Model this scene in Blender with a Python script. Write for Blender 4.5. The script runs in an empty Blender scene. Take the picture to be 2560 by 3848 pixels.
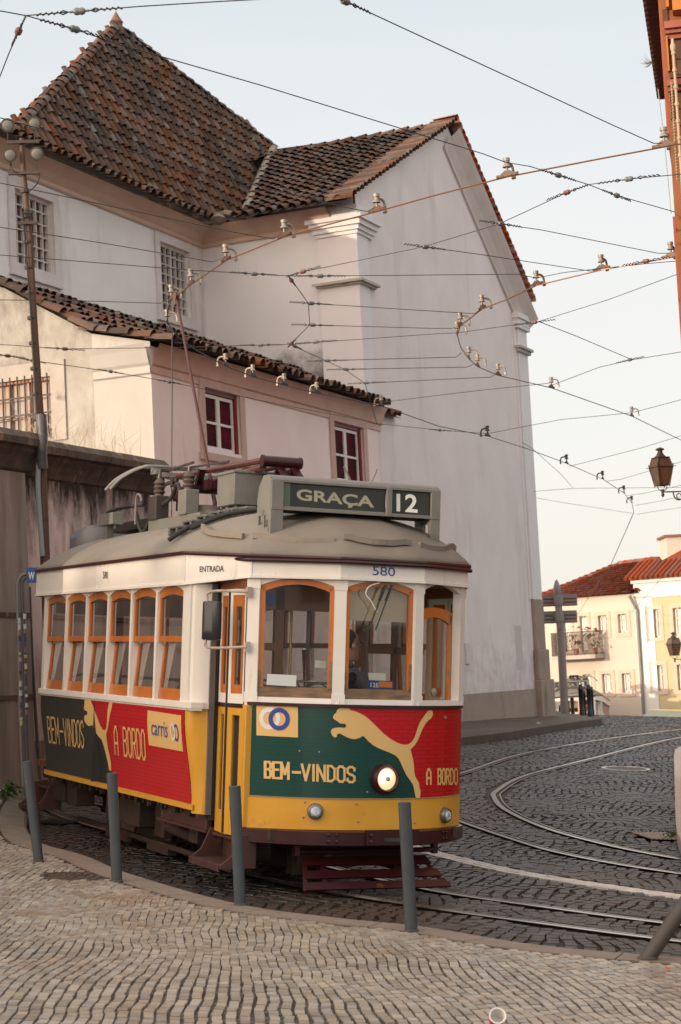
import bpy, bmesh, math, random
import numpy as np
from mathutils import Vector, Matrix
from mathutils.geometry import tessellate_polygon
random.seed(7); rng = np.random.default_rng(11)
SC = bpy.context.scene; COL = SC.collection
R = math.radians

# ------------------------------------------------------------------ camera
F, CX, CY = 7000., 1280., 1924.            # focal length and centre in pixels of the photo
PITCH, ROLL = math.atan(626/7000.), .05
_f = np.array([0, math.cos(PITCH), math.sin(PITCH)]); _r = np.array([1., 0, 0])
_u = np.array([0, -math.sin(PITCH), math.cos(PITCH)])
_c, _s = math.cos(ROLL), math.sin(ROLL)
CR, CU = _c*_r-_s*_u, _c*_u+_s*_r
CB = np.stack([CR, -CU, _f], 1); CAM = np.array([0, 0, 2.0])
cam = bpy.data.objects.new('camera', bpy.data.cameras.new('camera')); COL.objects.link(cam)
M = Matrix.Identity(4)
for i in range(3):
    M[i][0], M[i][1], M[i][2], M[i][3] = CR[i], CU[i], -_f[i], CAM[i]
cam.matrix_world = M
cam.data.sensor_width = 36; cam.data.lens = F/3848*36; cam.data.clip_end = 2000; cam.data.clip_start = .1
cam.data.dof.use_dof = True; cam.data.dof.focus_distance = 15.2; cam.data.dof.aperture_fstop = 5.6
SC.camera = cam

# ------------------------------------------------------------------ sky, sun, exposure
SUN_AZ = np.array([-.80, -.60]); SUN_EL = R(8.5)
world = bpy.data.worlds.new('World'); SC.world = world; world.use_nodes = True
wn = world.node_tree.nodes; wl = world.node_tree.links; wn.clear()
sky = wn.new('ShaderNodeTexSky'); sky.sky_type = 'NISHITA'; sky.sun_disc = False
sky.sun_elevation = SUN_EL; sky.sun_rotation = math.atan2(SUN_AZ[0], SUN_AZ[1])
sky.air_density = 1.0; sky.dust_density = 2.0; sky.ozone_density = 1.0
bg = wn.new('ShaderNodeBackground'); wo = wn.new('ShaderNodeOutputWorld')
mx = wn.new('ShaderNodeMix'); mx.data_type = 'RGBA'; mx.inputs[0].default_value = .88
tc = wn.new('ShaderNodeTexCoord'); sp = wn.new('ShaderNodeSeparateXYZ'); cr = wn.new('ShaderNodeValToRGB')
mp = wn.new('ShaderNodeMapping'); mp.inputs[3].default_value = (1.2, 1.2, 6)
nz = wn.new('ShaderNodeTexNoise'); nz.inputs['Scale'].default_value = 2.2; nz.inputs['Detail'].default_value = 5
ad = wn.new('ShaderNodeMath'); ad.operation = 'MULTIPLY_ADD'; ad.inputs[1].default_value = .16
sb = wn.new('ShaderNodeMath'); sb.operation = 'SUBTRACT'; sb.inputs[1].default_value = .08
wl.new(tc.outputs['Generated'], sp.inputs[0]); wl.new(tc.outputs['Generated'], mp.inputs[0])
wl.new(mp.outputs[0], nz.inputs[0]); wl.new(nz.outputs[0], ad.inputs[0]); wl.new(sp.outputs[2], ad.inputs[2])
wl.new(ad.outputs[0], sb.inputs[0]); wl.new(sb.outputs[0], cr.inputs[0])
e = cr.color_ramp.elements                  # thin high veil: creamy by the horizon, bluer overhead
e[0].position = 0.0; e[0].color = (5.15, 4.85, 4.4, 1)
e[1].position = 1.0; e[1].color = (6.6, 6.3, 6.0, 1)
for p_, c_ in ((.10, (5.2, 5.02, 4.75, 1)), (.22, (4.95, 4.95, 4.9, 1)), (.37, (4.0, 4.35, 4.55, 1)), (.55, (5.9, 5.8, 5.7, 1))):
    q = cr.color_ramp.elements.new(p_); q.color = c_
wl.new(sky.outputs[0], mx.inputs[6]); wl.new(cr.outputs[0], mx.inputs[7]); gl_ = wn.new('ShaderNodeVectorMath'); gl_.operation = 'DOT_PRODUCT'; gl_.inputs[1].default_value = (SUN_AZ[0]*math.cos(.12), SUN_AZ[1]*math.cos(.12), math.sin(.12))
gm = wn.new('ShaderNodeMath'); gm.operation = 'MAXIMUM'; gm.inputs[1].default_value = 0; gp = wn.new('ShaderNodeMath'); gp.operation = 'POWER'; gp.inputs[1].default_value = 2.6   # warm glow of the low sun, behind the viewer
ga = wn.new('ShaderNodeMix'); ga.data_type = 'RGBA'; ga.blend_type = 'ADD'; ga.inputs[7].default_value = (15., 10.8, 7.6, 1)
wl.new(tc.outputs['Generated'], gl_.inputs[0]); wl.new(gl_.outputs['Value'], gm.inputs[0]); wl.new(gm.outputs[0], gp.inputs[0]); wl.new(gp.outputs[0], ga.inputs[0]); wl.new(mx.outputs[2], ga.inputs[6]); wl.new(ga.outputs[2], bg.inputs[0])
bg.inputs[1].default_value = .10; wl.new(bg.outputs[0], wo.inputs[0])
sun = bpy.data.objects.new('sun', bpy.data.lights.new('sun', 'SUN')); COL.objects.link(sun)
sun.data.energy = 1.7; sun.data.angle = R(.6); sun.data.color = (1, .80, .60)
sd = Vector((SUN_AZ[0]*math.cos(SUN_EL), SUN_AZ[1]*math.cos(SUN_EL), math.sin(SUN_EL)))
sun.rotation_euler = sd.to_track_quat('Z', 'Y').to_euler(); sun.location = (-30, -30, 30)
SC.view_settings.view_transform = 'Standard'; SC.view_settings.look = 'None'
SC.view_settings.exposure = .95; SC.view_settings.gamma = 1; SC.view_settings.use_curve_mapping = False
try:
    SC.cycles.max_bounces = 8; SC.cycles.transparent_max_bounces = 24
except Exception: pass

# ------------------------------------------------------------------ geometry helpers
def ray(px, py): return CB @ np.array([(px-CX)/F, (py-CY)/F, 1.])
def atY(px, py, Y): d = ray(px, py); return CAM+d*(Y/d[1])
def hitp(px, py, P, n): d = ray(px, py); return CAM+d*((n@(P-CAM))/(n@d))
def atZ(px, py, z): d = ray(px, py); return CAM+d*((z-CAM[2])/d[2])
def sst(a, b, x): t = np.clip((x-a)/(b-a), 0, 1); return t*t*(3-2*t)
def G(x, y):                                # height of the street: cross slope, a rise to the crest, then downhill
    xc = np.clip(x, -14, 14)
    yd = np.maximum(np.asarray(y)-50., 0)
    return .5358-.07763*(xc+2.2024)*(1-sst(52, 75, y)*.8)+.00902*(np.clip(y, -20, 60)-19.758)+.55*sst(18, 42, y)+.20*(1-sst(-4.3, -3.2, x))*sst(16.5, 21, y)-.082*yd*sst(50, 58, y)
def gnd(px, py, off=0.):
    d = ray(px, py); lo, hi = 3., 6.
    f = lambda t: (CAM+d*t)[2]-off-G(*(CAM+d*t)[:2])
    while f(hi) > 0 and hi < 200: lo, hi = hi, hi+.5
    for _ in range(40):
        m = (lo+hi)/2
        if f(m) > 0: lo = m
        else: hi = m
    return CAM+d*hi
TR = np.array([-2.2024154, 19.75823892, .53577877])
RW = np.array([[0.4148924169, 0.9065728060, 0.0773952828], [-0.9089728485, 0.4167583533, -0.0089908354], [-0.0404059775, -0.0666199813, 0.9969599467]])
def tpl(px, py, ax, val):                   # pixel -> point of the tram's own frame on a plane of that frame
    d = RW.T@ray(px, py); o = RW.T@(CAM-TR); return o+d*((val-o[ax])/d[ax])
def catmull(pts, n=8):
    P = [np.array(p, float) for p in pts]; P = [2*P[0]-P[1]]+P+[2*P[-1]-P[-2]]; out = []
    for i in range(1, len(P)-2):
        for k in range(n):
            t = k/n; a, b, c, d = P[i-1:i+3]
            out.append(.5*((2*b)+(c-a)*t+(2*a-5*b+4*c-d)*t*t+(3*b-a-3*c+d)*t**3))
    out.append(P[-2]); return out
def nrm(v): v = np.asarray(v, float); return v/np.linalg.norm(v)

class MB:
    def __init__(s): s.v = []; s.f = []; s.m = []; s.mi = 0
    def add(s, vs, fs):
        o = len(s.v); s.v += [tuple(map(float, p)) for p in vs]
        for f in fs: s.f.append(tuple(i+o for i in f)); s.m.append(s.mi)
        return s
    def box(s, a, b, M=None):                # two opposite corners, M maps local -> 3D
        (x0, y0, z0), (x1, y1, z1) = a, b
        vs = [(x, y, z) for z in (z0, z1) for y in (y0, y1) for x in (x0, x1)]
        if M is not None: vs = [M(p) for p in vs]
        return s.add(vs, [(0, 2, 3, 1), (4, 5, 7, 6), (0, 1, 5, 4), (2, 6, 7, 3), (0, 4, 6, 2), (1, 3, 7, 5)])
    def hexa(s, b, t):                       # bottom quad, top quad
        return s.add(list(b)+list(t), [(3, 2, 1, 0), (4, 5, 6, 7), (0, 1, 5, 4), (1, 2, 6, 5), (2, 3, 7, 6), (3, 0, 4, 7)])
    def beam(s, p, q, w, h=None, up=(0, 0, 1)):   # rectangular bar from p to q
        h = h or w; p, q = np.array(p, float), np.array(q, float); d = nrm(q-p); u = np.array(up, float)
        if abs(d@u) > .95: u = np.array([1., 0, 0]) if abs(d[0]) < .9 else np.array([0, 1., 0])
        a = nrm(np.cross(d, u)); b = np.cross(a, d)
        c = [a*i*w/2+b*j*h/2 for i, j in ((-1, -1), (1, -1), (1, 1), (-1, 1))]
        return s.hexa([p+k for k in c], [q+k for k in c])
    def tube(s, pts, r, n=8, caps=True):
        pts = [np.array(p, float) for p in pts]; rs = r if isinstance(r, (list, tuple)) else [r]*len(pts)
        vs = []; fs = []; a = None
        for i, p in enumerate(pts):
            d = nrm(pts[min(i+1, len(pts)-1)]-pts[max(i-1, 0)])
            if a is None:
                u = np.array([0, 0, 1.]) if abs(d[2]) < .9 else np.array([1., 0, 0]); a = nrm(np.cross(d, u))
            else: a = nrm(a-d*(a@d))
            b = np.cross(d, a)
            vs += [p+rs[i]*(a*math.cos(t)+b*math.sin(t)) for t in np.arange(n)*2*math.pi/n]
        for i in range(len(pts)-1):
            for k in range(n): fs.append((i*n+k, i*n+(k+1) % n, (i+1)*n+(k+1) % n, (i+1)*n+k))
        if caps: fs += [tuple(range(n-1, -1, -1)), tuple((len(pts)-1)*n+k for k in range(n))]
        return s.add(vs, fs)
    def lathe(s, prof, o, ax=(0, 0, 1), n=16, caps=True):   # prof: (radius, height along ax)
        o = np.array(o, float); d = nrm(ax); u = np.array([0, 0, 1.]) if abs(d[2]) < .9 else np.array([1., 0, 0])
        a = nrm(np.cross(d, u)); b = np.cross(d, a); vs = []; fs = []
        for r_, h in prof: vs += [o+d*h+max(r_, 1e-4)*(a*math.cos(t)+b*math.sin(t)) for t in np.arange(n)*2*math.pi/n]
        for i in range(len(prof)-1):
            for k in range(n): fs.append((i*n+k, i*n+(k+1) % n, (i+1)*n+(k+1) % n, (i+1)*n+k))
        if caps: fs += [tuple(range(n-1, -1, -1)), tuple((len(prof)-1)*n+k for k in range(n))]
        return s.add(vs, fs)
    def prism(s, poly, off):                 # planar 3D outline extruded by vector off
        n = len(poly); P = [np.array(p, float) for p in poly]; o = np.array(off, float)
        tri = tessellate_polygon([[Vector(p) for p in P]]); vs = P+[p+o for p in P]
        fs = [t for t in tri]+[tuple(i+n for i in reversed(t)) for t in tri]
        fs += [(i, (i+1) % n, (i+1) % n+n, i+n) for i in range(n)]
        return s.add(vs, fs)
    def sheet(s, poly):
        P = [Vector(p) for p in poly]; return s.add(P, [t for t in tessellate_polygon([P])])
    def loft(s, rings, closed=True, caps=False):
        n = len(rings[0]); vs = [p for r_ in rings for p in r_]; fs = []
        for i in range(len(rings)-1):
            for k in range(n if closed else n-1): fs.append((i*n+k, i*n+(k+1) % n, (i+1)*n+(k+1) % n, (i+1)*n+k))
        if caps: fs += [tuple(range(n-1, -1, -1)), tuple((len(rings)-1)*n+k for k in range(n))]
        return s.add(vs, fs)
    def build(s, name, mat, parent=None, smooth=False, bevel=0, recalc=True, angle=None):
        me = bpy.data.meshes.new(name); me.from_pydata(s.v, [], s.f); 
        for m in (mat if isinstance(mat, (list, tuple)) else [mat]): me.materials.append(m)
        if len(me.materials) > 1:
            for p, i in zip(me.polygons, s.m): p.material_index = i
        if recalc:
            bm = bmesh.new(); bm.from_mesh(me); bmesh.ops.recalc_face_normals(bm, faces=bm.faces); bm.to_mesh(me); bm.free()
        if smooth:
            for p in me.polygons: p.use_smooth = True
            if angle is not False:
                try: me.set_sharp_from_angle(angle=R(angle or 40))
                except Exception: pass
        o = bpy.data.objects.new(name, me); COL.objects.link(o)
        if parent is not None: o.parent = parent
        if bevel:
            b = o.modifiers.new('bevel', 'BEVEL'); b.width = bevel; b.segments = 2; b.limit_method = 'ANGLE'
        return o
def tag(o, label, cat, group=None):
    o['label'] = label; o['category'] = cat
    if group: o['group'] = group
    return o
def thing(name, label, cat, loc=(0, 0, 0), group=None):
    o = bpy.data.objects.new(name, None); COL.objects.link(o); o.location = loc; o.empty_display_size = .2
    return tag(o, label, cat, group)
def struct(o, kind='structure'): o['kind'] = kind; return o
def rel(o, p): return np.array(p, float)-np.array(o.location)
def recenter(o, root):                        # mesh made in world coordinates becomes a child of a moved Empty
    o.parent = root; o.data.transform(Matrix.Translation(-Vector(root.location))); return o
def copy_tree(o, parent=None):
    c = o.copy(); COL.objects.link(c)
    if parent is not None: c.parent = parent
    for ch in list(o.children): copy_tree(ch, c)
    return c

# ------------------------------------------------------------------ materials
MATS = {}
def mat(name, col, rough=.6, col2=None, scale=3., detail=6, amt=.5, bump=0., bscale=40., metal=0., stretch=(1, 1, 1), spec=.5,
        dirt=None, dscale=1., dlo=.55, dhi=.75, dstretch=(1, 1, 1), island=0., coat=0., emit=None):
    if name in MATS: return MATS[name]
    m = bpy.data.materials.new(name); m.use_nodes = True; MATS[name] = m
    N = m.node_tree.nodes; L = m.node_tree.links; b = N['Principled BSDF']
    b.inputs['Roughness'].default_value = rough; b.inputs['Metallic'].default_value = metal
    b.inputs['Specular IOR Level'].default_value = spec; b.inputs['Coat Weight'].default_value = coat
    col = tuple(col)+(1,); b.inputs['Base Color'].default_value = col
    t = N.new('ShaderNodeTexCoord'); cur = None
    def noise(sc, st, det=6.):
        mp = N.new('ShaderNodeMapping'); mp.inputs['Scale'].default_value = st; L.new(t.outputs['Object'], mp.inputs[0])
        n = N.new('ShaderNodeTexNoise'); n.inputs['Scale'].default_value = sc; n.inputs['Detail'].default_value = det
        n.inputs['Roughness'].default_value = .62; L.new(mp.outputs[0], n.inputs[0]); return n.outputs[0]
    def ramp(src, lo, hi):
        r_ = N.new('ShaderNodeMapRange'); r_.inputs[1].default_value = lo; r_.inputs[2].default_value = hi; L.new(src, r_.inputs[0]); return r_.outputs[0]
    def mix(fac, a, bb):
        x = N.new('ShaderNodeMix'); x.data_type = 'RGBA'
        if isinstance(fac, (int, float)): x.inputs[0].default_value = fac
        else: L.new(fac, x.inputs[0])
        for i, c in ((6, a), (7, bb)):
            if isinstance(c, tuple): x.inputs[i].default_value = c
            else: L.new(c, x.inputs[i])
        return x.outputs[2]
    cur = col
    if col2: cur = mix(ramp(noise(scale, stretch, detail), .5-amt/2, .5+amt/2), col, tuple(col2)+(1,))
    if island:
        g = N.new('ShaderNodeNewGeometry'); h = N.new('ShaderNodeHueSaturation')
        mr = N.new('ShaderNodeMapRange'); mr.inputs[3].default_value = 1-island; mr.inputs[4].default_value = 1+island
        L.new(g.outputs['Random Per Island'], mr.inputs[0]); L.new(mr.outputs[0], h.inputs['Value'])
        w = N.new('ShaderNodeTexWhiteNoise'); w.noise_dimensions = '1D'; L.new(g.outputs['Random Per Island'], w.inputs['W'])
        m2 = N.new('ShaderNodeMapRange'); m2.inputs[3].default_value = .6; m2.inputs[4].default_value = 1.3
        L.new(w.outputs['Value'], m2.inputs[0]); L.new(m2.outputs[0], h.inputs['Saturation'])
        if isinstance(cur, tuple): h.inputs['Color'].default_value = cur
        else: L.new(cur, h.inputs['Color'])
        cur = h.outputs[0]
    if dirt:
        cur = mix(ramp(noise(dscale, dstretch, 8.), dlo, dhi), cur, tuple(dirt)+(1,))
    if not isinstance(cur, tuple): L.new(cur, b.inputs['Base Color'])
    if bump:
        bn = N.new('ShaderNodeBump'); bn.inputs['Strength'].default_value = bump; bn.inputs['Distance'].default_value = .02
        L.new(noise(bscale, stretch), bn.inputs['Height']); L.new(bn.outputs[0], b.inputs['Normal'])
    if emit: b.inputs['Emission Color'].default_value = tuple(emit[:3])+(1,); b.inputs['Emission Strength'].default_value = emit[3]
    return m
def glass_mat(name, tint=(.9, .9, .88), lo=.05, hi=.6, rough=.03):
    m = bpy.data.materials.new(name); m.use_nodes = True; N = m.node_tree.nodes; L = m.node_tree.links; N.clear(); MATS[name] = m
    o = N.new('ShaderNodeOutputMaterial'); t = N.new('ShaderNodeBsdfTransparent'); g = N.new('ShaderNodeBsdfGlossy')
    t.inputs[0].default_value = tint+(1,); g.inputs['Roughness'].default_value = rough; g.inputs[0].default_value = (.9, .9, .9, 1)
    w = N.new('ShaderNodeLayerWeight'); w.inputs[0].default_value = .35
    r_ = N.new('ShaderNodeMapRange'); r_.inputs[3].default_value = lo; r_.inputs[4].default_value = hi
    mx = N.new('ShaderNodeMixShader'); L.new(w.outputs['Facing'], r_.inputs[0]); L.new(r_.outputs[0], mx.inputs[0])
    L.new(t.outputs[0], mx.inputs[1]); L.new(g.outputs[0], mx.inputs[2]); L.new(mx.outputs[0], o.inputs[0]); return m

WHITE = mat('plaster_white', (.79, .765, .75), .9, (.67, .64, .62), .8, 6, .5, .25, 60, dirt=(.42, .385, .36), dscale=1.3, dlo=.54, dhi=.80, dstretch=(1, 1, .22))
GABLE = mat('plaster_mauve', (.77, .70, .69), .9, (.66, .58, .57), .9, 8, .5, .3, 60, dirt=(.50, .43, .415), dscale=1.2, dlo=.54, dhi=.84, dstretch=(1, 1, .22))
PINK = mat('plaster_pink', (.87, .765, .735), .9, (.78, .655, .62), .9, 8, .5, .25, 60, dirt=(.46, .34, .30), dscale=1.7, dlo=.53, dhi=.78, dstretch=(1, 1, .2))
CREAMW = mat('plaster_cream', (.52, .505, .475), .9, (.43, .41, .38), 1.2, 6, .6, .25, 60, dirt=(.30, .265, .22), dscale=1.6, dlo=.56, dhi=.74, dstretch=(1, 1, .3))
MOTTLE = mat('plaster_mottled', (.50, .485, .45), .95, (.31, .29, .255), 2.2, 8, .5, .4, 50, dirt=(.16, .14, .11), dscale=1.5, dlo=.50, dhi=.66, dstretch=(1, 1, .35))
COVE_BOUNCE = mat('plaster_cove_bounce', (.60, .45, .37), .9, (.48, .34, .26), 2, 6, .6, .2, 50)  # plaster colour with warm light bounced under the eaves mixed in
STONE = mat('stone_trim', (.50, .46, .42), .9, (.38, .34, .30), 5, 6, .6, .4, 60, dirt=(.2, .17, .14), dscale=3, dlo=.6, dhi=.75)
PLINTH = mat('stone_plinth', (.36, .28, .23), .9, (.25, .19, .155), 2.5, 7, .6, .4, 50, dirt=(.14, .11, .09), dscale=1.6, dlo=.58, dhi=.75, dstretch=(1, 1, .3))
TILE = mat('roof_tile', (.150, .066, .036), .9, (.050, .038, .030), .8, 9, .35, .5, 60, island=.42, dirt=(.18, .165, .14), dscale=2.6, dlo=.57, dhi=.68)
TILEO = mat('roof_tile_bright', (.52, .15, .055), .9, (.36, .10, .045), 1.6, 8, .5, .4, 60, island=.3)
UNDER = mat('roof_under', (.03, .022, .018), .95, (.012, .010, .009), 3)
MORTAR = mat('mortar', (.30, .26, .22), .95, (.16, .13, .11), 6, 6, .5, .5, 50)
GWALL = mat('wall_stained', (.84, .74, .70), .95, (.58, .45, .40), 1.9, 9, .5, .5, 40, stretch=(1, 1, .4), dirt=(.30, .20, .15), dscale=2.2, dlo=.52, dhi=.70, dstretch=(1.6, 1.6, .2))
GPIER = mat('pier_stone', (.40, .33, .285), .95, (.17, .13, .105), 2, 8, .4, .5, 40, stretch=(2, 2, .2), dirt=(.52, .43, .38), dscale=3, dlo=.62, dhi=.75, dstretch=(1.5, 1.5, .12))
COPING = mat('coping_stone', (.15, .115, .09), .95, (.045, .035, .027), 4, 8, .5, .6, 40, dirt=(.36, .22, .13), dscale=4, dlo=.56, dhi=.70, dstretch=(1, 1, .3))
REDW = mat('shutter_red', (.17, .012, .014), .5)
FRAMEW = mat('frame_white', (.78, .76, .74), .5, (.66, .62, .58), 8)
DARKG = mat('glass_dark', (.055, .05, .05), .08, (.12, .05, .05), 2.5, 3, .3, spec=.8)
IRON = mat('iron_dark', (.025, .022, .02), .6, (.07, .045, .03), 12, 6, .5)
RUST = mat('iron_rust', (.05, .04, .035), .65, (.13, .055, .028), 3, 8, .5, .3, 60, stretch=(1, 1, .3))
GALV = mat('galvanised', (.26, .27, .26), .55, (.17, .17, .165), 7, 6, .6, metal=.3)
COPPER = mat('wire_copper', (.26, .12, .06), .4, metal=.6)
STEELW = mat('wire_steel', (.035, .035, .04), .6)
PORC = mat('insulator_grey', (.17, .19, .195), .35, (.11, .12, .12), 10)
PORCB = mat('insulator_brown', (.16, .07, .045), .35)
BRONZE = mat('hanger_metal', (.27, .265, .25), .5, (.30, .25, .19), 9, 6, .6, metal=.3)
BOLL = mat('bollard_paint', (.052, .064, .073), .42, (.036, .044, .052), 6, 6, .5, dirt=(.15, .13, .11), dscale=9, dlo=.64, dhi=.72)
GLASSF = glass_mat('windscreen_glass', (.84, .83, .80), .06, .6)
GLASS = glass_mat('window_glass', (.58, .56, .52), .11, .75)
# ================================================================== GROUND
def grid_sheet(xs, ys, zf): 
    X, Y = np.meshgrid(xs, ys); Z = zf(X, Y); n, m_ = X.shape
    vs = np.stack([X, Y, Z], -1).reshape(-1, 3); fs = [(i*m_+j, i*m_+j+1, (i+1)*m_+j+1, (i+1)*m_+j) for i in range(n-1) for j in range(m_-1)]
    b = MB(); b.v = [tuple(map(float, v)) for v in vs]; b.f = fs; b.m = [0]*len(fs); return b
def sett_mat(name, c1, c2, joint, bw, bh, ang, warm):
    m = mat(name, c1, .62, c2, 1.2, 6, .6); N = m.node_tree.nodes; L = m.node_tree.links; b = N['Principled BSDF']
    src = b.inputs['Base Color'].links[0].from_socket
    t = N.new('ShaderNodeTexCoord'); n = N.new('ShaderNodeTexNoise'); n.inputs['Scale'].default_value = 1.6; n.inputs['Detail'].default_value = 3
    mp = N.new('ShaderNodeMapping'); mp.inputs['Rotation'].default_value = (0, 0, ang)
    va = N.new('ShaderNodeVectorMath'); va.operation = 'MULTIPLY_ADD'; va.inputs[1].default_value = (.35, .35, 0)
    L.new(t.outputs['Object'], n.inputs[0]); L.new(n.outputs['Color'], va.inputs[0]); L.new(t.outputs['Object'], va.inputs[2]); L.new(va.outputs[0], mp.inputs[0])
    k = N.new('ShaderNodeTexBrick'); k.inputs['Scale'].default_value = 1; k.inputs['Brick Width'].default_value = bw; k.inputs['Row Height'].default_value = bh
    k.inputs['Mortar Size'].default_value = .012; k.inputs['Mortar Smooth'].default_value = .4; k.inputs['Color1'].default_value = (.6, .6, .6, 1); k.inputs['Color2'].default_value = (1.2, 1.15, 1.1, 1)
    k.inputs['Mortar'].default_value = joint+(1,); L.new(mp.outputs[0], k.inputs[0])
    x = N.new('ShaderNodeMix'); x.data_type = 'RGBA'; x.blend_type = 'MULTIPLY'; x.inputs[0].default_value = 1; L.new(src, x.inputs[6]); L.new(k.outputs[0], x.inputs[7])
    L.new(x.outputs[2], b.inputs['Base Color'])
    bn = N.new('ShaderNodeBump'); bn.invert = True; b.inputs['Specular IOR Level'].default_value = .25; bn.inputs['Strength'].default_value = .9; bn.inputs['Distance'].default_value = .02; L.new(k.outputs['Fac'], bn.inputs['Height']); L.new(bn.outputs[0], b.inputs['Normal'])
    return m
ROADM = sett_mat('granite_setts', (.027, .023, .021), (.043, .031, .025), (.12, .10, .09), .16, .11, R(72), 0)
xs = np.concatenate([np.arange(-60, -16, 4), np.arange(-16, 16, .5), np.arange(16, 64, 4)])
ys = np.concatenate([np.arange(-45, 6, 3), np.arange(6, 60, .5), np.arange(60, 130, 2), np.arange(130, 420, 20)])
struct(grid_sheet(xs, ys, lambda x, y: G(x, y)-.016).build('road', ROADM, smooth=True))
for nd in ROADM.node_tree.nodes:
    pass
JOINT = mat('joint_sand', (.035, .027, .02), .95, (.03, .022, .017), 8)
# kerb line: where the pavement meets the setts
KERB_PX = [(330, 3215), (490, 3280), (900, 3395), (1300, 3450), (1600, 3480), (2000, 3545), (2560, 3595)]
kp = [(-4.6, 26.6), (-4.05, 24.6), (-3.62, 21.6), (-3.36, 19.2), (-2.89, 17.17)]+[tuple(gnd(*q, .1)[:2]) for q in KERB_PX]+[(3.6, 10.95), (6, 10.6), (11, 10.3)]
KERB = np.array(catmull(kp, 8))
def poly_dist(P, line):                      # signed distance (positive = left of travel) and nearest index
    best = np.full(len(P), 1e9); sg = np.zeros(len(P)); 
    for a, b in zip(line[:-1], line[1:]):
        d = b-a; l2 = d@d; t = np.clip(((P-a)@d)/l2, 0, 1); q = a+t[:, None]*d; r_ = P-q; dist = np.hypot(r_[:, 0], r_[:, 1])
        s_ = np.sign(d[0]*r_[:, 1]-d[1]*r_[:, 0]); k = dist < best-1e-9; best = np.where(k, dist, best); sg = np.where(k, s_, sg)
    return best*sg
def offset_line(line, d):
    L_ = np.array(line); t = np.gradient(L_, axis=0); t /= np.linalg.norm(t, axis=1)[:, None]; return L_+np.stack([-t[:, 1], t[:, 0]], 1)*d
KH = .10                                      # height of the pavement above the setts
kin = offset_line(KERB, -.27)
pav = MB()
for i in range(len(kin)-1):                   # pavement base from kerb back towards the viewer
    a, b = kin[i], kin[i+1]
    for k in range(12):
        def w(p, t): 
            far = np.array([-30., p[1]-2]) if p[0] < -2.6 else np.array([p[0]*1.0-(.0), -40.])
            return p+(far-p)*(t**2.2)
        q = [w(a, k/12), w(b, k/12), w(b, (k+1)/12), w(a, (k+1)/12)]
        pav.add([(x, y, G(x, y)+KH-.007) for x, y in q], [(0, 1, 2, 3)])
a = kin[int(np.argmin(np.abs(kin[:, 0]+2.6)))]
for k in range(12):
    for j in range(6):
        f = lambda t, u: a+(np.array([-30+26*u, a[1]-2-38*u])*1.0-a)*(t**2.2)
        q = [f(k/12, j/6), f(k/12, (j+1)/6), f((k+1)/12, (j+1)/6), f((k+1)/12, j/6)]
        pav.add([(x, y, G(x, y)+KH-.008) for x, y in q], [(0, 1, 2, 3)])
PAVB = sett_mat('pavement_setts', (.11, .09, .072), (.085, .068, .054), (.3, .25, .2), .10, .062, R(100), 0)
struct(pav.build('sidewalk', PAVB, smooth=True))
# kerb stones, one long curved band with joints
KST = mat('kerb_stone', (.25, .20, .163), .8, (.16, .128, .10), 6, 8, .6, .5, 90, dirt=(.13, .10, .08), dscale=5, dlo=.60, dhi=.75)
kb = MB(); acc = 0; S = [0.]
for i in range(1, len(KERB)): S.append(S[-1]+np.hypot(*(KERB[i]-KERB[i-1])))
ss = np.arange(0, S[-1], .9)
def at_s(line, s_): return np.array([np.interp(s_, S, line[:, 0]), np.interp(s_, S, line[:, 1])])
for s0 in ss:
    s1 = min(s0+.89, S[-1]); sub = np.linspace(s0, s1, 5); rings = []
    for t in sub:
        o, n_ = at_s(KERB, t), at_s(kin, t); mid = o+(n_-o)*.09
        z = lambda p, h: (p[0], p[1], G(p[0], p[1])+h)
        rings.append([z(o, -.06), z(o, KH-.02), z(mid, KH), z(n_, KH), z(n_, -.06)])
    kb.loft(rings, closed=True, caps=True)
struct(kb.build('kerb', KST))
# ---- individually laid stones
def stones(cx, cy, ang, w, l, zf, h=.014, jit=.12, ch=.16, lf=.006):
    n = len(cx); t = np.stack([np.cos(ang), np.sin(ang)], 1); nn = np.stack([-np.sin(ang), np.cos(ang)], 1)
    V = np.zeros((n, 8, 3)); lift = rng.uniform(-lf, lf*.6, n)
    for k, (i, j) in enumerate(((-1, -1), (1, -1), (1, 1), (-1, 1))):
        jx = 1+rng.uniform(-jit, jit, n); jy = 1+rng.uniform(-jit, jit, n)
        bx = (i*w/2*jx)[:, None]*t+(j*l/2*jy)[:, None]*nn
        for lev, sc in ((0, 1.0), (1, 1-ch)):
            p = np.stack([cx, cy], 1)+bx*sc
            V[:, k+4*lev, :2] = p; V[:, k+4*lev, 2] = zf(cx, cy)+(-.03 if lev == 0 else lift+h*rng.uniform(.5, 1.0, n)-h*.6)+(zf(p[:, 0], p[:, 1])-zf(cx, cy))
    base = (np.arange(n)*8)[:, None]
    Fq = [np.concatenate([base+k for k in q], 1) for q in ((4, 5, 6, 7), (0, 1, 5, 4), (1, 2, 6, 5), (2, 3, 7, 6), (3, 0, 4, 7))]
    return V.reshape(-1, 3), np.concatenate(Fq, 0)
def stone_obj(name, V, Fq, m, kind='stuff'):
    me = bpy.data.meshes.new(name); me.from_pydata(V.tolist(), [], Fq.tolist()); me.materials.append(m)
    o = bpy.data.objects.new(name, me); COL.objects.link(o); o['kind'] = kind; return o
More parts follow.
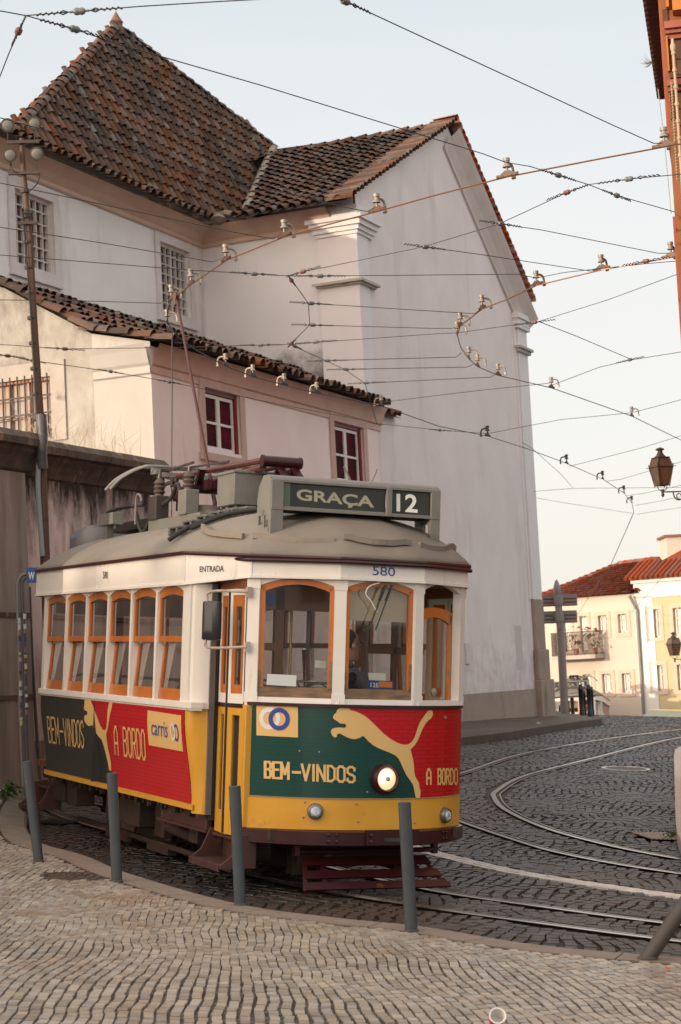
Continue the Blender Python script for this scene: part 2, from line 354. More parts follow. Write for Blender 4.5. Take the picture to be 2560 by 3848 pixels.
def lay(x0, x1, y0, y1, w, l, lean, wob, keep):
    # columns run away from the viewer and wander; stones of a column lie side by side
    out = []
    nc = int((x1-x0)/w); ny = int((y1-y0)/l)
    i, j = np.meshgrid(np.arange(nc), np.arange(ny)); i = i.ravel(); j = j.ravel()
    v = y0+(j+rng.random(len(i))*.25+.5*(i % 2)+.37*(np.sin(i*12.9)*.5))*l; uu = x0+(i+.5)*w
    rw = np.random.default_rng(5); KX, KY, PH = rw.uniform(-4.5, 4.5, 14), np.concatenate([rw.uniform(.7, 2.5, 4), rw.uniform(3, 7, 5), rw.uniform(8, 15, 5)]), rw.uniform(0, 6.28, 14); AM = np.array([.8]*4+[.34]*5+[.13]*5)
    wav = lambda u, v: wob*sum(a*np.sin(kx*u+ky*v+p) for a, kx, ky, p in zip(AM, KX, KY, PH))
    x = uu+wav(uu, v)+lean(uu, v)+rng.normal(0, w*.035, len(i))
    dv = .02; sl = (wav(uu, v+dv)+lean(uu, v+dv)-wav(uu, v-dv)-lean(uu, v-dv))/(2*dv)
    ang = -np.arctan(sl)
    k = keep(x, v); return x[k], v[k], .75*ang[k]
PAVS = mat('limestone_setts', (.37, .325, .27), .33, (.235, .195, .155), 2.2, 8, .6, .35, 120, island=.30, dirt=(.24, .15, .10), dscale=1.4, dlo=.58, dhi=.72)
def keep_p(x, y):
    P = np.stack([x, y], 1); d = poly_dist(P, KERB)
    return (d < -.31) & (np.hypot((x-SWM[0])/.30, (y-SWM[1])/.30) > 1) & (x > -8.2) & (np.abs(x) < .22*y+2.6)
SWM = gnd(285, 3290, KH)[:2]
x, y, a = lay(-8, 5.6, 8.0, 23., .056, .088, lambda u, v: -.20*(v-11)*np.clip((u+1.5)/3., -.25, 1.3)-.02*(v-11), .0145, keep_p)
stone_obj('sidewalk_cobbles', *stones(x, y, a, .0505, .0850, lambda x, y: G(x, y)+KH, h=.007, ch=.07, jit=.07, lf=.003), PAVS)
# ---- rails (lines in the street), from the photograph onto the street surface
def T2W(x, y, z=0): return TR+RW@np.array([x, y, z])
r1 = [T2W(*q)[:2] for q in ((-9, -3.2), (-6, -1.55), (-3, -.72), (0, -.5), (2, -.47), (3.77, -.465), (5.0, -.34), (6.31, .078), (7.36, .547), (8.25, 1.0), (10.2, 2.15), (13.5, 4.4))]
r2 = [T2W(*q)[:2] for q in ((-9, -2.2), (-6, -.62), (-3, .2), (0, .4), (2, .43), (3.6, .46), (5.39, .60), (6.575, 1.017), (7.578, 1.471), (9.3, 2.45), (12.5, 4.6))]
r3 = [gnd(*q)[:2] for q in ((1500, 2960), (1740, 2905), (1940, 2840), (2200, 2790), (2560, 2742), (2900, 2712))]
r4 = [gnd(*q)[:2] for q in ((2900, 2735), (2560, 2772), (2250, 2845), (1980, 2915), (1872, 2972), (1862, 3000), (1905, 3045), (2060, 3115), (2300, 3180), (2560, 3230), (2900, 3285))]
r5 = [gnd(*q)[:2] for q in ((1380, 2960), (1600, 3035), (1745, 3092), (1930, 3155), (2080, 3200), (2300, 3245), (2560, 3285), (2900, 3330))]
RAILS = [np.array(catmull(q, 10)) for q in (r1, r2, r3, r4, r5)]
RTOP = mat('rail_steel', (.42, .39, .36), .22, (.28, .25, .22), 14, 6, .6, metal=.85)
RGRV = mat('rail_groove', (.03, .024, .02), .7, (.07, .045, .03), 9)
RLABEL = ['grooved steel rail nearest the pavement, running under the yellow tram', 'grooved steel rail under the tram between its wheels and the white stone line',
          'outer steel rail of the curve sweeping up the hill past the church', 'inner steel rail bending tightly round the brown cobbled corner',
          'worn steel rail lying between the white stone line and the tight bend']
for L_, lab, sgn in zip(RAILS, RLABEL, (1, 1, -1, 1, 1)):
    o = [offset_line(L_, d*sgn) for d in (-.045, .02, .024, .062, .066, .085)]
    b = MB(); hs = (.007, .007, -.014, -.014, .004, .004)
    rings = [[(o[k][i][0], o[k][i][1], G(*o[k][i])+hs[k]) for k in range(6)] for i in range(len(L_))]
    n = len(L_)
    for k in range(5):
        b.mi = 1 if k in (1, 2, 3) else 0
        b.loft([[r_[k], r_[k+1]] for r_ in rings], closed=False)
    tag(b.build('tram_rail', [RTOP, RGRV]), lab, 'rail', 'steel rails set in the street')
# ---- white line of pale setts across the road
WL = np.array(catmull([gnd(*q)[:2] for q in ((1350, 3120), (1500, 3168), (1660, 3212), (1900, 3268), (2200, 3318), (2560, 3368), (2900, 3410))], 10))
def clear(x, y):
    P = np.stack([x, y], 1); k = poly_dist(P, KERB) > .05
    for L_ in RAILS: k &= np.abs(poly_dist(P, L_)) > .125
    return k
FK = [(1560, 2800), (1745, 2771), (1900, 2754), (2040, 2732), (2180, 2712), (2262, 2702)]
def keep_r(x, y):
    P = np.stack([x, y], 1)
    k = clear(x, y) & (np.abs(poly_dist(P, WL)) > .15) & (x > -.24*y-.5) & (x < .215*y+1.0)
    _fp = np.array([gnd(*q, .13)[:2] for q in FK]); k &= (y < 29) | (x > np.interp(y, _fp[:, 1], _fp[:, 0])+.08)
    for cx_, cy_, r_ in HOLES: k &= np.hypot(x-cx_, y-cy_) > r_
    return k
MH2 = gnd(2352, 2888)[:2]; _gr = gnd(2478, 3142); HOLES = [(MH2[0], MH2[1], .40), (_gr[0], _gr[1]-.25, .28), (_gr[0], _gr[1]+.25, .28), (_gr[0], _gr[1], .28)]
SETT = mat('granite_sett_stones', (.046, .038, .033), .44, (.019, .017, .016), 3, 8, .6, .45, 120, island=.42, dirt=(.060, .038, .027), dscale=.35, dlo=.50, dhi=.62)
x, y, a = lay(-5.5, 12, 10.2, 51.5, .098, .128, lambda u, v: .24*(v-14), .045, keep_r)
stone_obj('road_cobbles', *stones(x, y, a, .088, .124, G, h=.012, ch=.09, jit=.09, lf=.004), SETT)
LINEM = mat('white_setts', (.66, .62, .57), .6, (.50, .45, .39), 5, 8, .6, island=.15)
sl = np.zeros(len(WL)); 
for i in range(1, len(WL)): sl[i] = sl[i-1]+np.hypot(*(WL[i]-WL[i-1]))
px_, py_, pa_ = [], [], []
for row in (-.075, 0, .075):
    for s_ in np.arange(.05+abs(row), sl[-1]-.2, .118):
        i = min(np.searchsorted(sl, s_), len(WL)-1); d = nrm(WL[i]-WL[i-1]); q = WL[i-1]+d*(s_-sl[i-1])+np.array([-d[1], d[0]])*row
        px_.append(q[0]); py_.append(q[1]); pa_.append(math.atan2(d[1], d[0]))
k = clear(np.array(px_), np.array(py_))
stone_obj('road_marking', *stones(np.array(px_)[k], np.array(py_)[k], np.array(pa_)[k],   .114, .074, G, h=.008, lf=.002, jit=.05, ch=.05), LINEM, 'structure')
WL2 = [gnd(*q) for q in ((1560, 2890), (1745, 2842), (1930, 2800), (2110, 2780), (2330, 2746))]
b = MB(); w2 = np.array(catmull([q[:2] for q in WL2], 8)); o1, o2 = offset_line(w2, .09), offset_line(w2, -.09)
b.loft([[(p[0], p[1], G(*p)-.014), (q[0], q[1], G(*q)-.014)] for p, q in zip(o1, o2)], closed=False)
struct(b.build('road_line', mat('worn_line', (.30, .24, .20), .8, (.10, .085, .075), 3, 8, .4)))
# ---- iron covers and grates
def cover(c, r_, h, lab, mm, rim):
    b = MB(); n = 40; z = lambda p: G(p[0], p[1])+h
    ring = lambda rr, dz: [(c[0]+rr*math.cos(t), c[1]+rr*math.sin(t), z((c[0]+rr*math.cos(t), c[1]+rr*math.sin(t)))+dz) for t in np.arange(n)*2*math.pi/n]
    b.loft([ring(.001, -.004), ring(r_*.86, -.004)]); b.mi = 1; b.loft([ring(r_*.86, -.004), ring(r_*.87, .002), ring(r_, .002), ring(r_*1.01, -.03)])
    tag(b.build('manhole_cover', [mm, rim]), lab, 'manhole cover')
CASTI = mat('cast_iron', (.05, .036, .028), .6, (.085, .055, .038), 9, 6, .6, .9, 110)
cover(SWM, .28, KH-.004, 'dark round iron cover set in the pale pavement between two bollards', CASTI, CASTI)
cover(MH2, .38, .002, 'round iron cover with pale rim in the brown cobbles of the bend', mat('cover_fill', (.06, .042, .034), .6, (.035, .027, .022), 6), RTOP)
def grate(px, wid, dep, ang, lab, bars, mm):
    c = gnd(*px); g = thing('drain_grate', lab, 'drain grate', (c[0], c[1], G(c[0], c[1]))); ca, sa = math.cos(ang), math.sin(ang)
    tilt = Matrix.Rotation(ang, 4, 'Z'); W = lambda p: tilt@Vector(p)+Vector((0, 0, -.0776*(tilt@Vector(p))[0]))
    b = MB(); b.box((-wid/2-.03, -dep/2-.03, -.02), (wid/2+.03, dep/2+.03, .0), W); b.build('pit', mat('pit_black', (.006, .005, .004), 1., spec=0.), g)
    for k in range(bars):
        x0 = -wid/2+wid*(k+.3)/bars; MB().box((x0, -dep/2, .0), (x0+wid/bars*.42, dep/2, .012), W).build('bar', mm, g)
grate((2476, 3142), .42, .90, R(6), 'iron drain grate with pale bars beside the white kerb island', 9, mat('bar_pale', (.55, .48, .42), .5, (.25, .17, .12), 8))
grate((228, 3088), .36, .66, R(-20), 'dark iron drain grate on the road behind the tram', 8, IRON)
# ---- far pavement by the church with its kerb, and the pale traffic island
def slab(name, px, h, m, off=0.13, extra=()):
    P = [gnd(*q, off)[:2] for q in px]+[np.array(q) for q in extra]; P = np.array(P); b = MB()
    top = [(p[0], p[1], G(*p)+off) for p in P]; b.sheet(top); n = len(P)
    for i in range(n):
        p, q = top[i], top[(i+1) % n]; b.add([p, q, (q[0], q[1], q[2]-off-.1), (p[0], p[1], p[2]-off-.1)], [(0, 1, 2, 3)])
    return b.build(name, m)
fk = [(1560, 2800), (1745, 2771), (1900, 2754), (2040, 2732), (2180, 2712), (2262, 2702)]
FP = [gnd(*q, .13)[:2] for q in fk]
b = MB(); back = [np.array(p) for p in ((-.9, 32.5), (1.9, 38.6), (3.1, 41.2), (4.1, 43.3), (4.75, 44.6), (5.3, 49.6))]
b.loft([[(p[0], p[1], G(*p)+.13), (q[0], q[1], G(*q)+.13)] for p, q in zip(FP, back)], closed=False)
struct(b.build('pavement', sett_mat('far_pavement', (.14, .105, .085), (.10, .078, .063), (.4, .35, .3), .1, .1, .3, 0)))
b = MB(); b.loft([[(p[0], p[1], G(*p)-.05), (p[0], p[1], G(*p)+.126), (p[0]-.05*0, p[1]+.02, G(*p)+.138), (q[0], q[1], G(*q)+.138)] for p, q in zip(FP, [p+np.array([-.02, .28]) for p in FP])], closed=False)
e_ = FP[-1]; 
struct(b.build('church_kerb', mat('kerb_dark', (.09, .055, .045), .8, (.055, .036, .028), 5)))
ISL = mat('island_stone', (.60, .53, .47), .8, (.50, .41, .34), 2.2, 8, .6, .3, 80, stretch=(.5, 3, 1), dirt=(.34, .22, .15), dscale=2.2, dlo=.60, dhi=.78, dstretch=(.4, 2.5, 1))
ip = [(2570, 2802), (2548, 2808), (2537, 2818), (2533, 2840), (2535, 2920), (2537, 3020), (2540, 3090), (2546, 3130), (2560, 3160), (2600, 3190)]
P_ = [gnd(*q, .15) for q in ip]
b = MB(); cen = np.mean(P_, 0)[:2]
o = slab('traffic_island', ip, 0, ISL, .15, extra=((P_[-1][0]+2.6, P_[-1][1]+.3), (P_[0][0]+2.6, P_[0][1]+.4))); struct(o)
tag(o, 'pale worn stone traffic island with a rounded corner in the bend', 'traffic island')
# ================================================================== BUILDINGS
K = 2560/1568.
TH = R(24); A = np.array([math.sin(TH), math.cos(TH), 0]); NA = np.array([A[1], -A[0], 0]); NB = -A   # the church walls: along A (facing NA) and across (facing NB)
GP = atY(2062, 2692, 44)                        # foot of the church's far corner
onG = lambda px, py, d=0: hitp(px, py, GP+NA*d, NA)
PC = onG(1340, 850); WB = hitp(760, 870, PC, NB)  # near corner of the gable wall, inner corner with the tower
onB = lambda px, py, d=0: hitp(px, py, PC+NB*d, NB)
onT = lambda px, py, d=0: hitp(px, py, WB+NA*d, NA)
PK = GP+NA*1.0; onP = lambda px, py, d=0: hitp(px, py, PK+NA*d, NA)
PN = onP(563, 1275); onE = lambda px, py, d=0: hitp(px, py, PN+NB*d, NB)
def wz(p, z): return np.array([p[0], p[1], z])
class Frame:                                    # wall frame: s along d, z up, n outward
    def __init__(s, o, d, n): s.o, s.d, s.n = np.array([o[0], o[1], 0.]), np.array(d, float), np.array(n, float)
    def P(s, a, z, off=0): return s.o+s.d*a+s.n*off+np.array([0, 0, z])
    def uv(s, p): return float((np.array(p)-s.o)@s.d), float(p[2])
    def box(s, mb, a0, a1, z0, z1, o0, o1): return mb.box((a0, z0, o0), (a1, z1, o1), lambda q: tuple(s.P(q[0], q[1], q[2])))
def wall(fr, s0, s1, z0, z1, holes, dep=.25, mb=None):
    b = mb or MB(); S_ = sorted({s0, s1, *[h[0] for h in holes], *[h[1] for h in holes]}); Z_ = sorted({z0, z1, *[h[2] for h in holes], *[h[3] for h in holes]})
    for a, c in zip(S_[:-1], S_[1:]):
        for e_, f_ in zip(Z_[:-1], Z_[1:]):
            m_ = ((a+c)/2, (e_+f_)/2)
            if any(h[0] < m_[0] < h[1] and h[2] < m_[1] < h[3] for h in holes): continue
            b.add([fr.P(a, e_), fr.P(c, e_), fr.P(c, f_), fr.P(a, f_)], [(0, 1, 2, 3)])
    for h in holes:
        q = [(h[0], h[2]), (h[1], h[2]), (h[1], h[3]), (h[0], h[3])]
        for i in range(4): p, r_ = q[i], q[(i+1) % 4]; b.add([fr.P(*p), fr.P(*r_), fr.P(*r_, -dep), fr.P(*p, -dep)], [(0, 1, 2, 3)])
    return b
def hole(fr, on, pts):                           # pixel corners -> rectangle in the wall frame
    q = [fr.uv(on(*p)) for p in pts]; a = [x[0] for x in q]; z = [x[1] for x in q]
    a.sort(); z.sort(); return ((a[0]+a[1])/2, (a[2]+a[3])/2, (z[0]+z[1])/2, (z[2]+z[3])/2)
def tiles(b, O, e, up, poly, cs=.25, rl=.36, r0=.098, r1=.078, ln=.47, seg=6, mi=0, jit=1.):
    # rows of half round tiles over a planar patch; poly in (along eave, up the slope) coordinates
    e, up = nrm(e), nrm(up); n = np.cross(e, up); n = n if n[2] > 0 else -n; P = np.array(poly); b.mi = mi
    def inside(x, y):
        c = False
        for i in range(len(P)):
            (x0, y0), (x1, y1) = P[i], P[i-1]
            if (y0 > y) != (y1 > y) and x < (x1-x0)*(y-y0)/(y1-y0)+x0: c = not c
        return c
    for i in range(int((P[:, 0].max()-P[:, 0].min())/cs)+1):
        for j in range(int((P[:, 1].max()-P[:, 1].min())/rl)+1):
            x = P[:, 0].min()+(i+.5)*cs; y = P[:, 1].min()+(j+.02)*rl
            if not inside(x, y+rl*.45): continue
            x += random.gauss(0, .010*jit)+.012*math.sin(j*.9+i)*jit; tw = random.gauss(0, .025*jit); y += random.gauss(0, .012*jit); lf = random.gauss(.012, .006*jit)
            vs = []
            for (yy, rr, h) in ((y, r0, .03+lf), (y+ln, r1, .0)):
                for k in range(seg+1):
                    t = math.pi*k/seg; vs.append(O+e*(x+tw*(yy-y)-rr*math.cos(t))+up*yy+n*(rr*math.sin(t)*1.15+h))
            m_ = seg+1; fs = [(k, k+1, m_+k+1, m_+k) for k in range(seg)]
            vs += [O+e*(x+c*(r0-.02))+up*(y+.004)+n*.02 for c in (-1, 1)]
            b.add(vs, fs)
    b.mi = mi+1; b.sheet([O+e*x+up*y+n*.012 for x, y in poly]); b.mi = mi
def ridge(b, p, q, r=.13, ln=.42, mi=0):
    p, q = np.array(p), np.array(q); L_ = np.linalg.norm(q-p); d = (q-p)/L_; a = nrm(np.cross(d, (0, 0, 1))); n = np.cross(a, d); n = n if n[2] > 0 else -n; b.mi = mi
    for i in range(int(L_/(ln*.8))):
        o = p+d*(i*ln*.8); vs = []
        for (t0, rr, h) in ((0, r, .03), (ln, r*.85, 0)):
            for k in range(8): t = math.pi*k/7; vs.append(o+d*t0+a*(rr*math.cos(t))*1.05+n*(rr*math.sin(t)*.8+h+random.gauss(0, .006)))
        b.add(vs, [(k, k+1, 9+k-0, 8+k) for k in range(7)])
WHITEM = mat('plaster_mouldy', (.76, .74, .75), .9, (.68, .655, .66), .8, 6, .5, .25, 60)
def add_mould(m, za, zb, col=(.07, .064, .058), hi=.30):
    N = m.node_tree.nodes; L = m.node_tree.links; b = N['Principled BSDF']; src = b.inputs['Base Color'].links[0].from_socket
    t = N.new('ShaderNodeTexCoord'); sp_ = N.new('ShaderNodeSeparateXYZ'); L.new(t.outputs['Object'], sp_.inputs[0]); n = N.new('ShaderNodeTexNoise'); n.inputs['Scale'].default_value = 2.6; n.inputs['Detail'].default_value = 9; n.inputs['Roughness'].default_value = .7; L.new(t.outputs['Object'], n.inputs[0])
    r_ = N.new('ShaderNodeMapRange'); r_.inputs[1].default_value = za; r_.inputs[2].default_value = zb; r_.inputs[3].default_value = hi; r_.inputs[4].default_value = -.40; L.new(sp_.outputs[2], r_.inputs[0])
    a = N.new('ShaderNodeMath'); a.operation = 'ADD'; L.new(r_.outputs[0], a.inputs[0]); L.new(n.outputs[0], a.inputs[1]); q = N.new('ShaderNodeMapRange'); q.inputs[1].default_value = .42; q.inputs[2].default_value = .86; L.new(a.outputs[0], q.inputs[0])
    x = N.new('ShaderNodeMix'); x.data_type = 'RGBA'; x.inputs[7].default_value = col+(1,); L.new(q.outputs[0], x.inputs[0]); L.new(src, x.inputs[6]); L.new(x.outputs[2], b.inputs['Base Color'])
add_mould(WHITEM, 7.7, 9.1); add_mould(GABLE, .8, 4.6, (.42, .345, .325), .22)
# ---------------- church -------------------------------------------------
church = thing('church', 'tall white church with steep tiled tower roof and blank mauve gable wall', 'church', (PC[0], PC[1], 0))
def part(b, name, m, parent=church, **k): return recenter(b.build(name, m, None, **k), parent)
FG = Frame(PC, A, NA); sR = FG.uv(GP)[0]-.19
apx = onG(1680, 474); sA, zA = FG.uv(apx); zE = 10.62
b = MB(); b.add([FG.P(0, -.5), FG.P(sR, -.5), FG.P(sR, zE+.12), FG.P(sA, zA+.05), FG.P(0, zE+.62)], [(0, 1, 2, 3, 4)])
b.add([FG.P(sR, -.5, -9), FG.P(sR, zE, -9), FG.P(sR, zE), FG.P(sR, -.5)], [(0, 1, 2, 3)])
part(b, 'gable_wall', GABLE)
FT = Frame(WB, -A, NA)                           # tower wall running back towards the viewer
hl = [hole(FT, onT, [(48, 705), (196, 762), (203, 1038), (60, 985)]), hole(FT, onT, [(597, 903), (708, 952), (719, 1200), (606, 1162)])]
b = wall(FT, 0, 11.5, 3, 10.95, hl, .18)
part(b, 'tower_wall', WHITE)
FB = Frame(WB, nrm(PC-WB)*np.array([1, 1, 0]), NB); LB = FB.uv(PC)[0]
b = MB(); b.add([FB.P(0, 3), FB.P(LB, 3), FB.P(LB, 11.2), FB.P(0, 10.95)], [(0, 1, 2, 3)]); part(b, 'nave_wall', WHITEM)
# small paned windows of the tower
MUNT = mat('window_bars_white', (.64, .61, .58), .6, (.50, .46, .42), 9)
SPANE = mat('church_pane', (.065, .06, .058), .2, (.10, .028, .03), 1.3, 4, .3, spec=.2)
for h, nx, nz in ((hl[0], 6, 6), (hl[1], 6, 7)):
    a0, a1, z0, z1 = h; b = MB()
    for lo, hi, zl, zh in ((a0, a0+.05, z0, z1), (a1-.05, a1, z0, z1), (a0+.05, a1-.05, z0, z0+.05), (a0+.05, a1-.05, z1-.05, z1)): FT.box(b, lo, hi, zl, zh, -.16, -.06)
    for i in range(1, nx):
        s_ = a0+(a1-a0)*i/nx; w_ = .010 if i != nx//2 else .026; FT.box(b, s_-w_, s_+w_, z0+.05, z1-.05, -.15, -.075)
    for i in range(1, nz): s_ = z0+(z1-z0)*i/nz; FT.box(b, a0+.05, a1-.05, s_-.010, s_+.010, -.15, -.078)
    f = part(b, 'window', MUNT); b = MB(); FT.box(b, a0+.02, a1-.02, z0+.02, z1-.02, -.17, -.13); p = recenter(b.build('pane', SPANE), church); p.parent = f
    b = MB(); w_ = .17
    for lo, hi, zl, zh in ((a0-w_, a0, z0-w_, z1+w_), (a1, a1+w_, z0-w_, z1+w_), (a0, a1, z1, z1+w_), (a0, a1, z0-w_, z0)): FT.box(b, lo, hi, zl, zh, .003, .035)
    FT.box(b, a0-w_-.02, a1+w_+.02, z0-w_-.05, z0-w_-.005, .003, .06)
    part(b, 'window_surround', mat('surround_pale', (.66, .62, .61), .9, (.54, .49, .47), 4, 6, .6))
# cornice and cove under the eaves
def cornice(fr, s0, s1, z, mb, prof=((.02, -.36), (.05, -.33), (.05, -.28), (.03, -.26), (.14, -.14), (.30, -.03), (.34, 0))):
    mb.loft([[fr.P(s0-(q[0] if s0 > 99 else 0), z+q[1], q[0]) for q in prof], [fr.P(s1, z+q[1], q[0]) for q in prof]], closed=False)
b = MB(); cornice(FT, -.0, 11.5, 10.95, b); cornice(FB, 0, LB-.45, 10.95, b); part(b, 'cornice', COVE_BOUNCE)
for z in (10.42, 10.48):
    pass
# pilasters at the gable's two corners, each with capital and string moulding
PIL = mat('pilaster_white', (.76, .73, .735), .9, (.66, .62, .625), 1, 6, .6, .2, 60)
sm = FB.uv(onB(1215, 1060))[0]
b = MB(); b.prism([FB.P(sm-.02, 3, .07), FB.P(LB+.07, 3, .07), FB.P(LB+.07, 3, -.45), FB.P(LB-.2, 3, -.45)], (0, 0, 7.55))
part(b, 'pilaster', PIL)
def mould(b, z0, prof, pil=.07, wid=None):
    for (o, za, zb) in prof: b.prism([FB.P(sm-.02-o, z0+za, pil+o), FB.P(LB+pil+o, z0+za, pil+o), FB.P(LB+pil+o, z0+za, -.62-o), FB.P(LB-.15, z0+za, -.62-o)], (0, 0, zb-za))
b = MB(); zc = FG.uv(onG(1362, 870))[1]; mould(b, zc, ((.03, -.10, -.03), (.07, -.03, .06), (.12, .06, .16), (.17, .16, .24), (.04, .24, .46))); part(b, 'capital', PIL)
b = MB(); zc2 = FG.uv(onG(1345, 1058))[1]; mould(b, zc2, ((.05, -.04, .0), (.11, .0, .05))); part(b, 'string_moulding', STONE)
b = MB(); FG.box(b, sR-.62, sR+.05, 3.62, zE-.25, -.3, .06)
FG.box(b, sR-.75, sR-.645, 3.62, zE-.3, -.2, .03); part(b, 'pilaster', PIL)
b = MB(); FG.box(b, sR-.72, sR+.16, zE-.62, zE-.54, -.3, .12); FG.box(b, sR-.74, sR+.15, zE-.54, zE-.40, -.3, .13)
FG.box(b, sR-.78, sR+.20, zE-.40, zE-.28, -.3, .17); part(b, 'capital', PIL)
zs = FG.uv(onG(1905, 1292))[1]; b = MB(); FG.box(b, sR-.72, sR+.14, zs-.1, zs-.02, -.3, .12); FG.box(b, sR-.76, sR+.20, zs-.02, zs+.04, -.3, .17); part(b, 'string_moulding', STONE)
# stone foot of the corner and the low plinth
b = MB(); FG.box(b, sR-.62, sR+.09, 2.45, 3.62, -.3, .075); FG.box(b, sR-.68, sR+.17, 1.75, 2.45, -.3, .12); FG.box(b, sR-.72, sR+.26, .2, 1.75, -.3, .17); part(b, 'corner_stone', PLINTH, bevel=.02)
b = MB(); FG.box(b, 0, sR-.73, .0, 1.55, -.1, .04); part(b, 'plinth', PLINTH)
b = MB(); FG.box(b, sR-1.9, sR-1.45, 2.0, 3.0, .0, .006); part(b, 'patch', mat('patch_grey', (.56, .50, .50), .9, (.5, .44, .44), 5))
b = MB(); q = FG.uv(onG(1755, 2455)); FG.box(b, q[0]-.12, q[0]+.12, q[1]-.22, q[1]+.22, 0, .03); part(b, 'utility_hatch', mat('hatch_white', (.66, .60, .61), .8, (.55, .5, .5), 6))
# raking cove along the gable
for (s0, z0, s1, z1) in ((sA, zA-.08, sR+.3, zE-.30),):
    P0, P1 = FG.P(s0, z0), FG.P(s1, z1); d = nrm(P1-P0); dn = np.cross(d, NA); dn = dn if dn[2] < 0 else -dn; b = MB()
    pr = ((.0, .62), (.05, .60), (.05, .54), (.03, .52), (.12, .30), (.26, .08), (.30, .0))
    b.loft([[p+NA*q[0]+dn*q[1] for q in pr] for p in (P0, P1)], closed=False); part(b, 'raking_cornice', mat('rake_cove', (.62, .55, .53), .9, (.52, .45, .43), 3))
# tower roof -------------------------------------------------
z_e = 11.0
e0 = onT(-220, 470, .42); e1 = onT(752, 866, .42); e0 = wz(e0, z_e); e1 = wz(e1, z_e)
eL = e0; k1 = wz(onT(5, 560, -.45), z_e+.42)      # foot of the steep part: a flatter skirt runs below it
inset = 2.4
d_ = ray(438, 104); t_ = (NA@(WB-CAM)-inset)/(NA@d_); APX = CAM+d_*t_
kz = z_e+.40; skin = -.55
_b = wz(WB, kz)+NA*skin; _n = nrm(np.cross(A, APX-_b))
def _kz(px, py): X = hitp(px, py, _b, _n); d = X-APX; return APX+d*((kz-APX[2])/d[2])
K0 = _kz(73, 473); K1 = _kz(1029, 563)
b = MB()
# skirt from eave to break line
upS = nrm((K0+K1)/2-NA*((K0-e0)@NA)-wz((K0+K1)/2, z_e)+np.array([0, 0, kz-z_e])) if False else nrm(-NA*(.42-skin)+np.array([0, 0, kz-z_e]))
ls = math.hypot(.42-skin, kz-z_e); O = e0; LE = float((e1-e0)@A)
tiles(b, O, A, upS, [(0, -.12), (LE+.25, -.12), (LE+1.3, ls), (0, ls)], cs=.245, r0=.084, r1=.068, rl=.27, ln=.36)
# steep face
s0 = float((K0-e0)@A); s1 = float((K1-e0)@A); Ob = wz(e0+NA*(skin-.42), kz)
upT = nrm((APX-Ob)-A*((APX-Ob)@A)); la = float((APX-Ob)@upT); sa = float((APX-Ob)@A)
RS = FG.P(sA, zA); RD = np.array([-A[1], A[0], 0])    # ridge of the nave runs back from the gable apex
XR = hitp(1029, 563, _b, _n); XV = hitp(930, 800, _b, _n); _q = lambda P: (float((P-Ob)@A), float((P-Ob)@upT))
s1 = _q(XV)[0]-.35
tiles(b, Ob, A, upT, [(s0, 0), (s1, 0), _q(XV+A*.25), _q(XR+A*.1), (sa, la)], cs=.245, rl=.285, r0=.084, r1=.068, ln=.38)
BK = K0+np.array([-.16, .987, 0])*5.6; BK[2] = kz
b.mi = 2; tl_e = nrm(K0-BK); nf = np.cross(tl_e, APX-BK)
upL = nrm((APX-BK)-tl_e*((APX-BK)@tl_e)); lb = float((APX-BK)@upL); sb_ = float((APX-BK)@tl_e)
tiles(b, BK, tl_e, upL, [(0, 0), (float((K0-BK)@tl_e), 0), (sb_, lb)], cs=.245, rl=.285, r0=.084, r1=.068, ln=.38, mi=0)
K1 = wz(XV, kz)+A*1.0; K2 = K1+RD*4.6
b.mi = 1; b.sheet([XR, K1, K2, APX]) if False else b.add([K1, K2, APX, XR], [(0, 1, 3), (1, 2, 3)]); b.sheet([K2, BK, APX]); b.sheet([wz(BK, kz), wz(K0, kz), wz(K0-A*6, kz), wz(BK-A*6, kz)])
b.sheet([wz(e0, kz+.05)-NA*1., Ob+A*s0, Ob+A*s0-NA*1.2-A*1, wz(e0, kz+.4)-NA*2.2])
ridge(b, K0, APX, .13); ridge(b, XR, APX, .13)
rf = part(b, 'tower_roof', [TILE, UNDER, UNDER], recalc=False)
b = MB(); b.lathe([(.16, -.10), (.16, .02), (.12, .10), (.15, .16), (.11, .22), (.05, .32), (.0, .42)], APX-np.array([0, 0, .05]), n=12)
fi = recenter(b.build('finial', mat('finial_clay', (.13, .085, .06), .9, (.20, .10, .06), 6)), church); fi.parent = rf
# nave roof: front slope with valley to the tower, and the far slope behind the ridge
VO = RS+NA*.07; eaZ = 10.95
hw = sA+.55; slope = nrm(np.array([0, 0, zA-eaZ+.0])+A*(hw)); lsl = math.hypot(hw, zA-eaZ)
O2 = VO-A*hw+np.array([0, 0, eaZ-zA]);           # eave end at the gable
b = MB(); LN = 7.8
vx = 4.15; 
_ns = nrm(np.cross(RD, slope)); _uv = lambda px, py: (float((hitp(px, py, O2, _ns)-O2)@RD), float((hitp(px, py, O2, _ns)-O2)@slope)); vT, vB = _uv(1029, 563), _uv(925, 795)
tiles(b, O2, RD, slope, [(0, -.1), (vB[0], -.1), vB, vT, (vT[0], lsl), (.0, lsl)], cs=.245, rl=.285, r0=.084, r1=.068, ln=.38)
hw2 = sR-sA+.22; sl2 = nrm(np.array([0, 0, zA-eaZ+.25])-A*hw2); l2 = math.hypot(hw2, zA-eaZ+.25); O3 = VO+A*hw2+np.array([0, 0, eaZ-.25-zA])
tiles(b, O3, RD, sl2, [(0, -.1), (5.6, -.1), (5.6, l2), (0, l2)], cs=.262, rl=.355)
ridge(b, VO-RD*.05, VO+RD*(vT[0]+.1), .14)
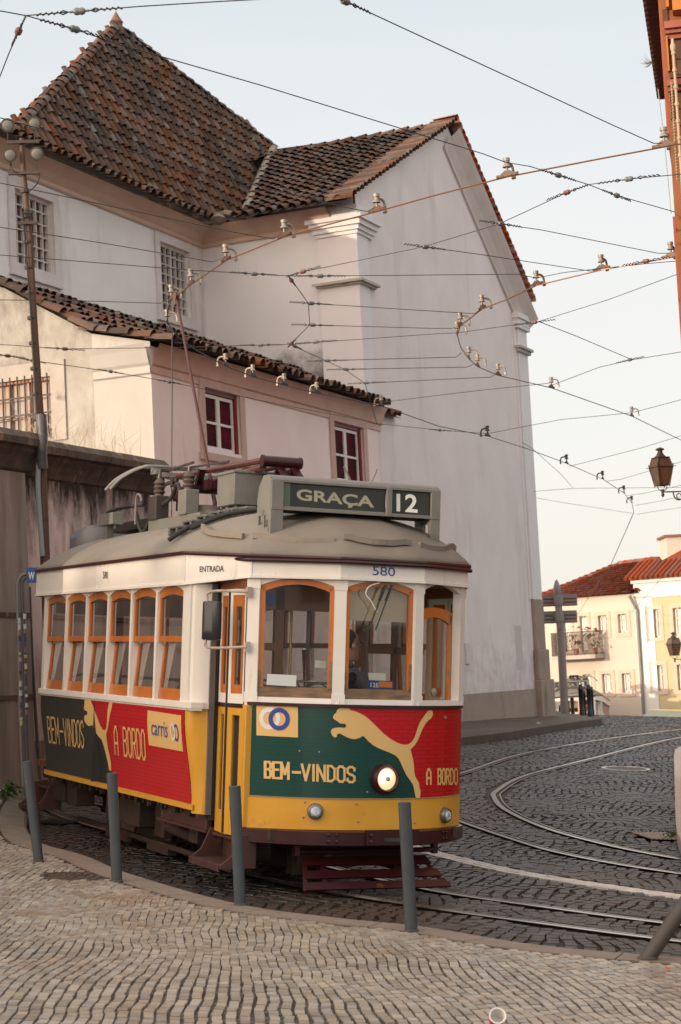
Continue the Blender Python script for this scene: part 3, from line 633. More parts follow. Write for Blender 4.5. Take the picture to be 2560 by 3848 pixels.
for O_, u_, L_ in ((O3, sl2, l2), (O2, slope, lsl)):   # verge tiles lying along the edge of the gable
    n_ = np.cross(RD, u_); n_ = n_ if n_[2] > 0 else -n_; b.mi = 2 if O_ is O3 else 0
    for j in range(int(L_/.21)+1):
        y = -.1+j*.21; vs = []
        for xx, rr in ((-.17, .10), (.42, .085)):
            for k in range(7): t = math.pi*k/6; vs.append(O_+RD*xx+u_*(y+.12-rr*1.25*math.cos(t))+n_*(rr*math.sin(t)+(.15 if O_ is O3 else .06)+random.gauss(0, .006)))
        b.add(vs, [(k, k+1, 8+k, 7+k) for k in range(6)])
part(b, 'nave_roof', [TILE, UNDER, TILEO], recalc=False)
# mortar lumps where slopes meet the eave
b = MB(); v0 = O2+RD*vB[0]+slope*vB[1]; v1 = O2+RD*vT[0]+slope*vT[1]
b.tube([v0+(v1-v0)*t+np.array([0, 0, .02]) for t in np.linspace(0, 1, 9)], [.09+.03*random.random() for _ in range(9)], 7)
for t in range(16):
    q = O2+RD*random.uniform(2.3, 4.9)+slope*random.uniform(0, .45); b.lathe([(.0, -.05), (random.uniform(.1, .2), 0), (random.uniform(.08, .16), .07), (0, .11)], q, nrm(np.array([random.gauss(0, .2), random.gauss(0, .2), 1])), 6)
for t in range(10):
    q = e1-A*random.uniform(.0, 1.6)+upS*random.uniform(.0, .7); b.lathe([(.0, -.05), (random.uniform(.1, .2), 0), (random.uniform(.08, .16), .08), (0, .12)], q, (0, 0, 1), 6)
part(b, 'mortar_lumps', MORTAR)
# ---------------- pink lean-to house ---------------------------------------
pink = thing('pink_house', 'low pink plastered house with tiled lean-to roof and red framed windows', 'house', (PN[0], PN[1], 0))
FP_ = Frame(PN, A, NA); LP = FP_.uv(onP(1424, 1520))[0]
zEv = 6.72
hp = [hole(FP_, onP, [(766, 1452), (898, 1490), (903, 1712), (771, 1690)]), hole(FP_, onP, [(1256, 1580), (1366, 1612), (1366, 1835), (1256, 1800)])]
part(wall(FP_, 0, LP, 0, zEv, hp, .16), 'wall', PINK, pink)
b = MB(); b.add([FP_.P(LP, 0), FP_.P(LP, 0, -1.2), FP_.P(LP, zEv+.4, -1.2), FP_.P(LP, zEv)], [(0, 1, 2, 3)]); part(b, 'wall', PINK, pink)
PTRIM = mat('pink_trim', (.60, .44, .39), .9, (.48, .34, .29), 6, 7, .6, .3, 60)
for hi_, h in enumerate(hp):
    a0, a1, z0, z1 = h; b = MB(); w_ = .16
    for lo, hi, zl, zh in ((a0-w_, a0, z0-.05, z1+w_), (a1, a1+w_, z0-.05, z1+w_), (a0, a1, z1, z1+w_)): FP_.box(b, lo, hi, zl, zh, .003, .03)
    FP_.box(b, a0-w_-.04, a1+w_+.04, z0-.16, z0-.05, .003, .06)
    FP_.box(b, a0-w_, a1+w_, z1+w_+.0, zEv-.3, .003, .018)
    part(b, 'window_surround', PTRIM, pink)
    b = MB()
    for lo, hi, zl, zh in ((a0, a0+.07, z0, z1), (a1-.07, a1, z0, z1), (a0+.07, a1-.07, z1-.06, z1)): FP_.box(b, lo, hi, zl, zh, -.14, -.03)
    rf_ = part(b, 'window', REDW, pink)
    b = MB(); m_ = (a0+a1)/2; y0, y1 = z0+.01, z1-.07
    for lo, hi in ((a0+.08, m_-.004), (m_+.004, a1-.08)):
        for p, q, r_, s_ in ((lo, lo+.045, y0, y1), (hi-.045, hi, y0, y1), (lo+.045, hi-.045, y0, y0+.07), (lo+.045, hi-.045, y1-.05, y1), (lo+.045, hi-.045, (y0+y1)/2-.018, (y0+y1)/2+.018)): FP_.box(b, p, q, r_, s_, -.11, -.06)
    FP_.box(b, a0, a1, z0-.045, z0+.008, -.14, .02)
    c_ = recenter(b.build('casement', FRAMEW), pink); c_.parent = rf_
    b = MB(); FP_.box(b, a0+.08, a1-.08, y0, y1, -.10, -.085); c_ = recenter(b.build('pane', mat('pane_red', (.115, .010, .016), .6, (.030, .009, .013), 2.2, 4, .3, spec=.03)), pink); c_.parent = rf_
# end wall facing the viewer, with sloping top and a barred window
FE = Frame(PN, RD, NB)
hb = hole(FE, onE, [(-60, 1440), (196, 1420), (196, 1640), (-60, 1650)])
sT = FE.uv(onE(0, 1080)); sK = FE.uv(onE(337, 1258)); sC = FE.uv(onE(352, 1285))
b = MB(); b.add([FE.P(0, 0), FE.P(.93, 0), FE.P(.93, 7.0), FE.P(0, 6.78)], [(0, 1, 2, 3)]); part(b, 'end_wall', CREAMW, pink)
b = wall(FE, .93, 4.6, 0, 7.0, [hb], .12); b.add([FE.P(.93, 7.0), FE.P(4.6, 7.0), FE.P(4.6, 8.7), FE.P(4.36, 8.6), FE.P(2.36, 7.84)], [(0, 1, 2, 3, 4)]); part(b, 'side_wall', MOTTLE, pink)
a0, a1, z0, z1 = hb
b = MB(); FE.box(b, a0-.24, a0, z0-.1, z1+.22, .003, .03); FE.box(b, a0, a1, z1, z1+.22, .003, .03); part(b, 'window_surround', STONE, pink)
b = MB(); FE.box(b, a0, a1, z0, z1, -.11, -.10); wf = part(b, 'window', mat('curtain_peach', (.52, .37, .27), .8, (.46, .46, .46), 1.7, 3, .3), pink)
b = MB(); FE.box(b, a0, a0+.04, z0, z1, -.1, -.02); FE.box(b, a0, a1, z1-.04, z1, -.1, -.02)
for t in (.35, .62): FE.box(b, a0+(a1-a0)*t, a0+(a1-a0)*t+.035, z0, z1, -.09, -.05)
FE.box(b, a0, a1, z0+.27, z0+.30, -.09, -.06); c_ = recenter(b.build('window_frame', mat('frame_rust', (.34, .10, .045), .7, (.55, .5, .46), 5, 5, .4)), pink); c_.parent = wf
b = MB()
for k in range(9): s_ = a0+.05+k*.125; b.tube([FE.P(s_, z0-.05, .03), FE.P(s_, z1+.05, .03)], .013, 6)
for z_ in (z0+.05, z0+.30, z0+.55): FE.box(b, a0, a1, z_, z_+.022, .018, .042)
part(b, 'window_grille', IRON, pink)
# mouldings and eaves
b = MB(); cornice(FP_, 0, LP, zEv+.02, b, ((.0, -.40), (.02, -.40), (.02, -.30), (.05, -.28), (.10, -.12), (.16, 0))); part(b, 'cove', mat('cove_pink', (.66, .48, .41), .9, (.55, .38, .31), 3), pink)
b = MB(); cornice(FE, 0, .92, zEv+.02, b, ((.0, -.42), (.03, -.40), (.03, -.30), (.06, -.26), (.12, -.08), (.16, 0))); part(b, 'eave_moulding', CREAMW, pink)
# lean-to roof: an old sagging profile carried from the eave up to the church wall
PROF = [(-.26, zEv+.02), (.92, 7.02), (2.36, 7.86), (4.36, 8.62)]
PRP = lambda d, z, a: wz(FP_.P(a, z), z)-NA*d
LB_ = float((WB-PN)@A); dG = 1.0+.02
b = MB()
for (d0, z0_), (d1, z1_) in zip(PROF[:-1], PROF[1:]):
    u_ = nrm(-NA*(d1-d0)+np.array([0, 0, z1_-z0_])); l_ = math.hypot(d1-d0, z1_-z0_); a1_ = LP-.30 if d0 < .5 else LB_+.2+1.2*(d0 < 2)
    tiles(b, PRP(d0, z0_, -.12), A, u_, [(0, -.08), (a1_+.12, -.08), (a1_+.12, l_), (0, l_)], cs=.235, rl=.34, r0=.092, r1=.07, jit=1.8)
part(b, 'roof', [TILE, UNDER], pink, recalc=False)
# ---------------- garden wall ------------------------------------------------
GW = np.array([-4.04, 21.4, 0.]); FW = Frame(GW, A, NA); L1 = FW.uv(hitp(560, 1720, GW, NA))[0]
def mould_top(m, za, zb, amt, col, st=(1.3, 1.3, .35), sc=1.9):
    N = m.node_tree.nodes; L = m.node_tree.links; b = N['Principled BSDF']; src = b.inputs['Base Color'].links[0].from_socket
    t = N.new('ShaderNodeTexCoord'); sp_ = N.new('ShaderNodeSeparateXYZ'); L.new(t.outputs['Object'], sp_.inputs[0]); mp = N.new('ShaderNodeMapping'); mp.inputs[3].default_value = st; L.new(t.outputs['Object'], mp.inputs[0])
    n = N.new('ShaderNodeTexNoise'); n.inputs['Scale'].default_value = sc; n.inputs['Detail'].default_value = 10; n.inputs['Roughness'].default_value = .72; L.new(mp.outputs[0], n.inputs[0])
    r_ = N.new('ShaderNodeMapRange'); r_.inputs[1].default_value = za; r_.inputs[2].default_value = zb; r_.inputs[3].default_value = -.35; r_.inputs[4].default_value = amt; L.new(sp_.outputs[2], r_.inputs[0])
    a = N.new('ShaderNodeMath'); a.operation = 'ADD'; L.new(r_.outputs[0], a.inputs[0]); L.new(n.outputs[0], a.inputs[1]); q = N.new('ShaderNodeMapRange'); q.inputs[1].default_value = .50; q.inputs[2].default_value = .80; L.new(a.outputs[0], q.inputs[0])
    x = N.new('ShaderNodeMix'); x.data_type = 'RGBA'; x.inputs[7].default_value = col+(1,); L.new(q.outputs[0], x.inputs[0]); L.new(src, x.inputs[6]); L.new(x.outputs[2], b.inputs['Base Color'])
mould_top(GWALL, 1.9, 4.0, .36, (.035, .026, .021), (1.6, 1.6, .5), 2.3); mould_top(MOTTLE, 5.4, 8.2, .22, (.13, .115, .095), (1.2, 1.2, .6), 1.6)
gw = thing('garden_wall', 'old stained pink garden wall with heavy mouldy coping beside the pole', 'wall', tuple(FW.P(0, .8)))
b = MB(); FW.box(b, -6, L1, -.3, 4.62, -.45, 0); part(b, 'wall', GWALL, gw)
b = MB(); pr = ((0, 4.58), (.03, 4.60), (.05, 4.66), (.10, 4.74), (.16, 4.80), (.17, 4.84), (.24, 4.86), (.25, 4.94), (.16, 5.03), (-.2, 5.12), (-.6, 5.05), (-.6, 4.6))
for i in range(8):
    s0 = -.2+(L1+.35)*i/8; s1 = -.2+(L1+.35)*(i+1)/8-.012
    b.loft([[FW.P(s, q[1]+random.gauss(0, .004), q[0]) for q in pr] for s in (s0, s1)], closed=True, caps=True)
part(b, 'coping', COPING, gw)
sp_ = FW.uv(hitp(92, 1700, GW+NA*.14, NA))[0]
b = MB(); FW.box(b, -6, sp_, -.3, 4.60, -.1, .14); part(b, 'pier', GPIER, gw)
b = MB(); b.loft([[FW.P(s, q[1]+.03, q[0]+.14) for q in pr] for s in (-6, sp_+.12)], closed=True, caps=True); part(b, 'coping', COPING, gw)
for z_ in (1.95, 2.9):
    b = MB(); FW.box(b, -6, sp_+.005, z_, z_+.05, .1, .155); part(b, 'ledge', COPING, gw)
b = MB(); FW.box(b, -6, L1, -.3, 1.45, -.1, .05); part(b, 'plinth', mat('wall_plinth', (.42, .29, .24), .95, (.28, .19, .15), 2, 8, .5, .4, 40, dirt=(.10, .075, .06), dscale=1.6, dlo=.55, dhi=.70, dstretch=(1, 1, .3)), gw)
dg = thing('dry_grass', 'tufts of dry yellow grass on the garden wall coping', 'grass', tuple(FW.P(L1*.7, 5.08, -.1)))
b = MB()
for k in range(70):
    o = FW.P(random.uniform(L1*.28, L1*.98), 5.05, random.uniform(-.35, 0)); hgt = random.uniform(.2, .62); d = np.array([random.gauss(0, .3), random.gauss(0, .3), 1.])
    b.tube([o, o+d*hgt*.5, o+d*hgt+np.array([random.gauss(0, .1), random.gauss(0, .1), -.03])], [.004, .003, .001], 4)
dgs = recenter(b.build('stalks', mat('straw', (.62, .52, .38), .9)), dg)
# ---------------- orange house at the right -------------------------------------
ORG = mat('plaster_orange', (.30, .115, .042), .85, (.19, .07, .028), 3, 6, .6, .2, 50)
OTR = mat('trim_salmon', (.36, .115, .08), .8, (.27, .08, .055), 6)
db = np.array([math.sin(R(11.8)), math.cos(R(11.8)), 0]); nb = np.array([-db[1], db[0], 0])
OE = atY(2475, 339, 27); OWn = OE-nb*.30; FO = Frame(OWn, -db, nb); zt = OE[2]-.10; LO = 10.5
orange = thing('orange_house', 'tall orange house with dark tiled eave on the street edge', 'house', (OWn[0], OWn[1], 0))
hs = [(a, a+.95, z, z+1.9) for a in (.95, 3.2, 5.5, 7.8) for z in (zt-2.9, zt-6.0)]
part(wall(FO, 0, LO, -1, zt, hs, .22), 'wall', ORG, orange)
for h in hs:
    b = MB(); a0, a1, z0, z1 = h; w_ = .16
    for lo, hi, zl, zh in ((a0-w_, a0, z0-.1, z1), (a1, a1+w_, z0-.1, z1), (a0-w_, a1+w_, z1, z1+w_), (a0-w_, a1+w_, z0-.2, z0-.1)): FO.box(b, lo, hi, zl, zh, .002, .05)
    w1 = part(b, 'window', OTR, orange); b = MB(); FO.box(b, a0, a1, z0, z1, -.2, -.15); c_ = recenter(b.build('pane', DARKG), orange); c_.parent = w1
for s_ in (0, LO): b = MB(); b.add([FO.P(s_, -1), FO.P(s_, -1, -9), FO.P(s_, zt, -9), FO.P(s_, zt)], [(0, 1, 2, 3)]); part(b, 'end_wall', ORG, orange)
EAVM = mat('eave_dark', (.085, .032, .02), .9, (.04, .018, .013), 6)
b = MB(); FO.box(b, -.05, LO+.12, zt-.03, zt+.02, -.1, .29)
for k in range(int((LO+.1)/.19)): s_ = .03+k*.19; b.lathe([(.0, 0), (.075, 0), (.075, .6), (0, .6)], FO.P(s_, zt+.035, .33), -nb, 8)
part(b, 'eave', EAVM, orange)
b = MB(); b.add([FO.P(-.05, zt+.1, .32), FO.P(LO+.12, zt+.1, .32), FO.P(LO+.12, zt+2.4, -5), FO.P(-.05, zt+2.4, -5)], [(0, 1, 2, 3)]); part(b, 'roof', TILE, orange)
b = MB(); FO.box(b, .0, LO+.04, zt-.16, zt-.04, .0, .10); FO.box(b, 0, LO+.02, zt-.36, zt-.16, .0, .035); part(b, 'cornice', OTR, orange)
FN = Frame(FO.P(LO, 0), -nb, -db); onN = lambda px, py: FN.uv(hitp(px, py, FO.P(LO, 0), db))
PANO = mat('panel_orange', (.50, .19, .045), .8, (.36, .13, .03), 5); LEDB = mat('recess_shade_brown', (.13, .062, .032), .9, (.08, .04, .025), 5); PIPT = mat('pipe_tan', (.50, .39, .26), .6, (.38, .28, .18), 8)
def deco(nm, u0, v0, u1, v1, off, m):
    a, c = onN(u0, v0), onN(u1, v1); b = MB(); FN.box(b, min(a[0], c[0]), max(a[0], c[0])+.0, c[1], a[1], .003, off); return part(b, nm, m, orange)
deco('cornice', 2497, 98, 2600, 112, .13, OTR); deco('cornice', 2499, 113, 2600, 126, .09, OTR); deco('cornice', 2501, 127, 2600, 143, .05, OTR)
deco('orange_panel', 2503, 144, 2518, 274, .07, PANO); deco('orange_panel', 2523, 155, 2529, 282, .05, OTR); deco('recess_shade', 2531, 150, 2600, 300, .012, LEDB)  # dark panels lie flat; the shade of a hollow is in their brown
deco('cornice', 2509, 316, 2600, 328, .13, OTR); deco('cornice', 2511, 329, 2600, 343, .08, OTR); deco('orange_panel', 2515, 344, 2525, 452, .06, OTR); deco('orange_panel', 2543, 350, 2600, 520, .03, LEDB)
deco('recess_shade', 2489, 38, 2512, 96, .02, LEDB); deco('balcony_slab', 2524, -30, 2600, 52, .16, PANO); deco('orange_panel', 2500, -30, 2516, 35, .08, PANO); deco('cornice', 2518, 278, 2600, 290, .05, LEDB)
a_, z_ = onN(2532, 200); b = MB(); q0, q1 = onN(2530, 168), onN(2560, 620); q2 = onN(2600, 1230); P_ = lambda q: FN.P(q[0], q[1], .17); b.tube([P_(q0), P_(q1), P_(q2)], .013, 8); b.lathe([(.013, -.05), (.024, -.025), (.027, 0), (.024, .022), (.012, .045)], P_((a_, z_)), (0, 0, 1), 12)
for t in np.arange(.12, 1, .14): c_ = P_(q0)+(P_(q1)-P_(q0))*t; b.lathe([(.018, -.015), (.022, 0), (.018, .015)], c_, (0, 0, 1), 8); b.beam(c_, c_+db*.17, .014)
part(b, 'ornate_pipe', PIPT, orange, smooth=True)
b = MB(); q0, q1 = onN(2526, 330), onN(2548, 700); b.tube([P_(q0), P_(q1)], .008, 6)
for t in np.arange(.02, 1, .03): b.lathe([(.006, -.014), (.018, 0), (.006, .014)], P_(q0)+(P_(q1)-P_(q0))*t, (0, 0, 1), 6)
part(b, 'cable_duct', mat('duct_tan', (.42, .33, .23), .7, (.2, .15, .1), 9), orange)
b = MB(); o = hitp(2452, 235, OE, nb)
for k in range(26):
    d = nrm(nb*random.uniform(.5, 1.2)+np.array([0, 0, random.uniform(-.5, .7)])+db*random.gauss(0, .3)); l_ = random.uniform(.07, .19); b.tube([o, o+d*l_*.6, o+d*l_+np.array([0, 0, .02])], [.003, .002, .001], 4)
tag(b.build('dry_plant', mat('twig', (.16, .15, .12), .9)), 'thin dry twigs growing from the edge of the dark eave', 'plant')
# ---------------- far houses down the hill ----------------------------------------
FARW = mat('far_cream', (.62, .555, .48), .9, (.54, .475, .40), .5, 5, .6); FARY = mat('far_yellow', (.56, .475, .30), .9, (.50, .42, .26), .5, 5, .6); FTRIM = mat('far_trim', (.60, .47, .37), .9)
dfar = nrm(np.array([.80, -.60, 0])); nfar = np.array([-.60, -.80, 0]); HP = atY(2384, 2240, 84); FH = Frame(HP, dfar, nfar); onH = lambda px, py, d=0: hitp(px, py, HP+nfar*d, nfar)
z9 = lambda x, y: (2030+.338*x, 2080+.338*y)
def far_house(name, lab, m, s0, s1, z1, wins, win_style):
    t = thing(name, lab, 'house', tuple(FH.P(s0, -3))); hh = [hole(FH, onH, [z9(*p) for p in w]) for w in wins]
    part(wall(FH, s0, s1, -5, z1, hh, .22), 'wall', m, t)
    b = MB(); b.add([FH.P(s1, -5), FH.P(s1, -5, -8), FH.P(s1, z1, -8), FH.P(s1, z1)], [(0, 1, 2, 3)]); part(b, 'wall', m, t); b = MB(); b.add([FH.P(s0, -5), FH.P(s0, -5, -8), FH.P(s0, z1, -8), FH.P(s0, z1)], [(0, 1, 2, 3)]); part(b, 'wall', m, t)
    for a0, a1, z0, z1_ in hh:
        b = MB(); w_ = .17
        for lo, hi, zl, zh in ((a0-w_, a0, z0-w_, z1_+w_), (a1, a1+w_, z0-w_, z1_+w_), (a0, a1, z1_, z1_+w_), (a0, a1, z0-w_, z0)): FH.box(b, lo, hi, zl, zh, .004, .03)
        part(b, 'window_surround', FTRIM, t)
        b = MB(); m_ = (a0+a1)/2
        for lo, hi in ((a0+.03, m_-.01), (m_+.01, a1-.03)):
            for p, q, r_, s_ in ((lo, lo+.07, z0, z1_), (hi-.07, hi, z0, z1_), (lo, hi, z0, z0+.08), (lo, hi, z1_-.07, z1_), (lo, hi, z0+(z1_-z0)*.62, z0+(z1_-z0)*.62+.04)): FH.box(b, p, q, r_, s_, -.19, -.13)
        w1 = part(b, 'window', FRAMEW, t); b = MB(); FH.box(b, a0, a1, z0, z1_, -.21, -.18); c_ = recenter(b.build('pane', mat('far_pane', (.50, .45, .38), .15, (.36, .33, .29), 2)), t); c_.parent = w1
    return t
sL = FH.uv(onH(*z9(-60, 500)))[0]; zw = FH.uv(onH(2280, 2238))[1]
q_ = lambda x0, y0, x1, y1, d=0: [(x0, y0), (x1, y0-6), (x1+8, y1-6), (x0+8, y1)]
cream = far_house('cream_house', 'cream two storey house with red hipped roof and small balcony down the hill', FARW, sL, 0, zw,
    [q_(645, 690, 745, 900), q_(865, 675, 965, 885), q_(690, 1340, 795, 1555), q_(910, 1335, 1015, 1552), q_(480, 1345, 575, 1556), q_(445, 700, 525, 1095), q_(262, 715, 340, 1095)], 0)
sY1 = FH.uv(onH(*z9(1900, 400)))[0]; zy = FH.uv(onH(*z9(1300, 470)))[1]
yellow = far_house('yellow_house', 'pale yellow house with white cornice and tall windows down the hill', FARY, .9, sY1, zy,
    [q_(1210, 625, 1330, 940), q_(1480, 605, 1600, 918), q_(1255, 1245, 1378, 1530), q_(1525, 1235, 1645, 1520)], 0)
b = MB(); FH.box(b, 0, .9, -5, zy+.02, -.4, .03); FH.box(b, 0, sY1, zy-.05, zy+.62, -.5, .03); FH.box(b, -.05, sY1, zy+.62, zy+.75, -.5, .18); part(b, 'cornice', FRAMEW, yellow)
b = MB(); eY = zy+.78
b.sheet([FH.P(-.25, eY, .35), FH.P(sY1, eY, .35), FH.P(sY1, eY+2.4, -4.5), FH.P(2.6, eY+2.4, -4.5)])
for k in range(int(sY1/.25)): b.tube([FH.P(-.2+k*.25, eY+.05, .36), FH.P(-.2+k*.25+.0, eY+.85, -1.25)], .09, 6)
RT2 = mat('far_tile', (.27, .060, .020), .85, (.18, .042, .015), 5, 6, .6, .8, 14, island=.25)
part(b, 'roof', RT2, yellow)
b = MB(); 
eC = zw; rp0 = atY(2330, 2122, 90.); rp1 = atY(2473, 2103, 87.5)
C0 = FH.P(sL, eC, .3); C1 = FH.P(.2, eC, .3)
def roof_rows(b, a0, a1, r0, r1, n, rows):    # ridged tile sheet between eave and ridge
    for i in range(n):
        for j in range(rows):
            t0, t1 = i/n, (i+1)/n; u0, u1 = j/rows, (j+1)/rows
            P = lambda t, u: (a0+(a1-a0)*t)*(1-u)+(r0+(r1-r0)*t)*u
            q = [P(t0, u0), P((t0+t1)/2, u0)+np.array([0, -.03, .11]), P(t1, u0), P(t1, u1), P((t0+t1)/2, u1)+np.array([0, -.02, .05]), P(t0, u1)]
            b.add(q, [(0, 1, 4, 5), (1, 2, 3, 4)])
roof_rows(b, C0, C1, rp0, rp1, 64, 14)
b.sheet([C1, FH.P(.2, eC, -8), rp1]); b.sheet([FH.P(sL, eC, -8), C0, rp0]); b.sheet([FH.P(sL, eC, -8), FH.P(.2, eC, -8), rp1, rp0])
ridge(b, C1, rp1, .2, .5); ridge(b, rp0, rp1, .2, .5); ridge(b, C0, rp0, .2, .5); part(b, 'roof', [RT2, RT2], cream)
b = MB(); b.tube([FH.P(-.08, eC-.1, .3), FH.P(.15, eC-.75, .12), FH.P(.15, -5, .12)], .07, 8); part(b, 'downpipe', GALV, cream)
# balcony on the cream house
p0 = FH.uv(onH(*z9(125, 1130), .9)); p1 = FH.uv(onH(*z9(610, 1120), .9)); zb_ = p1[1]
b = MB(); FH.box(b, p0[0], p1[0], zb_-.18, zb_, .0, .9); bal = part(b, 'balcony', STONE, cream); b = MB(); hB = 1.05
for k in range(34): s_ = p0[0]+.03+(p1[0]-p0[0]-.06)*k/33; b.tube([FH.P(s_, zb_, .86), FH.P(s_, zb_+hB, .86)], .014, 4)
for k in range(7):
    for s_ in (p0[0]+.03, p1[0]-.03): b.tube([FH.P(s_, zb_, .1+k*.12), FH.P(s_, zb_+hB, .1+k*.12)], .014, 4)
for z_ in (zb_+.06, zb_+hB): b.beam(FH.P(p0[0], z_, .86), FH.P(p1[0], z_, .86), .04); b.beam(FH.P(p1[0]-.03, z_, 0), FH.P(p1[0]-.03, z_, .86), .04)
c_ = recenter(b.build('railing', IRON), cream); c_.parent = bal
for k, (t, w_) in enumerate(((.5, .35), (.93, .3))):
    o = FH.P(p0[0]+(p1[0]-p0[0])*t, zb_, .6); pl = thing('potted_plant', ['bushy brown plant in a pot amid the far balcony', 'dry brown plant in a pot at the far balcony end'][k], 'plant', tuple(o), 'plants on the far balcony')
    MB().lathe([(.10, 0), (.15, .3), (.17, .3)], (0, 0, 0), n=10).build('pot', TILEO, pl); b = MB()
    for j in range(26):
        c = np.array([random.gauss(0, w_*.4), random.gauss(0, .12), random.uniform(.3, 1.3)]); d = np.array([random.gauss(0, .08), random.gauss(0, .08), random.gauss(0, .08)]); e2 = np.array([random.gauss(0, .08), random.gauss(0, .08), random.gauss(0, .08)]); b.add([c, c+d, c+d+e2, c+e2], [(0, 1, 2, 3)])
    b.build('leaves', mat('leaf_brown', (.20, .12, .05), .8, (.12, .09, .03), 8), pl)
# chimney block behind, white with a tiled cap
c0 = atY(2512, 2140, 96); ch = thing('white_chimney', 'tall white chimney block with red tile cap behind the yellow house', 'chimney', tuple(c0)); b = MB(); zc_ = atY(2520, 2018, 96)[2]-c0[2]
b.box((0, 0, -3), (3, 2.2, zc_)); b.build('stack', FARW, ch); b = MB(); b.box((-.12, -.12, zc_), (3.1, 2.3, zc_+.12)); b.build('cap', RT2, ch)
b = MB(); b.box((.42, -.04, zc_-1.5), (3, .0, zc_-1.3)); b.build('vent_slot', IRON, ch)
# green awning beside the crest
aw = thing('green_awning', 'faded green canvas awning below the yellow house', 'awning', tuple(atY(2470, 2700, 74))); P = lambda px, py, Y: atY(px, py, Y)-np.array(aw.location)
b = MB(); tp = [P(2452, 2668, 77), P(2600, 2672, 77), P(2640, 2706, 73), P(2372, 2712, 73)]; b.prism(tp, (0, 0, -.06)); b.build('canvas', mat('canvas_green', (.28, .31, .24), .8, (.20, .23, .17), 3), aw)
b = MB(); b.prism([P(2452, 2664, 77), P(2600, 2668, 77), P(2600, 2672, 77), P(2452, 2668, 77)], (0, .1, 0)); b.build('edge', mat('canvas_tan', (.60, .45, .2), .8), aw)
for q in ((2372, 2712, 73), (2640, 2706, 73)): b = MB(); o = P(*q); b.tube([o, o-np.array([0, 0, 3.])], .04, 6); b.build('post', IRON, aw)
# unseen row house, added and sized to keep low sun off the street
az = nrm(np.array([SUN_AZ[0], SUN_AZ[1], 0])); pz = np.array([-az[1], az[0], 0]); pz = pz if pz[0] > 0 else -pz
oc = np.array([-1.2, 17., 0])+az*44
rh = thing('row_house_occluder', 'long plain tiled row of houses, added unseen behind the viewer to block sun', 'house', tuple(oc)); qh = oc@pz
FX = Frame(np.array([0, 0, 0.]), pz, -az)
HT = .55+2.36+44*math.tan(SUN_EL)
b = MB(); FX.box(b, -5.1, 40, -2, HT, -6, 0); b.build('wall', WHITE, rh)
b = MB(); b.prism([FX.P(-5.2, HT, .2), FX.P(-5.2, HT, -6.2), FX.P(-5.2, HT+.5, -3)], pz*45.4); b.build('roof', TILE, rh)
for k in range(12): b = MB(); FX.box(b, -3.2+k*3.4, -2.0+k*3.4, 5, 7, 0, .03); b.build('window', DARKG, rh)
# chimneys along its ridge break the edge of the shade
for s_, w_, h_ in ((-3.6, .5, .9), (-1.7, .8, .35), (.4, .5, 1.0), (3.5, .9, .7), (7.5, .6, .9)): b = MB(); FX.box(b, s_, s_+w_, HT, HT+.3+h_, -3.3, -2.7); b.build('chimney', WHITE, rh)
# ================================================================== TRAM
TW = mat('tram_white', (.80, .77, .72), .34, (.72, .68, .61), 3, 7, .6, dirt=(.40, .33, .26), dscale=2.5, dlo=.62, dhi=.80, dstretch=(2, 2, .25))
TY = mat('tram_yellow', (.66, .355, .042), .28, (.56, .27, .024), 3, 6, .6, dirt=(.36, .20, .06), dscale=5, dlo=.66, dhi=.78)
TG = mat('tram_green', (.012, .075, .06), .32, (.010, .062, .05), 4); TGS = mat('tram_olive', (.028, .033, .028), .35, (.022, .025, .022), 4)
def wave_mat(name, c, c2, rough=.22):            # printed film with a faint tile pattern
    m = mat(name, c, rough); N = m.node_tree.nodes; L = m.node_tree.links; t = N.new('ShaderNodeTexCoord'); mp = N.new('ShaderNodeMapping'); mp.inputs['Rotation'].default_value = (R(90), 0, R(90))
    k = N.new('ShaderNodeTexBrick'); k.inputs['Scale'].default_value = 1; k.inputs['Brick Width'].default_value = .10; k.inputs['Row Height'].default_value = .033; k.inputs['Mortar Size'].default_value = .0022
    k.inputs['Color1'].default_value = c+(1,); k.inputs['Color2'].default_value = tuple(v*1.04 for v in c)+(1,); k.inputs['Mortar'].default_value = c2+(1,)
    mp2 = N.new('ShaderNodeCombineXYZ'); sp_ = N.new('ShaderNodeSeparateXYZ'); L.new(t.outputs['Object'], sp_.inputs[0]); a_ = N.new('ShaderNodeMath'); a_.operation = 'ADD'
    L.new(sp_.outputs[0], a_.inputs[0]); L.new(sp_.outputs[1], a_.inputs[1]); L.new(a_.outputs[0], mp2.inputs[0]); L.new(sp_.outputs[2], mp2.inputs[1]); L.new(mp2.outputs[0], k.inputs[0])
    L.new(k.outputs[0], N['Principled BSDF'].inputs['Base Color']); return m
TRED = wave_mat('tram_red', (.47, .006, .012), (.26, .003, .007)); TGRN = wave_mat('tram_green_film', (.006, .050, .041), (.010, .062, .051)); TCR = mat('tram_cream', (.70, .46, .175), .35)
TMAR = mat('tram_maroon', (.040, .006, .008), .3, (.024, .005, .006), 9, 6, .6, dirt=(.25, .085, .04), dscale=4, dlo=.66, dhi=.78)
TROOF = mat('tram_roof', (.215, .19, .158), .7, (.16, .14, .115), 2.5, 7, .6, .25, 90, dirt=(.17, .14, .11), dscale=2, dlo=.56, dhi=.80)
TGREY = mat('tram_grey', (.175, .172, .16), .5, (.12, .117, .107), 5, 7, .6, dirt=(.18, .12, .08), dscale=5, dlo=.64, dhi=.80)
WOOD = mat('tram_wood', (.56, .175, .022), .36, (.36, .095, .014), 5, 7, .5, stretch=(1, 1, .3), dirt=(.20, .155, .115), dscale=6, dlo=.63, dhi=.67, coat=.3)
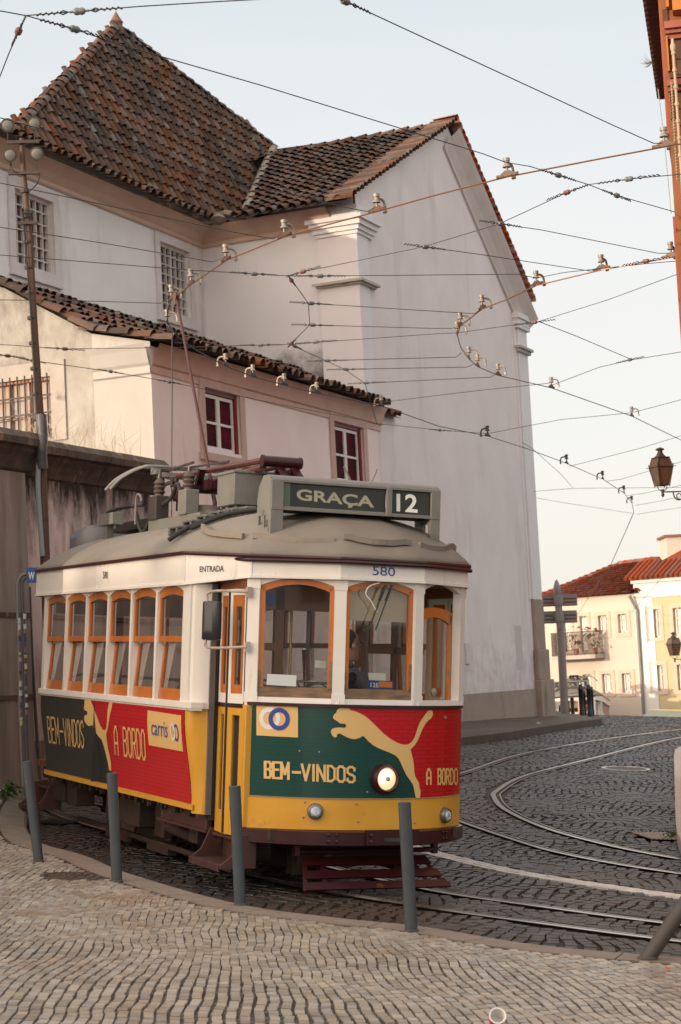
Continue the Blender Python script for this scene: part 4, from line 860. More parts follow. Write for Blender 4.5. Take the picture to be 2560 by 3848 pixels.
WOODW = mat('tram_wood_worn', (.10, .085, .07), .8, (.30, .17, .08), 7, 8, .4, stretch=(1, 1, 6), dirt=(.40, .18, .05), dscale=7, dlo=.64, dhi=.70)
WOODD = mat('tram_wood_dark', (.24, .085, .026), .4, (.14, .052, .018), 6, 6, .6, stretch=(1, 1, .3))
INNER = mat('tram_inner', (.30, .22, .14), .7); RUBBER = mat('rubber_black', (.018, .018, .018), .7); BLACKM = mat('metal_black', (.022, .021, .022), .55, (.05, .04, .035), 8)
UND = mat('underframe', (.020, .014, .011), .7, (.055, .029, .018), 5, 8, .5, dirt=(.014, .011, .009), dscale=4, dlo=.5, dhi=.7)
STEP = mat('step_maroon', (.075, .030, .023), .55, (.045, .017, .014), 5, 8, .6, dirt=(.25, .16, .11), dscale=7, dlo=.60, dhi=.75)
CHROME = mat('chrome', (.6, .58, .54), .2, metal=1.); BLUE = mat('ink_blue', (.02, .05, .28), .5); INK = mat('ink_black', (.03, .028, .028), .6)
PAPER = mat('paper', (.74, .78, .74), .8); SEATM = mat('seat_dark', (.045, .035, .03), .6, (.08, .06, .05), 6)
HW = 1.19; ZS0, ZB = .606, 1.447; ZF0, ZF1 = 2.408, 2.655
XP, WF, XF, WC = 5.19, .93, 5.56, .346
tram = thing('tram', 'yellow and white vintage tram with red and green welcome livery on the near tracks', 'tram')
tram.matrix_world = Matrix([list(RW[i])+[TR[i]] for i in range(3)]+[[0, 0, 0, 1]])
def tp(b, name, m, parent=None, **k): return b.build(name, m, parent or tram, **k)
bx = lambda b, x0, x1, y0, y1, z0, z1: b.box((x0, y0, z0), (x1, y1, z1))
# lower front: a bowed apron. fx(y) gives its plan
def fx(y, w=.945, x0=5.17, bow=.44): return x0+bow*(1-min(abs(y)/w, 1.)**2.5)
def fpt(y, z, off=0.):                           # point on the bowed apron
    d = (fx(y+.01)-fx(y-.01))/.02; n_ = nrm((1, -d, 0)); o = np.array([fx(y)+.02*max(0, (.75-z))*1.0, y, z]); return o+n_*off
def front_px(px, py):                            # photo pixel -> (y, z) on the apron
    y = 0.; 
    for _ in range(12): p = tpl(px, py, 0, fx(y)); y = .5*y+.5*float(np.clip(p[1], -.95, .95))
    return float(p[1]), float(p[2])
zf = lambda x, y: front_px(880+.636*x, 1900+.636*y)   # pixel of my enlarged front crop
z1 = lambda x, y: (100+.594*x, 1900+.594*y)
def yside(z): return -(1.106+.084*float(sst(.62, 1.35, z)))   # tumblehome of the side panel
def side_px(px, py):
    y = -1.15
    for _ in range(8): p = tpl(px, py, 1, y); y = yside(p[2])
    return float(p[0]), float(p[2])
zs = lambda x, y: side_px(*z1(x, y))
spt = lambda x, z, off=0.: np.array([x, yside(z)-off, z])
def drape(polys, fn, off, ustep=.035, vstep=.06):    # 2D pieces -> bent onto a surface
    bm = bmesh.new()
    for pl in polys:
        P = [Vector((p[0], p[1], 0)) for p in pl]
        vs = [bm.verts.new(p) for p in P]
        for t in tessellate_polygon([P]):
            try: bm.faces.new([vs[i] for i in t])
            except ValueError: pass
    for ax, st in ((0, ustep), (1, vstep)):
        c = [v.co[ax] for v in bm.verts]; a = math.ceil(min(c)/st)*st
        while a < max(c):
            n = Vector((0, 0, 0)); n[ax] = 1; p = Vector((0, 0, 0)); p[ax] = a
            bmesh.ops.bisect_plane(bm, geom=bm.verts[:]+bm.edges[:]+bm.faces[:], plane_co=p, plane_no=n, dist=1e-6); a += st
    b = MB(); bm.verts.ensure_lookup_table(); bm.verts.index_update()
    b.add([fn(v.co.x, v.co.y, off) for v in bm.verts], [tuple(v.index for v in f.verts) for f in bm.faces]); bm.free(); return b
def strip(p, q, w):                              # one stroke of a letter
    p, q = np.array(p, float), np.array(q, float); d = nrm(q-p); n_ = np.array([-d[1], d[0]])*w/2; p, q = p-d*w*.5, q+d*w*.5
    return [tuple(p+n_), tuple(p-n_), tuple(q-n_), tuple(q+n_)]
GL = {'B': [[(0, 0), (0, 1)], [(0, 1), (.7, 1), (1, .88), (1, .66), (.7, .54), (0, .54)], [(.7, .54), (1, .40), (1, .12), (.7, 0), (0, 0)]],
 'E': [[(0, 0), (0, 1)], [(0, 1), (1, 1)], [(0, .54), (.8, .54)], [(0, 0), (1, 0)]], 'M': [[(0, 0), (0, 1)], [(0, 1), (.5, .30)], [(.5, .30), (1, 1)], [(1, 1), (1, 0)]],
 'V': [[(0, 1), (.5, 0)], [(.5, 0), (1, 1)]], 'I': [[(.5, 0), (.5, 1)]], 'N': [[(0, 0), (0, 1)], [(0, 1), (1, 0)], [(1, 0), (1, 1)]],
 'D': [[(0, 0), (0, 1)], [(0, 1), (.55, 1), (1, .82), (1, .18), (.55, 0), (0, 0)]], 'O': [[(.3, 0), (0, .14), (0, .86), (.3, 1), (.7, 1), (1, .86), (1, .14), (.7, 0), (.3, 0)]],
 'S': [[(1, .80), (1, .9), (.7, 1), (.3, 1), (0, .88), (0, .64), (.3, .53), (.7, .47), (1, .36), (1, .12), (.7, 0), (.3, 0), (0, .10), (0, .2)]],
 'A': [[(0, 0), (0, .75), (.32, 1), (.68, 1), (1, .75), (1, 0)], [(0, .40), (1, .40)]], 'R': [[(0, 0), (0, 1)], [(0, 1), (.7, 1), (1, .86), (1, .62), (.7, .50), (0, .50)], [(.45, .5), (1, 0)]], '-': [[(0, .5), (1, .5)]]}
def letters(txt, box, conv, w, gap=.42):         # letters inside a 4 corner pixel box (tl, tr, br, bl)
    wid = {'I': .25, 'M': 1.25, 'N': 1.05, '-': 1.1, 'V': 1.1}; tot = sum(wid.get(c, 1)+gap for c in txt)-gap; x = 0; out = []
    tl, tr, br, bl = [np.array(p, float) for p in box]
    def P(u, v): a = conv(*((tl*(1-u)+tr*u)*v+(bl*(1-u)+br*u)*(1-v))); return a
    for c in txt:
        cw = wid.get(c, 1)
        for st in GL.get(c, []):
            for p, q in zip(st[:-1], st[1:]):
                a = P((x+p[0]*cw)/tot, p[1]); e_ = P((x+q[0]*cw)/tot, q[1]); out.append(strip(a, e_, w))
        x += cw+gap
    return out
def text_polys(s, bold=0.):                      # built-in font as 2D triangles in a unit box
    cu = bpy.data.curves.new('t', 'FONT'); cu.body = s; cu.resolution_u = 4; cu.offset = bold; o = bpy.data.objects.new('t', cu); COL.objects.link(o)
    dg = bpy.context.evaluated_depsgraph_get(); dg.update(); me = o.evaluated_get(dg).to_mesh(); V = np.array([v.co[:2] for v in me.vertices]); Fs = [tuple(p.vertices) for p in me.polygons]
    lo, hi = V.min(0), V.max(0); V = (V-lo)/(hi-lo); bpy.data.objects.remove(o); bpy.data.curves.remove(cu); return [[tuple(V[i]) for i in f] for f in Fs]
def text_px(s, box, conv, bold=0.):
    tl, tr, br, bl = [np.array(p, float) for p in box]
    return [[conv(*((tl*(1-u)+tr*u)*v+(bl*(1-u)+br*u)*(1-v))) for u, v in pl] for pl in text_polys(s, bold)]
def ring2(c, r0, r1, a0=0, a1=2*math.pi, n=36):
    ts = np.linspace(a0, a1, n+1); P = lambda r_, t: (c[0]+r_[0]*math.cos(t), c[1]+r_[1]*math.sin(t))
    return [[P(r0, s), P(r1, s), P(r1, t), P(r0, t)] for s, t in zip(ts[:-1], ts[1:])]
# ---- side panels, belt rails, pillars, windows on both sides of the saloon
X0, BAY = .127, .695
for sd in (-1, 1):
    my = lambda p: (p[0], p[1]*(-sd), p[2])
    zz = np.linspace(ZS0, ZB-.05, 12); b = MB()
    b.loft([[my(spt(x, z)) for z in zz]+[my((x, -1.06, ZB-.05)), my((x, -1.02, ZS0))] for x in (0, 4.40)], closed=True, caps=True)
    sp = tp(b, 'side_panel', TGS, smooth=True)
    b = MB(); b.loft([[my(spt(x, z, o)) for z, o in ((ZS0-.035, .0), (ZS0-.035, .012), (ZS0+.012, .012), (ZS0+.012, .0))] for x in (-.02, 4.46)], caps=True); tp(b, 'skirt_strip', TY)
    b = MB(); bx(b, -.03, 4.60, *sorted((sd*1.10, sd*1.212)), ZB-.055, ZB+.0); bx(b, -.03, 4.60, *sorted((sd*1.11, sd*1.20)), ZB-.07, ZB-.056); tp(b, 'belt_rail', TW, bevel=.006)
    ps = [(-.0, .085)]+[(X0+k*BAY-.026, X0+k*BAY+.026) for k in range(1, 6)]+[(X0+6*BAY-.015, 4.46)]
    for a, c in ps: b = MB(); bx(b, a, c, *sorted((sd*1.12, sd*1.192)), ZB, ZF0+.0); b.mi = 0; tp(b, 'pillar', TW)
    for k in range(6):
        xa, xb = (ps[k][1], ps[k+1][0]); n = 10; zt_, rise = 2.315, .05
        arc = lambda xa, xb, z0, rs: [(xa+(xb-xa)*t/n, z0+rs*math.sin(math.pi*(.12+.76*t/n))**1-rs*math.sin(math.pi*.12)) for t in range(n+1)]
        top = arc(xa, xb, zt_+.035, rise+.04); b = MB()
        for (p, q) in zip(top[:-1], top[1:]):
            y0_, y1_ = sd*1.188, sd*1.125
            b.add([(p[0], y0_, p[1]), (q[0], y0_, q[1]), (q[0], y0_, ZF0+.02), (p[0], y0_, ZF0+.02)], [(0, 1, 2, 3)]); b.add([(p[0], y0_, p[1]), (q[0], y0_, q[1]), (q[0], y1_, q[1]), (p[0], y1_, p[1])], [(0, 1, 2, 3)])
        tp(b, 'arch_panel', TW)
        # wooden sashes: arched upper sash, mid rail, taller lower sash leaning in
        b = MB(); t2 = arc(xa+.028, xb-.028, zt_-.018, rise); yo, yi = sd*1.172, sd*1.142
        for i in range(n): b.hexa([(top[i][0], yo, top[i][1]), (top[i+1][0], yo, top[i+1][1]), (top[i+1][0], yi, top[i+1][1]), (top[i][0], yi, top[i][1])], [(t2[i][0], yo, t2[i][1]), (t2[i+1][0], yo, t2[i+1][1]), (t2[i+1][0], yi, t2[i+1][1]), (t2[i][0], yi, t2[i][1])])
        zm = 1.955
        for p, q in ((xa, xa+.030), (xb-.030, xb)): bx(b, p, q, *sorted((yo, yi)), zm, t2[0][1]+.01)
        bx(b, xa, xb, *sorted((sd*1.174, yi)), zm-.024, zm+.026)
        w = tp(b, 'window', WOOD)
        lean = .045
        Lp = lambda x, z, y: (x, y-sd*lean*(z-ZB)/(zm-ZB), z)
        b = MB(); yo, yi = sd*1.160, sd*1.132
        for x_0, x_1, z_0, z_1 in ((xa+.003, xa+.034, ZB, zm-.04), (xb-.034, xb-.003, ZB, zm-.04), (xa+.034, xb-.034, ZB, ZB+.095)): b.hexa([Lp(x_0, z_0, yo), Lp(x_1, z_0, yo), Lp(x_1, z_0, yi), Lp(x_0, z_0, yi)], [Lp(x_0, z_1, yo), Lp(x_1, z_1, yo), Lp(x_1, z_1, yi), Lp(x_0, z_1, yi)])
        tp(b, 'lower_sash', WOOD, w)
        b = MB(); b.add([Lp(xa+.03, ZB+.09, sd*1.145), Lp(xb-.03, ZB+.09, sd*1.145), Lp(xb-.03, zm-.02, sd*1.145), Lp(xa+.03, zm-.02, sd*1.145)], [(0, 1, 2, 3)])
        b.add([(xa+.03, sd*1.155, zm+.02), (xb-.03, sd*1.155, zm+.02), (xb-.03, sd*1.155, t2[0][1]+.01), (xa+.03, sd*1.155, t2[0][1]+.01)], [(0, 1, 2, 3)]); b.sheet([(p[0], sd*1.155, p[1]) for p in t2]+[]) if False else None
        for i in range(n): b.add([(t2[i][0], sd*1.155, t2[0][1]), (t2[i+1][0], sd*1.155, t2[0][1]), (t2[i+1][0], sd*1.155, t2[i+1][1]+.01), (t2[i][0], sd*1.155, t2[i][1]+.01)], [(0, 1, 2, 3)])
        tp(b, 'pane', GLASS if sd == -1 else GLASSF, w)
    if sd == -1:
        red = [(402, 1225), (1013, 1290), (1042, 1895), (541, 1680), (532, 1585), (515, 1500), (505, 1440), (470, 1400), (438, 1310)]
        red = [zs(*p) for p in red]; red[2] = (4.40, ZS0+.014); red[3] = (red[3][0], ZS0+.014); red[1] = (4.40, red[1][1])
        tp(drape([red], spt, .003), 'red_film', TRED, sp)
        puma = [(370, 1240), (375, 1224), (384, 1217), (392, 1219), (402, 1222), (410, 1235), (425, 1270), (440, 1310), (455, 1350), (470, 1390), (485, 1415), (497, 1423), (508, 1410), (513, 1370), (515, 1330), (518, 1290), (524, 1255), (533, 1238), (543, 1236), (547, 1250), (543, 1280), (535, 1310), (528, 1345), (522, 1385), (515, 1420), (508, 1450), (512, 1490), (520, 1540), (530, 1580), (537, 1620), (540, 1678), (527, 1674), (520, 1630), (508, 1580), (495, 1530), (480, 1480), (462, 1465), (445, 1440), (430, 1410), (415, 1385), (408, 1395), (395, 1395), (380, 1380), (370, 1360), (368, 1335), (375, 1325), (385, 1325), (390, 1312), (385, 1300), (372, 1295), (366, 1280), (370, 1265)]
        tp(drape([[zs(*p) for p in puma]], spt, .006), 'leaping_cat_emblem', TCR, sp)
        wl_ = .018
        tp(drape(letters('BEM-VINDOS', [(133, 1338), (362, 1368), (366, 1530), (147, 1494)], zs, .022, .42), spt, .006), 'lettering', TCR, sp)
        tp(drape(letters('A BORDO', [(556, 1398), (748, 1425), (757, 1606), (565, 1570)], zs, .022, .44), spt, .006), 'lettering', TCR, sp)
        crd = tp(drape([[zs(*p) for p in ((770, 1295), (983, 1328), (995, 1556), (778, 1515))]], spt, .006), 'company_card', TCR, sp)
        tp(drape(text_px('carris', [(795, 1356), (897, 1372), (898, 1470), (797, 1450)], zs), spt, .009), 'lettering', BLUE, sp)
        for cx_, cy_, m_ in ((932, 1432, FRAMEW), (952, 1438, BLUE)):
            c = zs(cx_, cy_); e_ = zs(cx_+15, cy_); g_ = zs(cx_, cy_-55); rr = (abs(e_[0]-c[0]), abs(g_[1]-c[1])); tp(drape(ring2(c, rr, (rr[0]*.62, rr[1]*.70)), spt, .009 if m_ is BLUE else .011, .05, .2), 'ring_logo', m_, sp)
        b = MB(); bx(b, 1.905, 1.913, -1.199, -1.08, ZS0+.02, ZB-.08); tp(b, 'panel_joint', INK)
# ---- fascia (letterboard) all round, with moulding and maroon gutter
def outline(o=0.):
    h = HW+.03+o; return [(-1.95-o, .26), (-1.6-o, .52+o*.8), (-.24, h), (4.38, h), (XP+.02+o*.4, WF+.03+o), (XF+.03+o, WC+.02+o*.5)]
def loop(pts): r_ = [(x, -y) for x, y in pts]; return r_+[(x, y) for x, y in reversed(pts)]
zlo = lambda x: ZF0 if x < 4.4 else ZF0+(2.454-ZF0)*float(sst(4.38, 5.19, x)); zhi = lambda x: ZF1 if x < 4.4 else ZF1-(ZF1-2.60)*float(sst(4.38, 5.6, x))
lp = loop(outline())
b = MB(); b.loft([[(x, y, zlo(x)-.0) for x, y in lp], [(x, y, zhi(x)) for x, y in lp]]); b.loft([[(x*.985+.02, y*.96, zlo(x)) for x, y in lp], [(x, y, zlo(x)) for x, y in lp]])
for zz_ in (0., 1.):
    for i_ in range(len(lp)):
        p_, q_ = np.array(lp[i_]), np.array(lp[(i_+1) % len(lp)]); L_ = np.linalg.norm(q_-p_); n_ = nrm((q_[1]-p_[1], -(q_[0]-p_[0]), 0)); n_ = n_ if n_[:2]@(p_-np.array([2, 0])) > 0 else -n_
        for t_ in np.arange(.06, L_-.03, .125):
            c_ = p_+(q_-p_)*t_/L_; z_ = zlo(c_[0])+.022 if zz_ == 0 else zhi(c_[0])-.035; b.lathe([(.007, -.001), (.006, .003), (.0, .005)], (c_[0], c_[1], z_), n_, 6)
for x_, y_ in ((4.38, -HW-.03), (XP+.02, -WF-.03), (1.9, -HW-.03)): b.box((x_-.006, y_-.005, zlo(x_)), (x_+.006, y_+.004, zhi(x_)))
fas = tp(b, 'fascia', TW)
b = MB(); b.loft([[(x, y, zlo(x)-.012+dz) for x, y in loop(outline(o))] for o, dz in ((-.002, 0), (.014, 0), (.014, .022), (-.002, .022))]); tp(b, 'fascia_moulding', TW)
b = MB(); b.loft([[(x, y, zhi(x)-.012+dz) for x, y in loop(outline(o))] for o, dz in ((-.002, 0), (.022, 0), (.026, .016), (.022, .030), (-.002, .03))]); tp(b, 'gutter', TMAR)
b = MB(); q = [(4.98, -1.012, 2.565), (XP+.03, -.975, 2.552), (XF+.055, -.365, 2.548), (XF+.055, .365, 2.548), (XP+.03, .975, 2.552)]; b.tube([np.array(p)+np.array([.012, 0, .03]) for p in q], .017, 8); tp(b, 'front_gutter_pipe', TMAR, smooth=True)
def on_plane_txt(s, box, P0, n, off, m, name, parent, bold=0.):
    P0 = np.array(P0); n = nrm(n)
    def hit(px, py): d = RW.T@ray(px, py); o = RW.T@(CAM-TR); return o+d*((n@(P0-o))/(n@d))+n*off
    tl, tr, br, bl = [np.array(p, float) for p in box]; b = MB()
    for pl in text_polys(s, bold): b.add([hit(*((tl*(1-u)+tr*u)*v+(bl*(1-u)+br*u)*(1-v))) for u, v in pl], [tuple(range(len(pl)))])
    return tp(b, name, m, parent)
z2 = lambda x, y: (880+.636*x, 1900+.636*y)
on_plane_txt('580', [z2(818, 358), z2(950, 366), z2(950, 418), z2(818, 410)], (XF+.03, 0, 2.5), (1, 0, 0), .004, BLUE, 'number', fas)
on_plane_txt('580', [z1(485, 416), z1(517, 418), z1(517, 463), z1(485, 461)], (1, -HW-.03, 2.5), (0, -1, 0), .004, INK, 'number', fas)
on_plane_txt('ENTRADA', [z1(1098, 384), z1(1250, 378), z1(1250, 416), z1(1098, 421)], (4.38, -HW-.03, 2.5), nrm((HW+.03-WF-.03, -(XP+.02-4.38), 0)), .004, INK, 'lettering', fas, .008)
# ---- roof: domed canvas, with rain strips, planks, vents
ro = loop(outline(.018)); dens = []
for i in range(len(ro)):
    p, q = ro[i], ro[(i+1) % len(ro)]; m_ = 8 if abs(p[0]-q[0]) > 3 else 4
    dens += [(p[0]+(q[0]-p[0])*k/m_, p[1]+(q[1]-p[1])*k/m_) for k in range(m_)]
def roofp(x, y, t):
    sx = min(max(x, .35), 4.25); px_, py_ = x+(sx-x)*t, y*(1-t); zz = zhi(x)+.015+(3.085-zhi(x)-.015)*(1-(1-t)**2.35)**.86; return (px_, py_, zz)
b = MB(); T_ = [0, .03, .08, .14, .21, .29, .38, .48, .58, .68, .78, .88, .96, 1.]
b.loft([[(x*.995, y*.99, zhi(x)+.0) for x, y in dens]]+[[roofp(x, y, t) for x, y in dens] for t in T_]); tp(b, 'roof', TROOF, smooth=True, angle=False)
b = MB(); b.loft([[(x*.97, y*.95, 2.44) for x, y in dens], [(x*.5+1.1, y*.05, 2.46) for x, y in dens]]); tp(b, 'ceiling', INNER)
def roof_at(x, y):                               # height of the roof over a plan point
    best = None; lo, hi = 0., 1.
    xx = x
    # find the outline parameter by shrinking towards the spine
    for t in np.linspace(0, 1, 120):
        sx = min(max(x, .35), 4.25); d = np.array([x-sx, y]); s_ = 1/(1-t+1e-6); e_ = (sx+d[0]*s_, d[1]*s_)
        ox = abs(e_[1]) > HW+.075 or e_[0] > 5.63 or (e_[0] > 4.38 and abs(e_[1]) > HW+.075-(e_[0]-4.38)*.32) or (e_[0] > XP and abs(e_[1]) > 1.0-(e_[0]-XP)*1.6)
        if ox: best = t; break
    t = best if best is not None else 1.; return zhi(min(e_[0], 5.6))+.015+(3.085-zhi(min(e_[0], 5.6))-.015)*(1-(1-t)**2.35)**.86
for pts in ([(4.02, -.95), (4.45, -1.05), (4.95, -.94)], [(5.06, -.90), (5.3, -.62), (5.44, -.36)], [(5.44, -.28), (5.50, 0), (5.46, .30)], [(5.42, .40), (5.28, .66), (5.02, .93)]):
    c = catmull(pts, 5); b = MB()
    for p, q in zip(c[:-1], c[1:]): b.beam((p[0], p[1], roof_at(*p)+.014), (q[0], q[1], roof_at(*q)+.014), .03, .046)
    tp(b, 'rain_strip', TROOF)
for k in range(6):
    y = -1.03+k*.125; b = MB(); x = 3.62; z_ = roof_at(x, y)+.05; bx(b, x-.13, x+.13, y-.045, y+.045, z_, z_+.022); bx(b, x-.11, x-.08, y-.05, y+.05, z_-.06, z_); bx(b, x+.08, x+.11, y-.05, y+.05, z_-.06, z_); tp(b, 'roof_plank', TGREY, bevel=.006)
b = MB(); b.tube(catmull([(3.80, y, roof_at(3.80, y)+.035) for y in (-1.17, -1.05, -.9, -.7, -.5, -.3)]+[(4.1, -.1, 3.12), (4.6, .1, 3.12), (5.0, .5, 3.04)], 6), .02, 8); b.tube(catmull([(3.86, y, roof_at(3.86, y)+.03) for y in (-1.0, -.7, -.4, -.2)], 6), .018, 8); tp(b, 'roof_cable', RUBBER, smooth=True)
for x, y, r_, h in ((2.10, -.22, .19, .21), (-.42, -.55, .20, .17)):
    z_ = roof_at(x, y)-.06; b = MB(); b.lathe([(r_, -.05), (r_, .02), (r_*.96, .07), (r_*.82, h*.75), (r_*.62, h*1.05), (r_*.58, h*1.12), (.0, h*1.14)], (x, y, z_), n=28); tp(b, 'roof_vent', TGREY if x < 1 else TROOF, smooth=True)
# destination box
DB0, DB1 = 4.80, 5.10; b = MB(); yL, yR, zb0, zb1 = -.77, .745, 3.00, 3.285
prof = [(DB1, zb0), (DB1, 3.235), (DB1-.03, 3.265), (DB1-.08, zb1), (DB0+.12, zb1), (DB0+.03, 3.20), (DB0, 3.10), (DB0, zb0)]
for y0, y1 in ((yL, yL+.012), (yR-.012, yR)): b.prism([(x, y0, z) for x, z in prof], (0, y1-y0, 0))
n_ = len(prof)
for i in range(2, n_-2): p, q = prof[i-1], prof[i]; b.add([(p[0], yL, p[1]), (p[0], yR, p[1]), (q[0], yR, q[1]), (q[0], yL, q[1])], [(0, 1, 2, 3)])
b.add([(DB0, yL, zb0), (DB0, yR, zb0), (DB0, yR, 3.10), (DB0, yL, 3.10)], [(0, 1, 2, 3)]); b.add([(DB0, yL, zb0+.02), (DB0, yR, zb0+.02), (DB1, yR, zb0+.02), (DB1, yL, zb0+.02)], [(0, 1, 2, 3)])
bx(b, DB1-.02, DB1+.004, yL, yR, 3.222, 3.245); bx(b, DB1-.02, DB1+.004, yL, yR, zb0, 3.028)
for y0, y1 in ((yL, yL+.105), (.25, .30), (yR-.085, yR)): bx(b, DB1-.02, DB1+.006, y0, y1, zb0, 3.24)
box_ = tp(b, 'destination_box', TGREY, bevel=.004)
for y0, y1 in ((yL, yL+.105), (yR-.085, yR)):
    b = MB(); bx(b, DB1-.05, DB1, y0, y1, 2.74, 3.0); bx(b, DB0, DB0+.04, y0, y0+.02 if y0 < 0 else y1, 2.80, 3.0); bx(b, DB0+.13, DB0+.16, y0, y0+.012, 2.78, 3.0); bx(b, DB0+.04, DB1-.05, y0, y0+.012, 2.96, 3.0); bx(b, DB0, DB1-.03, y0, y0+.012, 2.74, 2.86); tp(b, 'bracket', TGREY, box_)
SIGN = mat('sign_blind', (.016, .018, .015), .4, (.026, .028, .023), 4)
b = MB(); bx(b, DB1-.045, DB1-.022, yL+.1, .25, 3.028, 3.222); tp(b, 'display', SIGN, box_); b = MB(); bx(b, DB1-.045, DB1-.022, .30, yR-.08, 3.028, 3.222); tp(b, 'display', SIGN, box_)
z3 = lambda x, y: (480+.816*x, 1650+.816*y); SGT = mat('sign_text', (.30, .285, .22), .6); SGW = mat('sign_number', (.72, .72, .64), .5)
on_plane_txt('GRAÇA', [z3(778, 228), z3(1135, 264), z3(1135, 328), z3(778, 292)], (DB1-.021, 0, 3), (1, 0, 0), .001, SGT, 'lettering', box_, .028)
on_plane_txt('12', [z3(1238, 250), z3(1335, 256), z3(1335, 340), z3(1238, 332)], (DB1-.021, 0, 3), (1, 0, 0), .001, SGW, 'number', box_, .022)
b = MB(); bx(b, DB1-.0215, DB1-.0185, yL+.1, .25, 3.028, 3.034); tp(b, 'display_edge', TGREY, box_)
b = MB(); bx(b, DB1-.035, DB1-.0195, yL+.104, yL+.17, 3.03, 3.22); tp(b, 'display_window', mat('sign_green', (.07, .11, .06), .2), box_)
for a_ in (-.35, .25): b = MB(); b.tube([(4.95, .1+a_*.3, 3.28), (4.95, .1+a_*.3+a_*.2, 3.40)], .008, 6); tp(b, 'rod', TGREY, box_)
# resistor box, beams, insulators, low rear gear
b = MB(); bx(b, 2.76, 3.20, -.36, .22, 3.19, 3.475); bx(b, 2.745, 3.215, -.375, .235, 3.475, 3.50); bx(b, 2.85, 2.9, -.3, .1, 3.0, 3.19); bx(b, 3.05, 3.1, -.3, .1, 3.0, 3.19); tp(b, 'resistor_box', TGREY, bevel=.006)
b = MB(); bx(b, 1.10, 2.60, -.46, -.38, 3.02, 3.15); bx(b, 1.10, 2.60, .38, .46, 3.02, 3.15); bx(b, 1.10, 1.16, -.4, .4, 3.04, 3.14); tp(b, 'roof_beam', TGREY)
for x, y, c_ in ((1.28, -.42, BLACKM), (2.15, -.42, TGREY), (1.28, .42, BLACKM), (2.15, .42, BLACKM)):
    b = MB(); bx(b, x-.11, x+.11, y-.07, y+.07, 3.15, 3.39); tp(b, 'gear_case', c_, bevel=.01)
    b = MB(); b.lathe([(.05, 0)]+[(r_, .02+i*.022) for i, r_ in enumerate((.045, .062, .045, .062, .045, .06, .045))]+[(.02, .18), (.02, .22)], (x, y, 3.39), n=14); tp(b, 'insulator', mat('insul_dark', (.07, .05, .04), .35), smooth=True)
b = MB(); bx(b, -.55, .98, -.34, .34, 3.12, 3.16); bx(b, -.5, .95, -.30, -.26, 3.16, 3.22); bx(b, -.5, .95, .26, .30, 3.16, 3.22)
for k in range(10): b.tube([(-.45+k*.14, -.28, 3.2), (-.45+k*.14, .28, 3.2)], .03, 6)
tp(b, 'switch_tray', BLACKM)
b = MB(); bx(b, .25, .72, -.72, -.60, 3.13, 3.25); bx(b, .40, .46, -.70, -.62, 2.9, 3.13); tp(b, 'lamp_case', TGREY, bevel=.006)
b = MB(); b.prism([(-1.5, y_, z_) for y_, z_ in ((-.52, 2.78), (-.52, 3.10), (-.45, 3.20), (-.32, 3.25), (.4, 3.25), (.52, 3.10), (.52, 2.78))], (.32, 0, 0)); tp(b, 'rear_destination_box', mat('tram_blue_grey', (.16, .19, .22), .5, (.12, .14, .16), 6), bevel=.01)
for q in ([(.2, -.5, 3.16), (-.05, -.55, 3.28), (.3, -.5, 3.33), (.9, -.45, 3.33)], [(1.1, -.44, 3.16), (.9, -.46, 3.05), (.8, -.5, 3.25)], [(1.4, -.42, 3.3), (1.6, -.40, 3.36), (1.75, -.40, 3.48), (1.85, -.4, 3.40)]): tp(MB().tube(catmull(q, 6), .02, 8), 'cable', RUBBER, smooth=True)
b = MB(); b.tube(catmull([(.95, -.55, 3.12), (.95, -.55, 3.36), (.99, -.55, 3.42), (1.08, -.55, 3.40), (1.13, -.55, 3.34)], 6), .012, 8); tp(b, 'rope_hook', TGREY, smooth=True)
# folded pantograph: drum, long arms, bow with horns
b = MB(); b.tube([(3.42, -.17, 3.575), (3.42, .17, 3.575)], .050, 18); b.tube([(3.42, -.19, 3.575), (3.42, -.17, 3.575)], .056, 18); b.tube([(3.42, .17, 3.575), (3.42, .19, 3.575)], .056, 18); tp(b, 'pantograph_drum', TMAR, smooth=True)
b = MB(); 
for y in (-.02, .12): b.beam((3.42, y, 3.54), (3.62, y+.05, 3.33), .07, .025); b.beam((3.42, y, 3.54), (3.30, y, 3.30), .05, .03)
b.beam((3.1, .05, 3.30), (3.7, .05, 3.30), .30, .05); tp(b, 'drum_bracket', TMAR)
b = MB(); b.beam((1.30, -.26, 3.39), (2.30, -.26, 3.45), .05, .09); b.beam((1.30, .26, 3.39), (2.30, .26, 3.45), .05, .09); b.beam((2.05, -.34, 3.41), (2.05, .34, 3.41), .09, .07); b.beam((2.3, -.26, 3.44), (2.3, .26, 3.44), .06); b.beam((2.05, -.30, 3.41), (2.12, -.28, 3.60), .07, .03); b.beam((2.02, -.31, 3.40), (1.90, -.30, 3.32), .05, .03); tp(b, 'pantograph_base', TMAR)
PBR = mat('arm_brown', (.12, .04, .034), .3, (.07, .028, .024), 7, metal=.35)
for y in (-.15, .15): b = MB(); b.tube([(3.40, y, 3.585), (1.30, y*1.6, 3.60)], [.030, .024], 10); b.tube([(3.36, y, 3.52), (2.9, y*1.05, 3.515)], .034, 10); b.tube([(2.95, y, 3.515), (1.22, y*1.4, 3.475)], .019, 8); tp(b, 'pantograph_arm', PBR, smooth=True)
b = MB()
for x in (1.0, 1.16): b.tube(catmull([(x-.28, -.80, 3.47), (x-.17, -.72, 3.58), (x-.05, -.56, 3.68), (x, -.40, 3.70), (x, .40, 3.70), (x-.05, .56, 3.68), (x-.17, .72, 3.58), (x-.28, .80, 3.47)], 6), .016, 8)
